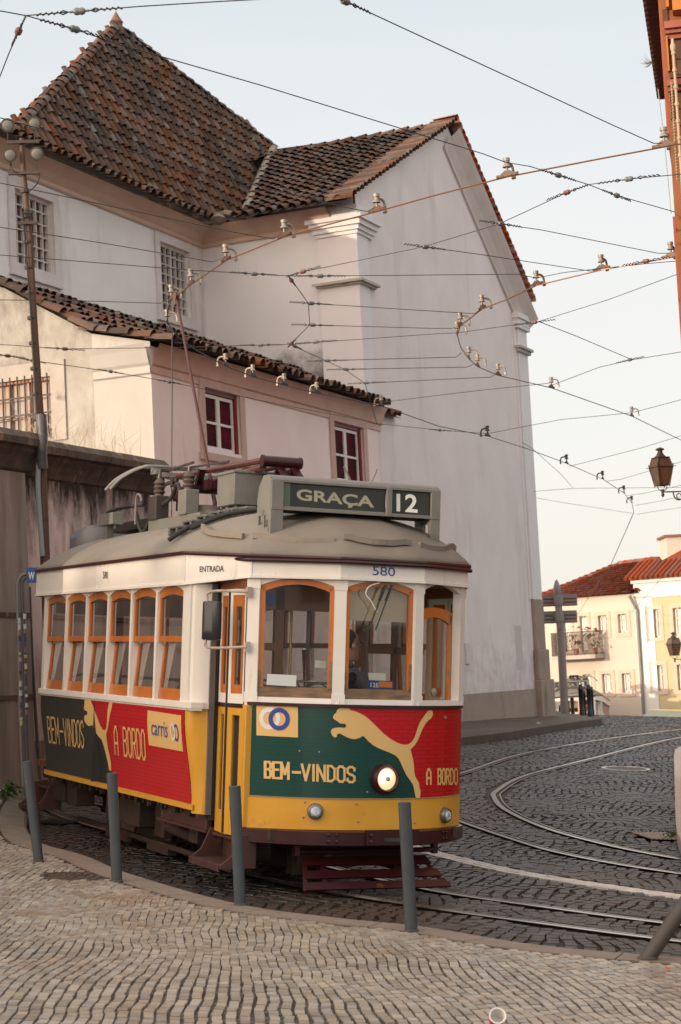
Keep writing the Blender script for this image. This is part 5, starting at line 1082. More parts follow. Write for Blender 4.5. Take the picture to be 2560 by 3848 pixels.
b.beam((1.0, -.40, 3.66), (1.16, -.40, 3.66), .05, .07); b.beam((1.0, .40, 3.66), (1.16, .40, 3.66), .05, .07); b.beam((1.02, -.36, 3.62), (1.02, .36, 3.62), .045); b.beam((1.16, -.36, 3.62), (1.16, .36, 3.62), .045); tp(b, 'pantograph_bow', GALV, smooth=True)
b = MB()
for y in (-.30, .30): b.beam((1.0, y, 3.66), (1.75, y*.8, 3.70), .02); b.beam((1.0, y*.6, 3.69), (2.4, y*.4, 3.66), .018); b.beam((1.0, y, 3.62), (1.30, y*.8, 3.56), .03); b.beam((1.0, y, 3.62), (1.0, y, 3.52), .04); b.beam((1.0, y, 3.52), (1.3, y*.8, 3.57), .028); b.beam((1.26, y*.8, 3.56), (1.36, y*.9, 3.42), .03); b.tube([(1.34, y*.8, 3.46), (1.34, y*.8, 3.25)], .022, 8); b.tube([(1.18, y*.8, 3.60), (1.18, y*.8, 3.50)], .035, 8)
tp(b, 'pantograph_linkage', BLACKM)
HEAD = np.array([.36, .0, 5.60])
b = MB(); b.tube([(1.75, .0, 3.30), (1.45, -.0, 3.80), HEAD], [.022, .018, .013], 10); b.lathe([(.07, 0), (.07, .04), (.03, .1)], (1.75, 0, 3.2), n=12); tp(b, 'trolley_pole', mat('pole_red', (.085, .018, .017), .5, (.055, .02, .016), 8), smooth=True)
b = MB(); b.tube([HEAD+np.array([-.0, -.03, -.35]), (.62, -.05, 3.1)], .006, 5); tp(b, 'pole_rope', STEELW)
b = MB(); b.tube([HEAD+np.array([.02, 0, -.1]), HEAD+np.array([-.01, 0, .02])], .03, 8); b.lathe([(.055, -.02), (.035, 0), (.055, .02)], HEAD+np.array([0, 0, .0]), (0, 1, 0), 14); tp(b, 'trolley_wheel', RUST)
# ---- front: belt, posts, three arched windows
PFp = [(XP, -WF), (XF, -WC), (XF, WC), (XP, WF)]
for i, (x, y) in enumerate(PFp):
    b = MB(); q = nrm((1, -.9, 0)) if i == 0 else nrm((1, .9, 0)) if i == 3 else nrm((1, (-.35, .35)[i-1], 0))
    w_ = .047 if i in (1, 2) else .05; t_ = np.array([-q[1], q[0], 0]); c = np.array([x, y, 0])
    b.hexa([c-t_*w_+[0, 0, 1.44], c+t_*w_+[0, 0, 1.44], c+t_*w_-q*.07+[0, 0, 1.44], c-t_*w_-q*.07+[0, 0, 1.44]], [c-t_*w_+[0, 0, 2.47], c+t_*w_+[0, 0, 2.47], c+t_*w_-q*.07+[0, 0, 2.47], c-t_*w_-q*.07+[0, 0, 2.47]])
    for z_ in (1.47, 2.36): c2 = c+q*.004; b.hexa([c2-t_*(w_+.006)+[0, 0, z_], c2+t_*(w_+.006)+[0, 0, z_], c2+t_*w_-q*.01+[0, 0, z_], c2-t_*w_-q*.01+[0, 0, z_]], [c2-t_*(w_+.006)+[0, 0, z_+.08], c2+t_*(w_+.006)+[0, 0, z_+.08], c2+t_*w_-q*.01+[0, 0, z_+.08], c2-t_*w_-q*.01+[0, 0, z_+.08]])
    tp(b, 'front_pillar', TW)
for i in range(3):
    p0, p1 = np.array(PFp[i]+(0,)), np.array(PFp[i+1]+(0,)); L_ = np.linalg.norm(p1-p0); d = (p1-p0)/L_; n_ = np.array([-d[1], d[0], 0]); n_ = -n_ if n_[0] < 0 else n_
    Q = lambda s, z, o=0.: p0+d*s+n_*o+np.array([0, 0, z])
    # white sill and maroon strip
    b = MB(); b.hexa([Q(-.01, 1.462, .012), Q(L_+.01, 1.462, .012), Q(L_+.0, 1.462, -.06), Q(0, 1.462, -.06)], [Q(-.01, 1.515, .004), Q(L_+.01, 1.515, .004), Q(L_, 1.515, -.06), Q(0, 1.515, -.06)]); tp(b, 'front_sill', TW)
    a0, a1 = .045, L_-.045; n = 12; zt_ = 2.355; rs = .062
    ar = lambda x0, x1, z0, r_: [(x0+(x1-x0)*t/n, z0+r_*(1-((2*t/n)-1)**2)) for t in range(n+1)]
    t1 = ar(a0, a1, zt_+.03, rs); b = MB()
    for p, q in zip(t1[:-1], t1[1:]): b.add([Q(p[0], p[1]), Q(q[0], q[1]), Q(q[0], 2.47), Q(p[0], 2.47)], [(0, 1, 2, 3)]); b.add([Q(p[0], p[1]), Q(q[0], q[1]), Q(q[0], q[1], -.05), Q(p[0], p[1], -.05)], [(0, 1, 2, 3)])
    tp(b, 'arch_panel', TW)
    fr_ = .044; t2 = ar(a0+fr_, a1-fr_, zt_-.012, rs*.9); b = MB(); yo, yi = -.012, -.05
    def H(s0, s1, z0, z1): b.hexa([Q(s0, z0, yo), Q(s1, z0, yo), Q(s1, z0, yi), Q(s0, z0, yi)], [Q(s0, z1, yo), Q(s1, z1, yo), Q(s1, z1, yi), Q(s0, z1, yi)])
    if i < 2:
        for k in range(n): b.hexa([Q(*t1[k], yo), Q(*t1[k+1], yo), Q(*t1[k+1], yi), Q(*t1[k], yi)], [Q(*t2[k], yo), Q(*t2[k+1], yo), Q(*t2[k+1], yi), Q(*t2[k], yi)])
        H(a0, a0+fr_, 1.515, t2[0][1]+.03); H(a1-fr_, a1, 1.515, t2[0][1]+.03)
        w = tp(b, 'front_window', WOOD)
        b = MB(); yo = -.010; H(a0, a1, 1.516, 1.595); tp(b, 'window_sill', WOODW, w)
        b = MB(); yo = -.010; H(a0-.001, a0+fr_*.7, 1.58, 1.72); tp(b, 'worn_wood', WOODW, w); b = MB(); H(a1-fr_*.7, a1+.001, 1.58, 1.80); tp(b, 'worn_wood', WOODW, w)
        gl = [Q(a0+.02, 1.57, -.03), Q(a1-.02, 1.57, -.03), Q(a1-.02, t2[-1][1]+.01, -.03)]+[Q(p[0], p[1]+.01, -.03) for p in reversed(t2)]+[Q(a0+.02, t2[0][1]+.01, -.03)]
        b = MB(); b.sheet(gl); tp(b, 'pane', GLASSF, w)
    else:                                            # the right hand sash is dropped a little behind its opening
        b = MB(); yo, yi = -.06, -.09; zz = zt_-.14; t3 = ar(a0, a1, zz, .05); t4 = ar(a0+fr_, a1-fr_, zz-.09, .06)
        for k in range(n): b.hexa([Q(*t3[k], yo), Q(*t3[k+1], yo), Q(*t3[k+1], yi), Q(*t3[k], yi)], [Q(*t4[k], yo), Q(*t4[k+1], yo), Q(*t4[k+1], yi), Q(*t4[k], yi)])
        H(a0, a0+fr_, 1.515, zz); H(a1-fr_-.02, a1, 1.515, zz); w = tp(b, 'front_window', WOOD)
        b = MB(); b.sheet([Q(a0+.02, 1.52, -.075), Q(a1-.02, 1.52, -.075), Q(a1-.02, zz-.05, -.075), Q(a0+.02, zz-.05, -.075)]); tp(b, 'pane', GLASSF, w)
# ---- bowed apron in its colours
ys = np.linspace(-.945, .945, 41)
def band(z0, z1, off=0., n=6, thick=None): 
    b = MB(); zz = np.linspace(z0, z1, n); b.loft([[fpt(y, z, off) for z in zz] for y in ys], closed=False); return b
ap = tp(band(.742, 1.455), 'apron', TGRN, smooth=True)
b = band(.49, .748, .006); tp(b, 'lower_apron', TY, smooth=True)
b = MB(); b.loft([[fpt(y, z, o) for z, o in ((1.448, 0), (1.448, .02), (1.474, .02), (1.474, 0))] for y in ys], closed=True, caps=True); tp(b, 'belt_strip', TMAR)
b = MB(); b.loft([[fpt(y, z, o) for z, o in ((.745, .004), (.745, .012), (.752, .012), (.752, .004))] for y in ys], closed=True, caps=True); tp(b, 'apron_trim', mat('trim_scuffed', (.20, .15, .11), .7, (.45, .28, .08), 12, 7, .4))
yb = np.linspace(-.985, .985, 41)
def bpt(y, z, o=0.): 
    x = 5.17+.50*(1-min(abs(y)/.985, 1)**2.6); d = (fx(y*.95+.01)-fx(y*.95-.01))/.02; return np.array([x, y, z])+nrm((1, -d, 0))*o
b = MB(); b.loft([[bpt(y, z, o) for z, o in ((.385, -.02), (.395, .0), (.495, .0), (.51, -.05), (.46, -.10))] for y in yb], closed=True, caps=True); bp = tp(b, 'bumper', TMAR, smooth=True)
b = MB(); b.loft([[bpt(y, z, o) for z, o in ((.40, .0), (.40, .022), (.515, .022), (.515, -.01))] for y in np.linspace(-.13, .33, 9)], closed=True, caps=True); dp = tp(b, 'coupler_plate', TMAR, bp)
b = MB(); b.loft([[bpt(y, z, o) for z, o in ((.425, .0), (.425, .026), (.452, .026), (.452, .0))] for y in np.linspace(.02, .24, 5)], closed=True, caps=True); tp(b, 'coupler_slot', BLACKM, bp)
for y in (-.42, -.36, -.09, .62, .66):
    for z_ in (.425, .475): b = MB(); b.lathe([(.016, 0), (.014, .012), (.0, .016)], bpt(y, z_, .0 if abs(y+.09) > .01 else .022), (1, -.2 if y < 0 else .4, 0), 8); tp(b, 'bolt', TMAR, bp, smooth=True)
fdr = lambda y, z, o: fpt(y, z, o)
redf = [zf(*p) for p in ((640, 1186), (1000, 1199), (1347, 1203), (1347, 1737), (1095, 1733), (1080, 1640), (1040, 1450), (1000, 1430), (900, 1390), (800, 1310), (720, 1240))]
redf = [(min(p[0], .944), min(p[1], 1.449)) for p in redf]
tp(drape([redf], fdr, .003), 'red_film', TRED, ap, smooth=True)
PUMA = [(583, 1250), (590, 1235), (603, 1222), (607, 1208), (618, 1198), (632, 1195), (640, 1187), (650, 1190), (660, 1195), (672, 1189), (680, 1197), (686, 1208), (715, 1215), (745, 1228), (775, 1245), (805, 1270), (830, 1295), (855, 1320), (880, 1345), (905, 1365), (930, 1383), (955, 1397), (980, 1408), (1005, 1413), (1025, 1411), (1042, 1400), (1055, 1385), (1065, 1365), (1075, 1335), (1085, 1305), (1098, 1275), (1115, 1250), (1128, 1232), (1138, 1218), (1150, 1209), (1162, 1208), (1170, 1216), (1172, 1232), (1166, 1250), (1155, 1262), (1143, 1270), (1130, 1285), (1115, 1310), (1102, 1340), (1090, 1370), (1078, 1395), (1063, 1418), (1048, 1432), (1040, 1440), (1046, 1465), (1055, 1500), (1060, 1535), (1062, 1570), (1068, 1600), (1080, 1622), (1090, 1640), (1092, 1665), (1098, 1680), (1098, 1705), (1095, 1725), (1085, 1735), (1072, 1728), (1065, 1700), (1060, 1670), (1052, 1645), (1035, 1620), (1015, 1590), (1000, 1560), (985, 1525), (970, 1495), (950, 1475), (920, 1460), (880, 1445), (845, 1430), (815, 1412), (790, 1390), (768, 1365), (757, 1362), (740, 1372), (715, 1380), (690, 1377), (665, 1368), (640, 1355), (622, 1345), (608, 1352), (606, 1365), (597, 1370), (583, 1362), (573, 1345), (572, 1330), (580, 1318), (600, 1312), (625, 1310), (650, 1313), (660, 1308), (662, 1298), (652, 1288), (635, 1288), (622, 1285), (612, 1275), (600, 1268), (590, 1262)]
tp(drape([[zf(*p) for p in PUMA]], fdr, .006), 'leaping_cat_emblem', TCR, ap)
tp(drape(letters('BEM', [(185, 1514), (322, 1521), (322, 1614), (185, 1605)], zf, .0175, .46)+letters('-', [(352, 1530), (388, 1531), (388, 1622), (352, 1620)], zf, .02)+letters('VINDOS', [(402, 1530), (710, 1546), (710, 1634), (402, 1620)], zf, .0175, .46), fdr, .005), 'lettering', TCR, ap)
tp(drape(letters('A', [(1137, 1558), (1160, 1558), (1160, 1644), (1137, 1644)], zf, .017)+letters('BORDO', [(1203, 1557), (1320, 1557), (1320, 1644), (1203, 1644)], zf, .016, .46), fdr, .005), 'lettering', TCR, ap)
tp(drape([[zf(*p) for p in ((133, 1166), (378, 1177), (378, 1370), (133, 1357))]], fdr, .003), 'company_card', TCR, ap)
for c_, m_, o_, a0_, a1_ in (((212, 1257), FRAMEW, .005, 0, 2*math.pi), ((268, 1261), BLUE, .007, -2.6, 2.9), ((268, 1261), BLUE, .0049, 2.9, 3.7)):
    c = zf(*c_); e_ = zf(c_[0]+62, c_[1]); g_ = zf(c_[0], c_[1]-67); rr = (abs(e_[0]-c[0]), abs(g_[1]-c[1])); tp(drape(ring2(c, rr, (rr[0]*.60, rr[1]*.60), a0_, a1_), fdr, o_, .05, .2), 'ring_logo', m_, ap)
# lamps
hc = fpt(.045, .905, .0); b = MB(); b.lathe([(.118, -.02), (.120, .03), (.112, .055), (.095, .065), (.086, .05), (.086, .03)], hc, (1, .08, 0), 36); hl_ = tp(b, 'headlight', TMAR, smooth=True)
m = mat('lamp_lit', (.5, .42, .3), .12, emit=(1., .70, .36, .50)); b = MB(); b.lathe([(.086, .032), (.075, .046), (.04, .055), (.0, .057)], hc, (1, .08, 0), 32); tp(b, 'lens', m, hl_, smooth=True)
b = MB(); b.lathe([(.066, .049), (.05, .054), (.03, .0575), (.0, .058)], hc+np.array([0, -.008, .008]), (1, .08, 0), 24); tp(b, 'lamp_reflector', mat('lamp_bright', (.8, .75, .6), .15, emit=(1., .86, .62, .9)), hl_, smooth=True)
b = MB(); b.lathe([(.020, .054), (.020, .064), (.010, .068)], hc, (1, .08, 0), 14); tp(b, 'lens_boss', mat('lamp_boss', (.5, .38, .22), .4), hl_, smooth=True)
for px, py in ((1000+.4847*380, 3000+.4847*100), (1000+.4847*1372, 3000+.4847*130)):
    y, z = front_px(px, py); c = fpt(y, z, .004); d = (fx(y+.01)-fx(y-.01))/.02; ax = nrm((1, -d*.8, 0)); b = MB(); b.lathe([(.062, -.01), (.064, .02), (.056, .045), (.046, .05), (.043, .04)], c, ax, 28); l_ = tp(b, 'fog_light', mat('lamp_rim', (.20, .18, .15), .35, metal=.7), smooth=True)
    b = MB(); b.lathe([(.044, .04), (.03, .055), (.0, .058)], c, ax, 20); tp(b, 'lens', mat('lens_clear', (.62, .70, .80), .08, (.25, .30, .36), 30, 3, .2, spec=1.), l_, smooth=True)
for (xz, yz) in ((388, 1450), (503, 1456), (785, 1692), (417, 1752), (408, 1841), (720, 1762), (730, 1866), (1238, 1773), (1062, 1872), (1285, 1870)):
    y, z = zf(xz, yz); b = MB(); b.lathe([(.009, 0), (.007, .008), (0, .01)], fpt(y, z, .006), (1, 0, 0), 8); tp(b, 'rivet', BRONZE, ap if z > .75 else None)
# wipers and stay
b = MB(); 
for dy in (-.0, .055): b.tube([(5.60, .015+dy*1.0, 2.40), (5.605, -.12+dy*1.1, 2.06)], .006, 6); b.beam((5.60, .02+dy, 2.415), (5.60, -.03+dy, 2.29), .022, .014)
b.lathe([(.022, -.02), (.022, .02)], (5.60, -.14, 2.05), (1, 0, 0), 10); b.beam((5.605, -.13, 2.05), (5.60, -.13, 1.68), .010, .012); tp(b, 'wiper', BLACKM)
b = MB(); b.tube(catmull([(5.59, -.03, 2.43), (5.60, -.12, 2.40), (5.60, -.15, 2.34), (5.60, -.10, 2.28), (5.60, -.05, 2.20)], 6), .005, 6); tp(b, 'wiper_hose', FRAMEW, smooth=True)
# ---- entrance: corner post, rubber strip, folding door leaves, step
b = MB(); cp = [(4.42, -1.186), (4.50, -1.165), (4.545, -1.10), (4.56, -1.04)]; b.loft([[(x, y, ZB) for x, y in cp]+[(4.4, -1.04, ZB)], [(x, y, ZF0) for x, y in cp]+[(4.4, -1.04, ZF0)]], caps=True); tp(b, 'corner_post', TW, smooth=True)
b = MB(); cl = lambda z: [(4.40, yside(z)+.002), (4.46, yside(z)+.006), (4.515, yside(z)+.05), (4.545, -1.06), (4.56, -1.03), (4.42, -1.02)]; b.loft([[(x, y, z) for x, y in cl(z)] for z in np.linspace(.545, ZB-.06, 8)], caps=True); tp(b, 'corner_panel', TY, smooth=True)
b = MB(); bx(b, 4.40, 4.57, -1.205, -1.03, ZB-.058, ZB+.002); tp(b, 'corner_belt', TW, bevel=.006)
b = MB(); bx(b, 4.545, 4.58, -1.045, -1.0, .545, ZF0); tp(b, 'rubber_strip', mat('strip_grey', (.12, .11, .105), .6))
b = MB(); bx(b, 4.47, 4.57, -1.0, -.90, .50, ZF0); tp(b, 'door_shadow_post', RUBBER)
for xa, xb, ya, yb_ in ((4.58, 4.845, -.955, -.985), (4.865, 5.13, -.985, -.945), (4.58, 4.845, .955, .985), (4.865, 5.13, .985, .945)):
    L_ = math.hypot(xb-xa, yb_-ya); d = np.array([(xb-xa)/L_, (yb_-ya)/L_, 0]); n_ = np.array([d[1], -d[0], 0])*(-1 if ya > 0 else 1); Q = lambda s, z, o=0.: np.array([xa, ya, 0])+d*s+n_*o+np.array([0, 0, z])
    def Hx(b, s0, s1, z0, z1, o0=-.018, o1=.012): b.hexa([Q(s0, z0, o1), Q(s1, z0, o1), Q(s1, z0, o0), Q(s0, z0, o0)], [Q(s0, z1, o1), Q(s1, z1, o1), Q(s1, z1, o0), Q(s0, z1, o0)])
    b = MB(); Hx(b, 0, .075, .42, 1.42); Hx(b, L_-.075, L_, .42, 1.42); Hx(b, .075, L_-.075, .42, .60); Hx(b, .075, L_-.075, 1.36, 1.42); dr = tp(b, 'door', TY, bevel=.004)
    b = MB(); Hx(b, 0, L_, 1.421, 1.452, -.018, .016); tp(b, 'door_strip', TMAR, dr)
    b = MB(); Hx(b, 0, .04, 1.453, 2.36); Hx(b, L_-.04, L_, 1.453, 2.36); Hx(b, .04, L_-.04, 1.453, 1.53); Hx(b, .04, L_-.04, 2.31, 2.36); tp(b, 'door_frame', TW, dr)
    b = MB(); Hx(b, .04, .085, 1.53, 2.31, -.012, .008); Hx(b, L_-.085, L_-.04, 1.53, 2.31, -.012, .008); Hx(b, .085, L_-.085, 1.53, 1.60, -.012, .008); Hx(b, .085, L_-.085, 2.22, 2.31, -.012, .008); tp(b, 'door_sash', WOOD, dr)
    b = MB(); b.sheet([Q(.08, 1.59), Q(L_-.08, 1.59), Q(L_-.08, 2.23), Q(.08, 2.23)]); tp(b, 'pane', GLASS, dr); b = MB(); b.sheet([Q(.07, .59), Q(L_-.07, .59), Q(L_-.07, 1.37), Q(.07, 1.37)]); tp(b, 'pane', GLASS, dr)
    b = MB(); Hx(b, L_-.006, L_+.012, .43, 2.35, -.01, .02); tp(b, 'door_seal', BLACKM, dr)
b = MB(); bx(b, 5.125, 5.2, -.97, -.90, .50, 1.45); tp(b, 'front_corner_panel', TY, bevel=.008)
for sy in (-1, 1): b = MB(); bx(b, 4.5, 5.15, *sorted((sy*.98, sy*.90)), 2.36, 2.46); tp(b, 'door_header', WOODD)
b = MB(); bx(b, 4.40, 4.57, 1.0, 1.19, ZS0, ZF0); tp(b, 'corner_post', TW)
def step_set(x0, x1, yo):
    b = MB()
    for x in (x0, x1): b.prism([(x, -.86, .46), (x, -1.0, .44), (x, -1.03, .36), (x, -1.07, .28), (x, yo, .21), (x, yo, .185), (x, -.86, .185)], (.018, 0, 0))
    bx(b, x0, x1, yo, -.86, .19, .215); bx(b, x0, x1, yo-.008, yo+.004, .165, .22); bx(b, x0, x1, -.88, -.86, .2, .44); bx(b, x0-.02, x1, -.98, -.93, .385, .41)
    return tp(b, 'boarding_step', STEP, bevel=.004)
step_set(4.55, 5.22, -1.16); step_set(-.80, -.25, -1.16)
b = MB(); bx(b, 3.35, 4.50, -1.0, -.96, .42, .58); bx(b, 3.3, 4.52, -1.02, -.95, .395, .42); tp(b, 'step_valance', STEP)
# mirror on its tubular arm
mr_ = MB(); mr_.tube(catmull([(5.20, -.99, 2.33), (5.0, -1.16, 2.335), (4.93, -1.22, 2.31), (4.93, -1.22, 2.25), (4.93, -1.22, 1.96), (4.93, -1.22, 1.90), (5.0, -1.16, 1.885), (5.21, -.985, 1.90)], 5), .011, 8); bx(mr_, 5.17, 5.215, -.99, -.955, 2.29, 2.37); bx(mr_, 5.18, 5.215, -.985, -.955, 1.86, 1.94); arm = tp(mr_, 'mirror_arm', mat('arm_cream', (.55, .50, .44), .45, (.30, .2, .14), 12), smooth=True)
mx_ = MB(); mc = np.array([4.96, -1.19, 2.10]); t_ = nrm((.80, .42, 0)); n_ = np.array([t_[1], -t_[0], 0])
V = lambda a_, z_, o: tuple(mc+t_*a_+n_*o+np.array([0, 0, z_]))
mx_.loft([[V(sx*w_, sz*h_, o) for sx, sz in ((-1, -1), (-.8, -1.06), (.8, -1.06), (1, -1), (1.03, 0), (1, 1), (.8, 1.06), (-.8, 1.06), (-1, 1), (-1.03, 0))] for w_, h_, o in ((.078, .142, -.03), (.083, .148, 0), (.080, .145, .02), (.06, .12, .035), (.035, .07, .04))], caps=True); tp(mx_, 'mirror', mat('mirror_shell', (.014, .016, .02), .3, spec=.6), smooth=True, angle=50)
# ---- fender (cowcatcher)
b = MB(); b.tube([(5.42, -.62, .33), (5.42, .62, .33)], .02, 8); bx(b, 5.38, 5.44, -.62, -.58, .3, .42); bx(b, 5.38, 5.44, .58, .62, .3, .42); fn_ = tp(b, 'fender', TMAR)
def fen(y, t): return (5.40+.27*t, y*(1+.20*t), .275-.215*t)
for t0, t1 in ((0, .26), (.42, .66), (.78, 1.0)):
    b = MB(); b.hexa([fen(-.52, t0), fen(.52, t0), fen(.52, t1), fen(-.52, t1)], [tuple(np.array(fen(y, t))+np.array([.012, 0, .012])) for y, t in ((-.52, t0), (.52, t0), (.52, t1), (-.52, t1))]); tp(b, 'fender_board', TMAR, fn_)
for y in (-.52, -.38, .38, .49): b = MB(); b.beam(fen(y, 0), fen(y, 1), .035, .012); tp(b, 'fender_bar', TMAR, fn_)
b = MB(); b.beam((5.40, -.3, .30), fen(-.38, 0), .02); tp(b, 'fender_bar', TMAR, fn_)
# ---- truck, wheels, undergear
for x in (.95, 3.35):
    for y in (-.47, .45):
        b = MB(); b.lathe([(.31, -.035), (.34, -.03), (.34, -.02), (.315, -.015), (.31, .05), (.27, .05), (.25, .03), (.10, .02), (.09, .06), (.0, .06)], (x, y, .315), (0, -1 if y < 0 else 1, 0), 32); w = tp(b, 'wheel', mat('wheel_iron', (.10, .065, .045), .6, (.16, .10, .06), 6), smooth=True)
        b = MB(); b.box((x-.12, (y-.19 if y < 0 else y+.07), .22), (x+.12, (y-.07 if y < 0 else y+.19), .46)); tp(b, 'axle_box', UND, bevel=.02)
        b = MB()
        for dx in (-.2, .2):
            for k in range(5): b.lathe([(.05, k*.035), (.05, k*.035+.018)], (x+dx, y+(-.13 if y < 0 else .13), .30), n=10)
        tp(b, 'spring', UND)
b = MB()
for y in (-.64, .64): b.beam((.2, y, .42), (4.1, y, .42), .05, .09); b.beam((.5, y, .25), (3.9, y, .25), .04, .05); b.beam((1.7, y, .16), (2.7, y, .16), .06, .10); [b.beam((x, y, .25), (x, y, .46), .05) for x in (.6, 1.35, 2.1, 2.9, 3.75)]
tp(b, 'truck_frame', UND)
b = MB(); bx(b, .0, 4.5, -.9, .9, .52, .60)
for x in np.arange(.3, 4.4, .35): bx(b, x, x+.06, -1.05, 1.05, .50, .60)
for x in np.arange(.2, 4.3, .2): b.lathe([(.015, 0), (.015, .05)], (x, -1.04, .52), n=6)
bx(b, -1.2, .0, -.8, .8, .46, .58); bx(b, 4.5, 5.4, -.82, .82, .42, .5); tp(b, 'underframe', UND)
for q in ((1.6, 2.6, -.95, -.55, .26, .50), (.45, .75, -1.0, -.8, .30, .52), (-.15, .25, -.98, -.7, .30, .52), (2.75, 3.0, -.85, -.75, .2, .5), (3.8, 4.0, -.9, -.7, .25, .5)): b = MB(); bx(b, *q); tp(b, 'equipment_box', UND, bevel=.01)
b = MB(); b.tube([(3.0, -.8, .30), (4.0, -.8, .26)], .05, 10); tp(b, 'air_cylinder', UND, smooth=True); b = MB(); b.tube([(3.9, -.75, .35), (4.5, -.75, .22)], .03, 8); tp(b, 'air_pipe', UND, smooth=True)
b = MB(); bx(b, 1.2, 1.9, -.82, -.78, .06, .16); bx(b, 2.4, 3.0, -.80, -.72, .05, .15); b.beam((.2, -.8, .14), (3.9, -.8, .13), .03, .04); bx(b, 3.95, 4.35, -.72, -.60, .05, .20); tp(b, 'brake_gear', UND)
b = MB(); bx(b, 5.0, 5.12, -.50, -.40, .12, .42); bx(b, 4.9, 5.2, .35, .45, .15, .42); bx(b, 5.2, 5.24, -.5, .5, .2, .42); tp(b, 'hanger_plate', UND)
b = MB(); bx(b, -.15, 4.3, -.35, .35, .1, .5); tp(b, 'motor_block', BLACKM)
# ---- inside: floor, linings, bulkheads, seats, lamp
b = MB(); bx(b, -1.1, 5.2, -.9, .9, .60, .66); bx(b, 0, 4.4, -1.03, 1.03, .60, .66); tp(b, 'floor', WOODD)
b = MB(); b.loft([[fpt(y*.98, z, -.03) for z in (.55, 1.45)] for y in ys], closed=False); bx(b, 5.02, 5.44, -.6, -.1, .7, 1.40); bx(b, 5.12, 5.46, -.1, .5, .7, 1.50); tp(b, 'dash', BLACKM)
for x in (-.02, 4.36):
    b = MB(); w_ = 1.06
    for y0, y1 in ((-w_, -.98), (-.42, -.34), (.34, .42), (.98, w_)): bx(b, x, x+.05, y0, y1, .66, 2.42) if abs(y0) < .9 and abs(y1) < .9 else None
    bx(b, x, x+.05, -w_, w_, 2.22, 2.42); bx(b, x, x+.05, -w_, -.34, .66, 1.42); bx(b, x, x+.05, .34, w_, .66, 1.42); bx(b, x, x+.05, -.98, -.42, 1.88, 1.94); bx(b, x, x+.05, .42, .98, 1.88, 1.94); bx(b, x, x+.05, -.72, -.68, 1.42, 2.22); bx(b, x, x+.05, .68, .72, 1.42, 2.22); tp(b, 'partition', WOODD)
for k in range(6):
    for y in (-.74, .74):
        x = .35+k*.66; b = MB(); bx(b, x, x+.42, y-.30, y+.30, 1.0, 1.07); bx(b, x-.03, x+.03, y-.30, y+.30, 1.04, 1.50); bx(b, x+.15, x+.25, y-.1, y+.1, .66, 1.0); st = tp(b, 'seat', SEATM, bevel=.015)
        b = MB(); b.tube(catmull([(x, y-.26, 1.44), (x, y-.24, 1.56), (x, y-.12, 1.60), (x, y+.12, 1.60), (x, y+.24, 1.56), (x, y+.26, 1.44)], 5), .011, 6); tp(b, 'seat_handle', CHROME, st, smooth=True)
for x in (4.25, 2.9, 1.5):
    for y in (-.36, .36): b = MB(); b.tube([(x, y, .66), (x, y, 2.44)], .014, 8); tp(b, 'grab_pole', mat('brass', (.62, .42, .16), .25, metal=.9))
b = MB(); bx(b, 5.0, 5.38, -.52, -.20, 2.425, 2.438); tp(b, 'cab_lamp', mat('cab_lamp_lit', (.8, .9, .85), .4, emit=(.80, .95, .85, 5.)))
b = MB(); b.sheet([(5.49, -.29, 2.14), (5.49, .29, 2.14), (5.49, .29, 2.46), (5.49, -.29, 2.46)]); bx(b, 5.483, 5.497, -.29, .29, 2.13, 2.15); tp(b, 'sun_blind', mat('blind_tan', (.42, .33, .21), .8))
for y0, c_ in ((-.80, BLUE), (-.52, BLUE)): b = MB(); bx(b, 4.42, 4.432, y0, y0+.09, 2.26, 2.36); tp(b, 'notice', c_)
b = MB(); b.lathe([(.012, 0), (.012, .35)], (5.1, .66, 1.45), (1, 0, -.2), 8); b.lathe([(.02, 0), (.028, .03), (.02, .06)], (5.3, .62, 1.55), n=10); tp(b, 'brake_handle', BRONZE)
b = MB(); bx(b, 4.75, 5.05, -.12, .28, .66, 1.10); bx(b, 4.72, 4.78, -.12, .28, 1.1, 1.55); tp(b, 'driver_seat', SEATM, bevel=.02)
# cards standing in the windscreen
def stand(name, lab, cat, boxpx, x, m, grp=None):
    P = [tpl(*p, 0, x) for p in boxpx]; o = thing(name, lab, cat, tuple(TR+RW@np.mean(P, 0))) if False else None
    W = [TR+RW@p for p in P]; b = MB(); b.prism(W, RW@np.array([-.004, 0, 0])); ob = b.build(name, m); tag(ob, lab, cat, grp); return ob
zw_ = lambda x, y: (930+.5421*x, 2130+.5421*y)
stand('paper_sheet', 'wide pale paper sheet lying in the left front window of the tram', 'paper', [zw_(140, 742), zw_(340, 752), zw_(338, 830), zw_(134, 818)], 5.36, PAPER)
stand('paper_sheet', 'small pale square paper stuck behind the left front window of the tram', 'paper', [zw_(472, 648), zw_(546, 652), zw_(544, 704), zw_(470, 698)], 5.40, PAPER)
rc = thing('route_card', 'small blue and orange route card reading 12E behind the windscreen', 'sign', tuple(TR+RW@tpl(*zw_(920, 820), 0, 5.50)))
for nm, box, m_, dx in (('card', [(832, 785), (1012, 792), (1012, 862), (832, 852)], BLUE, 0), ('orange_block', [(912, 794), (1003, 797), (1003, 838), (912, 834)], mat('card_orange', (.75, .22, .04), .6), .004), ('paper', [(842, 735), (960, 738), (964, 790), (846, 786)], PAPER, -.006)):
    P = [TR+RW@(tpl(*zw_(*p), 0, 5.50)+np.array([dx, 0, 0])) for p in box]; b = MB(); b.prism(P, RW@np.array([-.003, 0, 0])); recenter(b.build(nm, m_), rc)
b = MB()
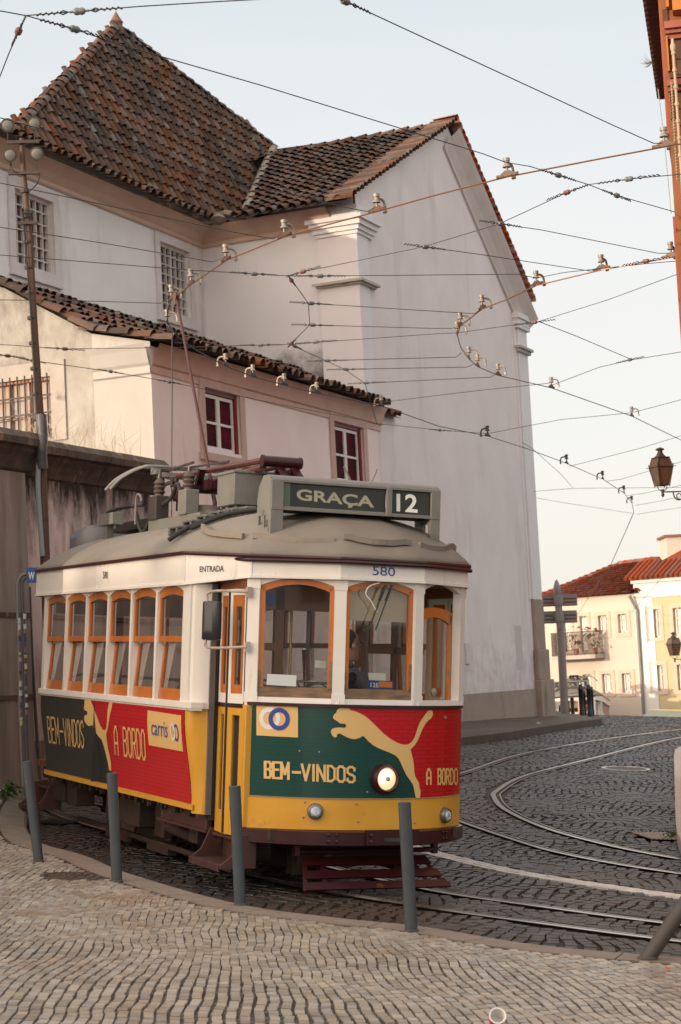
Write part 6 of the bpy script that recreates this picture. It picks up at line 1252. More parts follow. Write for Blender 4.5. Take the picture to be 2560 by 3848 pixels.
for pl in text_polys('12E', .02):
    tl, tr, br, bl = [np.array(zw_(*p)) for p in ((852, 802), (910, 805), (910, 836), (852, 833))]; b.add([TR+RW@(tpl(*((tl*(1-u)+tr*u)*v+(bl*(1-u)+br*u)*(1-v)), 0, 5.50)+np.array([.005, 0, 0])) for u, v in pl], [tuple(range(len(pl)))])
recenter(b.build('lettering', PAPER), rc)
# ---- the driver, seated at the controls and looking to the picture's right
SKIN = mat('skin', (.46, .24, .16), .55, (.40, .19, .13), 9); CLOTH = mat('jacket_dark', (.035, .036, .045), .8, (.05, .05, .06), 9); HAIR = mat('hair_dark', (.02, .014, .010), .6)
drv = thing('person', 'tram driver with short dark hair and glasses in dark jacket looking sideways', 'person'); 
O_ = TR+RW@np.array([4.98, .06, .66]); yaw = Matrix.Rotation(math.atan2(.62, .78), 4, 'Z')
drv.matrix_world = Matrix.Translation(O_)@yaw
def skin_body(name, J, E, m, parent, lv=2):
    me = bpy.data.meshes.new(name); me.from_pydata([j[0] for j in J], E, []); o = bpy.data.objects.new(name, me); COL.objects.link(o); o.parent = parent; me.materials.append(m)
    s_ = o.modifiers.new('skin', 'SKIN'); sub = o.modifiers.new('sub', 'SUBSURF'); sub.levels = sub.render_levels = lv
    for v, j in zip(me.skin_vertices[0].data, J): r_ = j[1]; v.radius = r_ if isinstance(r_, tuple) else (r_, r_)
    me.skin_vertices[0].data[0].use_root = True
    dg = bpy.context.evaluated_depsgraph_get(); dg.update(); ev = bpy.data.meshes.new_from_object(o.evaluated_get(dg)); o.modifiers.clear(); o.data = ev
    for p in ev.polygons: p.use_smooth = True
    return o
J = [((0, 0, .50), (.15, .13)), ((0, 0, .68), (.15, .12)), ((.02, 0, .90), (.17, .115)), ((.03, 0, 1.02), (.12, .09)), ((.04, 0, 1.09), .055), ((.05, 0, 1.15), .055),
 ((.03, .18, 1.0), .065), ((.10, .25, .78), .052), ((.32, .20, .74), .042), ((.40, .18, .75), .034), ((.03, -.18, 1.0), .065), ((.10, -.25, .78), .052), ((.32, -.20, .76), .042), ((.40, -.18, .78), .034),
 ((.05, .10, .48), .085), ((.36, .12, .47), .07), ((.40, .12, .10), .05), ((.05, -.10, .48), .085), ((.36, -.12, .47), .07), ((.40, -.12, .10), .05)]
E_ = [(0, 1), (1, 2), (2, 3), (3, 4), (4, 5), (3, 6), (6, 7), (7, 8), (8, 9), (3, 10), (10, 11), (11, 12), (12, 13), (0, 14), (14, 15), (15, 16), (0, 17), (17, 18), (18, 19)]
body = skin_body('body', J, E_, CLOTH, drv)
b = MB(); rings = []                                # head with brow, nose, lips and chin in profile
prof = [(1.085, -.03, .075, .045), (1.10, -.045, .088, .052), (1.125, -.062, .100, .060), (1.14, -.07, .103, .064), (1.155, -.075, .101, .066), (1.17, -.08, .106, .068), (1.185, -.084, .124, .070), (1.20, -.086, .113, .071), (1.22, -.09, .098, .073), (1.245, -.095, .106, .076), (1.27, -.098, .103, .077), (1.30, -.094, .092, .073), (1.325, -.075, .066, .058), (1.34, -.04, .03, .03)]
for z, bk, fw, hw_ in prof:
    r_ = []
    for k in range(20):
        t = 2*math.pi*k/20; cx_ = math.cos(t); sy = math.sin(t); x = (fw if cx_ > 0 else -bk)*abs(cx_)**(1.0 if cx_ < .96 else 1)*(1 if cx_ > 0 else -1)
        if cx_ > 0 and cx_ < .9: x = min(x, fw*.80*abs(cx_)**.8+.0) if z in (1.185, 1.20, 1.17) else x
        r_.append((.055+x, hw_*sy, z+.06))
    rings.append(r_)
b.loft(rings, caps=True); hd = b.build('head', SKIN, drv, smooth=True, angle=False); s_ = hd.modifiers.new('s', 'SUBSURF'); s_.levels = s_.render_levels = 1
b = MB(); b.loft([[(.052+(x*.98-.012 if x < .05 else x*.55), y_*1.06, z) for x, y_, z in [((fw if math.cos(t) > 0 else -bk)*abs(math.cos(t))*(1 if math.cos(t) > 0 else -1)*1.05-.01, hw_*math.sin(t), z0+.06) for t in np.arange(16)*2*math.pi/16]] for z0, bk, fw, hw_ in ((1.20, -.088, .0, .074), (1.24, -.10, .0, .079), (1.285, -.105, .11, .081), (1.32, -.09, .10, .068), (1.35, -.05, .05, .04))], caps=True); b.build('hair', HAIR, drv, smooth=True, angle=False)
b = MB(); 
for s in (-1, 1):
    b.tube([(.165+.0*k, s*.035+.024*math.cos(t), 1.285+.02*math.sin(t)) for k, t in enumerate(np.linspace(0, 2*math.pi, 13))], .003, 5); b.tube([(.163, s*.060, 1.29), (.05, s*.082, 1.285)], .0028, 5)
b.tube([(.168, -.012, 1.285), (.168, .012, 1.285)], .003, 5); b.build('glasses', BLACKM, drv)
for s in (-1, 1):
    MB().lathe([(.0, -.012), (.010, -.006), (.012, 0), (.010, .008), (0, .012)], (.138, s*.034, 1.283), (1, 0, 0), 10).build('eye', mat('eye_white', (.6, .55, .5), .3), drv, smooth=True); MB().lathe([(.004, -.012), (.016, -.006), (.024, .004), (.015, .010)], (.045, s*.078, 1.27), (0, s, .1), 12).build('ear', SKIN, drv, smooth=True)
for s in (-1, 1):                                    # hands on the controls, five separate fingers each
    o = np.array([.41, s*.18, .765]); JJ = [(tuple(o), .026), (tuple(o+[.05, 0, .0]), (.036, .016))]; EE = [(0, 1)]
    for k, (dy, ln) in enumerate(((-.030, .055), (-.010, .066), (.010, .062), (.028, .048))): i = len(JJ); p = o+[.075, dy, 0]; JJ += [(tuple(p), .010), (tuple(p+[ln*.45, dy*.1, -.008]), .009), (tuple(p+[ln*.7, dy*.1, -.035]), .008)]; EE += [(1, i), (i, i+1), (i+1, i+2)]
    i = len(JJ); JJ += [(tuple(o+[.03, -s*.034, -.005]), .011), (tuple(o+[.065, -s*.048, -.02]), .009)]; EE += [(1, i), (i, i+1)]; skin_body('hand', JJ, EE, SKIN, drv, 1)
b = MB(); b.prism([(.115, -.05, 1.10), (.125, -.015, 1.02), (.10, -.06, .98)], (.012, 0, 0)); b.prism([(.115, .05, 1.10), (.125, .015, 1.02), (.10, .06, .98)], (.012, 0, 0)); b.prism([(.118, -.03, 1.09), (.118, .03, 1.09), (.13, 0, .97)], (.008, 0, 0)); b.build('shirt_collar', mat('shirt_blue', (.25, .32, .45), .8), drv)
# ---- a second tram of the same kind further down the hill
tram2 = copy_tree(tram); tram2['label'] = 'far tram coming up behind the black bollards, same old yellow kind'
fwd = nrm(np.array([-.20, -.98, .07])); lf = nrm(np.cross((0, 0, 1), fwd)); up_ = np.cross(fwd, lf); dp_ = atY(2146, 2571, 78.); org = dp_-fwd*5.1-up_*3.14
tram2.matrix_world = Matrix([[fwd[i], lf[i], up_[i], org[i]] for i in range(3)]+[[0, 0, 0, 1]])
for o_ in (tram, tram2): o_['group'] = 'trams'
def prune(o):
    for ch in list(o.children): prune(ch)
    bpy.data.objects.remove(o)
for ch in list(tram2.children):
    if ch.name.split('.')[0] in ('seat', 'grab_pole', 'notice', 'wiper_hose', 'trolley_pole', 'pole_rope', 'trolley_wheel'): prune(ch)
# ================================================================== STREET FURNITURE
def bollard(base, top, r_, lab, grp, m=BOLL):
    b0 = gnd(*base, KH); b0[2] = G(b0[0], b0[1])+KH
    d = ray(*top); t = (b0[1]-CAM[1])/d[1]; tp_ = CAM+d*t; o = thing('bollard', lab, 'bollard', tuple(b0), grp)
    ax = tp_-b0; b = MB(); b.lathe([(r_, -.05), (r_, np.linalg.norm(ax)-.004), (r_-.004, np.linalg.norm(ax)), (r_-.006, np.linalg.norm(ax)-.006)], (0, 0, 0), ax, 24); b.build('post', m, o, smooth=True)
    b = MB(); b.lathe([(r_*1.25, -.02), (r_*1.25, .004), (r_, .012)], (0, 0, 0), (0, 0, 1), 24); b.build('collar', mat('collar_dirt', (.10, .075, .055), .9, (.05, .04, .03), 9), o, smooth=True)
for bs, tp_, lab in (((146, 3238), (101, 2860), 'grey steel bollard left of the round pavement cover, near the tram rear'), ((440, 3312), (421, 2905), 'grey steel bollard right beside the round pavement cover'),
                     ((903, 3400), (882, 2953), 'grey steel bollard in front of the tram entrance door'), ((1546, 3498), (1520, 3014), 'grey steel bollard in front of the tram headlight')):
    bollard(bs, tp_, .041, lab, 'bollards along the kerb')
o = thing('bollard', 'dark bollard knocked over at a steep lean by the kerb', 'bollard', tuple(gnd(2432, 3604, KH)), 'bollards along the kerb')
ax = np.array([.66, .10, .80]); b = MB(); b.lathe([(.046, -.06), (.046, .93), (.042, .935)], (0, 0, 0), ax, 24); b.build('post', mat('bollard_brown', (.06, .050, .042), .45, (.04, .034, .028), 6), o, smooth=True)
b = MB(); b.lathe([(.065, -.02), (.06, .01), (.046, .02)], (0, 0, 0), (0, 0, 1), 20); b.build('collar', mat('collar_dirt', (.1, .075, .055), .9), o)
# black bollards by the far corner
BB = mat('bollard_black', (.018, .014, .016), .35, (.03, .022, .02), 9)
for k, (px, pt, w_) in enumerate(((2188, 2572, 18), (2218, 2572, 17), (2229, 2580, 12), (2200, 2594, 12), (2154, 2620, 13), (2138, 2632, 9), (2107, 2651, 9))):
    Y = 47.3+k*.5; p = atY(px, 2694-(k > 3)*2, Y); p[2] = G(p[0], p[1])+.13; q = atY(px-4, pt, Y); r_ = w_/2/7000*Y*1.0; h = q[2]-p[2]
    o = thing('black_bollard', ['thickest black bollard standing nearest the far sign post', 'tall black bollard second from the kerb end at the far corner', 'outermost tall black bollard at the far kerb end', 'slim black bollard squeezed between the tall ones at the far corner',
        'short black bollard right of the sign pole foot', 'low black bollard touching the sign pole foot', 'low black bollard left of the sign pole foot'][k], 'bollard', tuple(p), 'black bollards at the far corner')
    b = MB(); b.lathe([(r_*1.15, -.1), (r_*1.1, .05), (r_, .08), (r_, h*.80), (r_*1.2, h*.82), (r_*1.2, h*.86), (r_, h*.88), (r_, h*.96), (r_*.6, h), (0, h)], (0, 0, 0), n=16); b.build('post', BB, o, smooth=True)
# ---- direction sign
Y = 47.; p = atY(2124, 2700, Y); p[2] = G(p[0], p[1])+.1; SG_ = mat('sign_back', (.30, .25, .24), .5, (.24, .20, .19), 4, metal=.2); sgn = thing('direction_sign', 'grey direction sign post with pointed cap and two plates seen from behind', 'sign', tuple(p))
L = lambda px, py, Y_=Y: atY(px, py, Y_)-p
tpz = L(2093, 2225); b = MB(); b.tube([(0, 0, 0), L(2106, 2350), L(2095, 2235)], [.105, .10, .085], 14); b.build('pole', SG_, sgn, smooth=True)
b = MB(); b.lathe([(.075, 0), (.10, .08), (.09, .22), (.05, .36), (.0, .43)], L(2095, 2240), n=14); b.build('cap', SG_, sgn, smooth=True)
for ya, yb_, xl in ((2235, 2278, 1985), (2296, 2342, 1990)):
    b = MB(); q = [L(xl, ya+3), L(2170, ya-4), L(2172, yb_-3), L(xl, yb_+3)]; q = [v+np.array([0, .12, 0]) for v in q]; b.prism(q, (0, .05, 0)); pl = b.build('sign_plate', SG_, sgn)
    for f in (.25, .55, .85):
        a_ = q[0]+(q[3]-q[0])*f; c_ = q[1]+(q[2]-q[1])*f; b = MB(); b.beam(a_-np.array([0, .03, 0]), c_-np.array([0, .03, 0]), .05, .05); b.build('stiffener', SG_, pl)
for y_ in (2256, 2319): b = MB(); b.lathe([(.12, -.12), (.125, 0), (.12, .12)], L(2099+(y_-2256)*.06, y_), n=14); b.build('clamp', SG_, sgn, smooth=True)
b = MB(); b.lathe([(.03, 0), (.0, .004)], L(2102, 2367)+np.array([0, -.11, 0]), (0, -1, 0), 12); b.build('sticker', mat('sticker_red', (.5, .03, .03), .5), sgn)
# ---- tram stop: two bent pipes and a blue plate
SP0 = atY(88, 2945, 20.75); SP0[2] = G(SP0[0], SP0[1])+KH; st = thing('stop_sign', 'tram stop of bent grey pipes covered in stickers, with blue W plate', 'sign', tuple(SP0)); Ys = SP0[1]
L = lambda px, py, dy=0.: atY(px, py, Ys+dy)-SP0
b = MB(); b.tube(catmull([(0, 0, -.05), L(76, 2700), L(70, 2400), L(65, 2220), L(70, 2180), L(82, 2162), L(99, 2156)], 6), .021, 10); b.build('pipe', GALV, st, smooth=True)
b = MB(); b.tube(catmull([L(110, 3000), L(97, 2700), L(92, 2420), L(83, 2230), L(84, 2190), L(90, 2176), L(99, 2170)], 6), .021, 10); b.build('pipe', mat('pipe_dark', (.09, .09, .095), .5), st, smooth=True)
b = MB(); b.prism([L(99, 2133), L(190, 2131), L(191, 2190), L(100, 2190)], (0, .02, 0)); pl = b.build('sign_plate', mat('plate_blue', (.005, .07, .26), .4), st)
b = MB()
for pg in text_polys('W', .03):
    b.add([L(107+24*u, 2178-29*v)+np.array([0, -.004, 0]) for u, v in pg], [tuple(range(len(pg)))])
b.build('lettering', FRAMEW, pl)
cols = [(.55, .55, .5), (.4, .05, .05), (.08, .2, .4), (.6, .6, .62), (.05, .05, .05), (.5, .35, .05), (.45, .08, .25), (.1, .3, .12), (.6, .58, .5), (.06, .1, .3)]
b_ = 0
for pxb, y0, y1, n in ((73, 2325, 2740, 17), (94, 2310, 2700, 13)):
    for k in range(n):
        yy = y0+(y1-y0)*(k+random.random()*.5)/n; h_ = random.uniform(10, 22); dx = (yy-2220)*.021-2; c = L(pxb+dx-8, yy); b = MB(); rr = .0225; ptop, pbot = L(pxb+dx-2+(-.2), yy-h_/2), L(pxb+dx-2, yy+h_/2)
        b.tube([pbot, ptop], rr, 10, caps=False); b.build('sticker', mat('sticker_%d' % (k % 10), cols[(k*3+b_) % 10], .5, cols[(k*7+3) % 10], 40, 3, .2), st)
    b_ += 4
# ---- floodlight pole with cables beside the garden wall
PB = FW.P(FW.uv(hitp(152, 1700, GW+NA*.3, NA))[0], .8, .3); PY = PB[1]; pole = thing('floodlight_pole', 'rusty leaning lamp pole with four round floodlights beside the stained wall', 'lamp post', tuple(PB)); L = lambda px, py, dy=0.: atY(px, py, PY+dy)-PB
b = MB(); b.tube([(0.02, 0, -.3), L(170, 2100), L(152, 1600), L(130, 1250), L(112, 900), L(88, 640), L(82, 520)], [.06, .06, .052, .045, .038, .033, .03], 12); b.build('pole', RUST, pole, smooth=True)
for y_ in np.arange(720, 2000, 95): b = MB(); x_ = 82+(y_-520)*.058+ (0 if y_ < 1400 else .0); b.lathe([(.055, -.02), (.06, 0), (.055, .02)], L(x_, y_), n=10); b.build('band', IRON, pole)
for (xa, ya, xb, yb_) in ((27, 536, 146, 532), (32, 652, 151, 648), (70, 840, 142, 836)):
    b = MB(); b.beam(L(xa, ya, -.05), L(xb, yb_, -.05), .05, .035); b.build('crossarm', IRON, pole)
LENSF = mat('flood_lens', (.19, .19, .175), .3, (.12, .12, .115), 10)
for (x_, y_) in ((29, 471), (130, 464), (38, 583), (138, 578)):
    c = L(x_, y_, -.1); ax = nrm(np.array([.12, -.97, -.16])); b = MB(); b.lathe([(.02, -.15), (.05, -.13), (.078, -.03), (.084, .0), (.084, .012), (.074, .014)], c, ax, 24); fl = b.build('floodlight', IRON, pole, smooth=True)
    b = MB(); b.lathe([(.075, .006), (.05, .020), (.0, .026)], c, ax, 24); b.build('lens', LENSF, fl, smooth=True); b = MB(); b.beam(c, L(x_, y_+62, -.05), .02, .01); b.build('bracket', IRON, fl)
b = MB(); b.tube(catmull([L(40, 610, -.05), L(50, 640, -.08), L(86, 655, -.06)], 6), .008, 6); b.tube(catmull([L(151, 655, -.05), L(140, 690, -.08), L(108, 722, -.05)], 6), .007, 6); b.tube(catmull([L(104, 780, -.06), L(120, 800, -.1), L(84, 800, -.09), L(88, 815, -.05), L(118, 1200, -.06), L(140, 1560, -.07)], 6), .010, 6); b.build('cable', RUBBER, pole, smooth=True)
b = MB(); b.tube(catmull([L(150, 1690, -.09), L(143, 1800, -.1), L(147, 1900, -.09), L(160, 2090, -.08)], 6), .03, 8); b.build('conduit', mat('conduit_blue', (.25, .29, .30), .6), pole, smooth=True)
b = MB(); b.tube(catmull([L(155, 1560, -.06), L(160, 1640, -.10), L(157, 1690, -.12), L(160, 1760, -.08)], 6), [.06]*19 if False else .065, 10); b.build('joint_sleeve', mat('sleeve_black', (.03, .03, .033), .3, (.12, .11, .11), 9, 6, .4), pole, smooth=True)
b = MB(); b.tube([L(110, 2205, .15), L(120, 2450, .15), L(135, 2700, .12), L(152, 2930, .1)], .02, 8); b.build('drain_pipe', mat('pipe_grey', (.14, .12, .115), .6, (.09, .07, .065), 6), pole, smooth=True)
# ---- lanterns
LG = mat('lantern_glass', (.13, .08, .06), .15, (.09, .058, .045), 5); 
def lantern(px, py, Y, s_, lab, arm):
    o = atY(px, py, Y); t = thing('wall_lantern', lab, 'lantern', tuple(o), 'wall lanterns'); k = s_
    sq = lambda r_, z: [(r_*k*x, r_*k*y, z*k) for x, y in ((-1, -1), (1, -1), (1, 1), (-1, 1))]
    rot = Matrix.Rotation(R(20), 4, 'Z'); q = lambda pts: [tuple(rot@Vector(p)) for p in pts]
    b = MB(); b.loft([q(sq(.13, -.52)), q(sq(.215, -.05)), q(sq(.155, .18))], caps=True); b.build('glass_panes', LG, t)
    b = MB()
    for i in range(4):
        b.beam(q(sq(.135, -.56))[i], q(sq(.222, -.05))[i], .022*k); b.beam(q(sq(.222, -.05))[i], q(sq(.16, .20))[i], .02*k)
        for r_, z in ((.135, -.52), (.225, -.05), (.165, .19)): b.beam(q(sq(r_, z))[i], q(sq(r_, z))[(i+1) % 4], .026*k)
        b.beam(q(sq(.222, -.05))[i], q(sq(.28, -.05))[i], .018*k); b.beam(q(sq(.222, -.05))[i], q(sq(.23, .03))[i], .018*k)
    b.build('lantern_frame', IRON, t)
    b = MB(); b.lathe([(.17*k, .2*k), (.10*k, .26*k), (.065*k, .33*k), (.06*k, .37*k), (.12*k, .40*k), (.09*k, .43*k), (.04*k, .455*k), (0, .46*k)], (0, 0, 0), n=16); b.build('cap', mat('lantern_cap', (.045, .026, .02), .6), t, smooth=True)
    b = MB()
    for s__ in (-1, 1): b.tube(catmull([(s__*.12*k, 0, -.55*k), (s__*.09*k, 0, -.63*k), (0, 0, -.67*k)], 5), .012*k, 6)
    b.lathe([(.03*k, -.62*k), (.045*k, -.68*k), (.03*k, -.72*k), (.045*k, -.78*k), (0, -.84*k)], (0, 0, 0), n=12); A_ = np.array(arm)*1.; b.beam((0, 0, -.69*k), A_+[0, 0, -.69*k], .032*k); u = A_/np.linalg.norm(A_)
    b.tube(catmull([u*.3*k+[0, 0, -.71*k], u*.34*k+[0, 0, -.85*k], u*.46*k+[0, 0, -.90*k], u*.58*k+[0, 0, -.84*k], u*.7*k+[0, 0, -.72*k]], 6), .018*k, 6); b.tube([u*.46*k+np.array([0, 0, -.88*k])+.07*k*np.array([u[0]*math.cos(a), u[1]*math.cos(a), 1+math.sin(a)]) for a in np.linspace(0, 5, 12)], .014*k, 6)
    b.build('bracket', IRON, t, smooth=True)
lantern(2484, 1748, 26.6, .56, 'black street lantern with brown glass hanging above the bend', (.75, .25, 0))
lantern(2532, 2416, 80, 1.02, 'small street lantern in front of the pale yellow house', (.9, .4, 0))
# ---- plants at the foot of the wall, litter
def weed(px, py, n, sz, lab, off=.0, c=(.07, .13, .025), dy=0):
    o = gnd(px, py, off); t = thing('weed', lab, 'plant', tuple(o)); b = MB()
    for k in range(n):
        th = random.uniform(0, 6.28); rr = abs(random.gauss(0, sz*.6)); z = random.uniform(0, sz*.9)*(1-rr/(sz*2.2)); c0 = np.array([rr*math.cos(th), rr*math.sin(th)*.5, max(z, .005)]); d = nrm(np.array([random.gauss(0, 1), random.gauss(0, 1), random.gauss(.4, .6)]))*sz*.28; e2 = nrm(np.cross(d, (random.random(), .3, .8)))*sz*.16
        b.add([c0-e2*.1, c0+d*.5+e2, c0+d, c0+d*.5-e2], [(0, 1, 2, 3)])
    b.build('leaves', mat('leaf_green', c, .6, (.11, .18, .045), 20), t)
weed(42, 2990, 130, .17, 'bright green weed growing at the foot of the stained wall', KH); weed(10, 3004, 90, .12, 'darker low weed at the wall foot near the picture edge', KH, (.04, .075, .02)); weed(152, 2968, 60, .08, 'tiny weed at the drain pipe foot behind the tram', KH)
weed(2526, 3150, 80, .09, 'green weed between the drain grate and the pale island', .01, (.045, .09, .02))
def scrap(px, py, s_, lab, m):
    o = gnd(px, py, .012); b = MB(); n = 7; P = [np.array([math.cos(a)*s_*random.uniform(.6, 1.2), math.sin(a)*s_*.8, random.uniform(0, s_*.7)]) for a in np.arange(n)*2*math.pi/n]
    for i in range(n): b.add([P[i], P[(i+1) % n], (0, 0, s_*.9)], [(0, 1, 2)])
    ob = b.build('paper_scrap', m); ob.location = o; tag(ob, lab, 'litter')
scrap(2024, 2736, .13, 'crumpled white paper scrap at the church kerb', PAPER); scrap(1930, 2748, .07, 'small bluish paper scrap on the road by the church kerb', mat('scrap_blue', (.40, .42, .52), .8)); scrap(1842, 2758, .05, 'tiny pale paper scrap nearest the tram by the church kerb', PAPER)
cu_ = gnd(1871, 3842, KH+.02); cp = thing('paper_cup', 'crushed white and red paper cup lying on the pavement', 'cup', tuple(cu_)); ax = nrm(np.array([.06, -.86, .5]))
b = MB(); b.lathe([(.028, -.09), (.037, 0), (.041, .001), (.041, .007), (.034, .005), (.026, -.08)], (0, 0, .03), ax, 28); b.build('cup', FRAMEW, cp, smooth=True); b = MB(); b.lathe([(.0345, -.06), (.0385, -.006)], (0, 0, .03), ax, 28, caps=False); b.build('red_band', mat('band_red', (.55, .02, .03), .5), cp, smooth=True)
def leaf(px, py, lab, c):
    o = gnd(px, py, KH+.012); b = MB(); a = random.uniform(0, 6); d = np.array([math.cos(a), math.sin(a), 0])*.03; e2 = np.array([-d[1], d[0], 0])*.5; b.add([-d, e2, d+[0, 0, .012], -e2], [(0, 1, 2, 3)]); ob = b.build('fallen_leaf', mat('leaf_'+lab[:5], c, .7)); ob.location = o; tag(ob, lab, 'leaf')
leaf(2512, 3640, 'red fallen leaf on the pavement near the leaning bollard', (.5, .04, .03)); leaf(1738, 3724, 'orange fallen leaf on the pavement below the fender', (.5, .2, .05)); leaf(120, 3540, 'brown fallen leaf on the left pavement', (.3, .18, .06))
# ================================================================== OVERHEAD WIRES (all near one height above the street)
HZ = (TR+RW@HEAD)[2]; k_ = K
def W3(p): return atZ(p[0]*k_, p[1]*k_, p[2] if len(p) > 2 else HZ)
def wire(name, lab, cat, pts, r_, m, ins=(), group=None, sag=0., brown=()):
    P = [W3(p) for p in pts]; o = tag(MB().tube(P, r_, 5).build(name, m), lab, cat, group)
    for p in ins: insul(o, p, P, PORC)
    for p in brown: insul(o, p, P, PORCB)
    return o
def insul(o, p, P, m):
    c = W3(p); seg = min(range(len(P)-1), key=lambda i: np.linalg.norm((P[i]+P[i+1])/2-c)); d = nrm(P[seg+1]-P[seg]); s_ = 1.0 if c[1] < 25 else 1.15
    b = MB(); b.lathe([(.010, -.075), (.010, -.045), (.022, -.04), (.030, -.02), (.026, -.004), (.026, .004), (.030, .02), (.022, .04), (.010, .045), (.010, .075)], c, d, 10); b.v = [tuple(c+(np.array(v)-c)*.8) for v in b.v]; i_ = b.build('insulator', m, o, smooth=True)
    for s__ in (-1, 1):
      b = MB(); b.tube([c+d*s__*.07, c+d*s__*.10+np.array([0, 0, .012]), c+d*s__*.13, c+d*s__*.10-np.array([0, 0, .012]), c+d*s__*.07], .005, 4)
      for t in np.arange(.13, .27, .035): b.tube([c+d*s__*t+np.array([0, 0, .008]), c+d*s__*(t+.03)-np.array([0, 0, .008])], .0055, 4)
      b.build('wire_eye', STEELW, o)
def hanger(o, p, d, side, s_=1., m=BRONZE, kind=0):
    c = W3(p); s_ *= .74; d = nrm(np.array([d[0], d[1], 0])); sv = np.array([-d[1], d[0], 0])*side; z = np.array([0, 0, 1.]); b = MB(); q = lambda a, e_, h: c+(d*a+sv*e_+z*h)*s_
    b.beam(q(-.14, 0, .022), q(.14, 0, .022), .018*s_, .03*s_); b.hexa([q(-.10, -.008, .03), q(.10, -.008, .03), q(.10, .008, .03), q(-.10, .008, .03)], [q(-.03, -.008, .075), q(.03, -.008, .075), q(.03, .008, .075), q(-.03, .008, .075)])
    for a in (-.12, -.06, .06, .12): b.lathe([(.010*s_, -.014*s_), (.010*s_, .014*s_)], q(a, 0, .022), sv, 6)
    h = b.build('clamp', mat('clamp_brown', (.105, .055, .03), .5, (.05, .035, .025), 9, metal=.3) if kind == 0 else STEELW, o)
    b = MB(); b.lathe([(.014*s_, .0), (.014*s_, .045*s_), (.050*s_, .05*s_), (.044*s_, .066*s_), (.030*s_, .085*s_), (.030*s_, .115*s_), (.040*s_, .118*s_), (.040*s_, .155*s_), (.020*s_, .16*s_), (.0, .162*s_)], q(0, 0, .06), z, 12)
    b.tube(catmull([q(0, .02, .16), q(0, .08, .165), q(0, .13, .14), q(0, .15, .08), q(0, .15, .03)], 5), .017*s_, 7); b.lathe([(.02*s_, -.02*s_), (.02*s_, .02*s_)], q(0, .15, .02), d, 8); b.build('hanger', m, o, smooth=True)
cw1 = [(395, 690), (440, 655), (520, 600), (655, 545), (740, 521), (868, 487), (1000, 450), (1168, 407), (1390, 364), (1530, 338), (1640, 318), (1900, 268)]
cw2 = [(1900, 560), (1568, 590), (1545, 586.5+6), (1385, 621), (1235, 657), (1170, 688), (1110, 711), (1060, 750), (1053, 771), (1061, 800), (1080, 826), (1100, 844), (1147, 864), (1270, 893), (1333, 915), (1455, 958), (1568, 1013), (1640, 1050)]
cw3 = [(395, 690), (385, 716), (386, 745), (410, 775), (455, 808), (520, 842), (583, 867), (655, 886), (730, 905), (878, 934), (1010, 981), (1123, 1004), (1220, 1035), (1305, 1067), (1388, 1103), (1437, 1135), (1455, 1158), (1459, 1180)]
wc1 = wire('contact_wire', 'copper trolley wire rising from the trolley pole head to the upper right', 'wire', cw1, .0075, COPPER, group='trolley contact wires')
wc2 = wire('contact_wire', 'trolley wire bending sharply in front of the mauve gable wall', 'wire', cw2, .0075, COPPER, group='trolley contact wires', brown=((1487, 601),))
wc3 = wire('contact_wire', 'trolley wire running low past the pink house eave towards the hill', 'wire', cw3, .0075, STEELW, group='trolley contact wires')
def wdir(cw, i): a, b_ = W3(cw[max(i-1, 0)]), W3(cw[min(i+1, len(cw)-1)]); return b_-a
for i, sd in ((0, 1), (1, 1), (2, 1), (3, 1), (5, 1), (7, 1), (9, 1)): hanger(wc1, cw1[i], wdir(cw1, i), sd)
for i, sd in ((2, -1), (3, -1), (4, -1), (6, -1), (7, -1), (8, -1), (10, -1), (11, -1), (12, -1), (13, -1), (15, -1)): hanger(wc2, cw2[i], wdir(cw2, i), sd, 1.0)
for i, sd in ((2, -1), (5, 1), (6, 1), (7, 1), (8, 1), (9, 1), (11, 1), (13, 1), (14, 1), (15, 1), (16, 1)): hanger(wc3, cw3[i], wdir(cw3, i), sd, 1.0 if i < 10 else 1.15, BRONZE if i < 10 else STEELW, 1)
far = [(1459, 1180), (1408, 1300, HZ-1.1), (1350, 1392, HZ-1.7)]
wire('contact_wire', 'trolley wire dropping steeply down the hill in front of the cream house', 'wire', [(1459, 1180), (1408, 1296, 5.1), (1352, 1380, 4.6), (1300, 1460, 3.9)], .010, STEELW, group='trolley contact wires')
wire('contact_wire', 'thin wire crossing in front of the pale yellow house', 'wire', [(1530, 1322, 4.9), (1461, 1402, 4.4), (1415, 1443, 4.0), (1394, 1457, 3.8), (1352, 1474, 3.4), (1316, 1490, 3.1)], .010, STEELW, group='trolley contact wires')
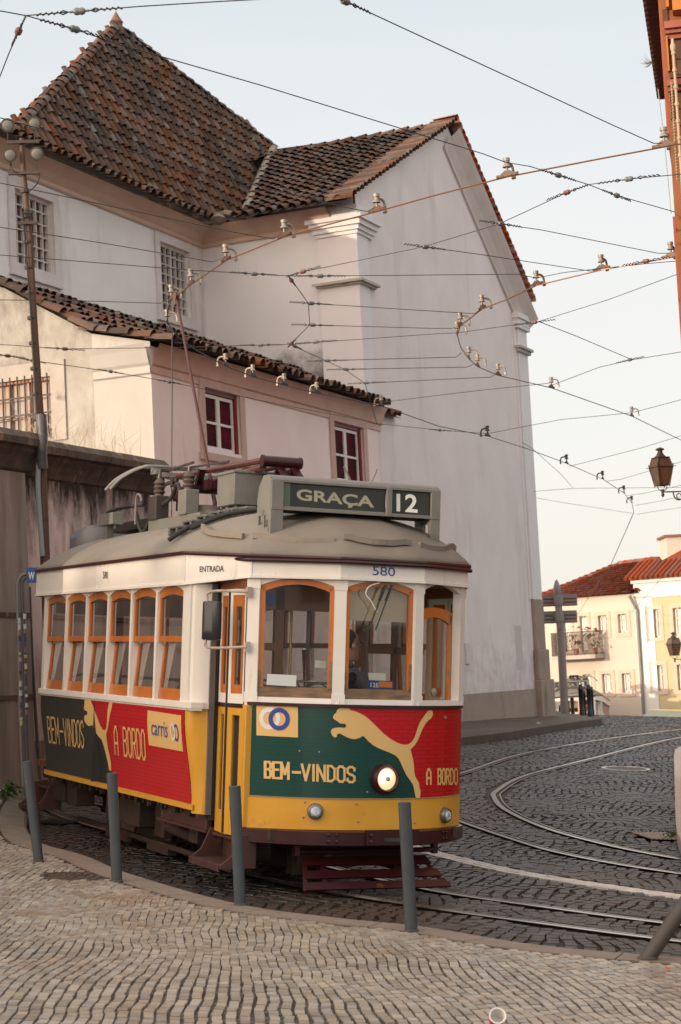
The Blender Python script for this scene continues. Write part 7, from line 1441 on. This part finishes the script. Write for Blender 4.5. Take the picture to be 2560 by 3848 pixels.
SW = [('span wire crossing the sky in front of the tower finial to the right edge', [(-40, 12), (0, 25), (60, 36), (172, 67), (270, 101), (600, 196), (1115, 355), (1165, 374), (1220, 383), (1285, 403), (1355, 425), (1420, 450), (1568, 492), (1640, 515)], ((172, 67), (1285, 403), (1420, 450)), ()),
 ('twisted span wire along the top edge left of the sky', [(60, 36), (183, 26), (320, 15), (480, 5), (640, -4)], ((183, 26),), ()),
 ('short span wire dropping at the top left corner of the picture', [(60, 36), (43, 72), (20, 125), (0, 176), (-20, 230)], (), ((43, 72),)),
 ('long span wire falling across open sky to the upper right hanger', [(740, -22), (795, 3), (1000, 98), (1415, 290), (1505, 330), (1524, 330)], ((795, 3),), ()),
 ('span wire from the sky junction to the orange house', [(1355, 425), (1448, 412), (1568, 401), (1640, 394)], ((1448, 412),), ()),
 ('span wire sloping from the sky junction down across the mauve gable', [(1355, 425), (1305, 443), (1150, 515), (975, 568), (765, 612), (698, 625), (665, 635)], (), ((1305, 443), (698, 625))),
 ('span wire from the gable edge to the right hanger over the street', [(1150, 515), (1250, 530), (1515, 583), (1538, 583)], ((1153, 515),), ()),
 ('span wire over the gable to the second trolley wire hanger', [(975, 568), (1100, 585), (1360, 624), (1380, 618)], ((979, 568),), ()),
 ('long level span wire in front of both tower windows and the gable', [(-40, 584), (0, 587), (440, 622), (585, 630), (665, 635), (737, 635), (892, 634), (1190, 631), (1235, 640), (1300, 627), (1487, 607), (1568, 600), (1640, 592)], ((585, 630), (737, 635)), ()),
 ('zigzag pull wire hanging in front of the church inner corner', [(665, 635), (710, 698), (713, 748), (668, 793), (750, 830), (793, 850), (840, 882), (868, 975)], (), ((671, 645), (672, 790), (679, 797))),
 ('upper pull wire from the zigzag to the bend in the trolley wire', [(710, 698), (1025, 718), (1092, 722), (1104, 714)], ((716, 698),), ()),
 ('second pull wire from the zigzag to the bend in the trolley wire', [(713, 748), (1000, 756), (1040, 756), (1052, 752)], ((720, 748),), ()),
 ('span wire through the zigzag and the tightest bend out to the right edge', [(-40, 790), (150, 803), (400, 800), (600, 794), (668, 793), (730, 788), (1010, 768), (1053, 766), (1240, 740), (1400, 690), (1568, 628), (1640, 600)], ((600, 794), (727, 787)), ((150, 803), (1230, 742))),
 ('third pull wire ending below the tightest bend', [(750, 830), (1050, 822), (1062, 812)], ((754, 830),), ()),
 ('fourth pull wire ending below the tightest bend', [(793, 850), (1075, 845), (1092, 838)], ((797, 850),), ()),
 ('lowest pull wire from the zigzag to the descending trolley wire', [(840, 882), (1130, 868), (1142, 860)], ((844, 881),), ()),
 ('thin span wire slanting down the right sky to a junction', [(1240, 740), (1330, 775), (1455, 828)], (), ()),
 ('thin span wire from the right edge through the sky junction to the descending wire', [(1640, 798), (1568, 810), (1455, 828), (1380, 845), (1272, 886)], ((1450, 828),), ()),
 ('span wire from the pink house eave across the gable to the sky', [(878, 926), (1100, 899), (1265, 882)], (), ()),
 ('span wire from the pink house corner past the gable to the far right', [(868, 975), (1013, 990), (1123, 998), (1290, 966), (1455, 950), (1568, 920), (1640, 902)], ((1013, 990),), ()),
 ('low span wire across the lean-to wall and the first pink window', [(-40, 812), (15, 818), (75, 830), (255, 855), (390, 879), (650, 932), (850, 970), (868, 975)], ((75, 830), (255, 855), (390, 879)), ((18, 819),)),
 ('thin wire over the tower roof to the hanger below the nave eave', [(-40, 258), (0, 271), (95, 297), (290, 345), (480, 400), (784, 475), (845, 487), (862, 478)], (), ()),
 ('thin wire across the tower wall between roof and windows', [(-40, 410), (0, 421), (280, 480), (540, 535), (630, 550), (648, 538)], (), ()),
 ('thin wire across the tops of both tower windows to a hanger', [(-40, 516), (0, 523), (240, 560), (490, 603), (512, 594)], (), ()),
 ('thin wire below the tower windows to the trolley pole head', [(-40, 690), (170, 692), (370, 698), (388, 686)], (), ()),
 ('span wire over the right houses from the first far hanger', [(1312, 1073), (1380, 1056), (1480, 1030), (1568, 1003), (1640, 982)], (), ()),
 ('span wire over the right houses from the second far hanger', [(1395, 1108), (1430, 1103), (1568, 1063), (1640, 1044)], (), ()),
 ('span wire over the right houses from the third far hanger', [(1444, 1141), (1480, 1136), (1568, 1117), (1640, 1102)], (), ()),
 ('span wire over the right houses from the fourth far hanger', [(1463, 1163), (1500, 1157), (1568, 1143), (1640, 1128)], (), ()),
 ('doubled span wire leaving the lowest far junction to the right edge', [(1465, 1184), (1500, 1178), (1568, 1168), (1640, 1158)], (), ()),
 ('anchor wire slanting from the gable corner to a far ring', [(1202, 1018), (1225, 1032), (1290, 1090), (1320, 1124)], (), ()),
 ('level thin wire from the gable corner over the far street lantern', [(1228, 1131), (1320, 1124), (1568, 1122), (1640, 1122)], (), ()),
 ('lowest thin wire from the gable corner to the far junction', [(1230, 1145), (1285, 1155), (1459, 1182)], (), ())]
for lab, pts, ins, br in SW: wire('span_wire', lab, 'wire', pts, .0040 if pts[-1][1] < 760 else .0048, STEELW, ins, 'span wires over the street', brown=br)
wire('house_cable', 'thin pale cable hanging beside the orange house', 'cable', [(1515, 205, 9.6), (1530, 330, 8.6), (1545, 490, 7.6)], .006, mat('cable_pale', (.32, .36, .34), .6))
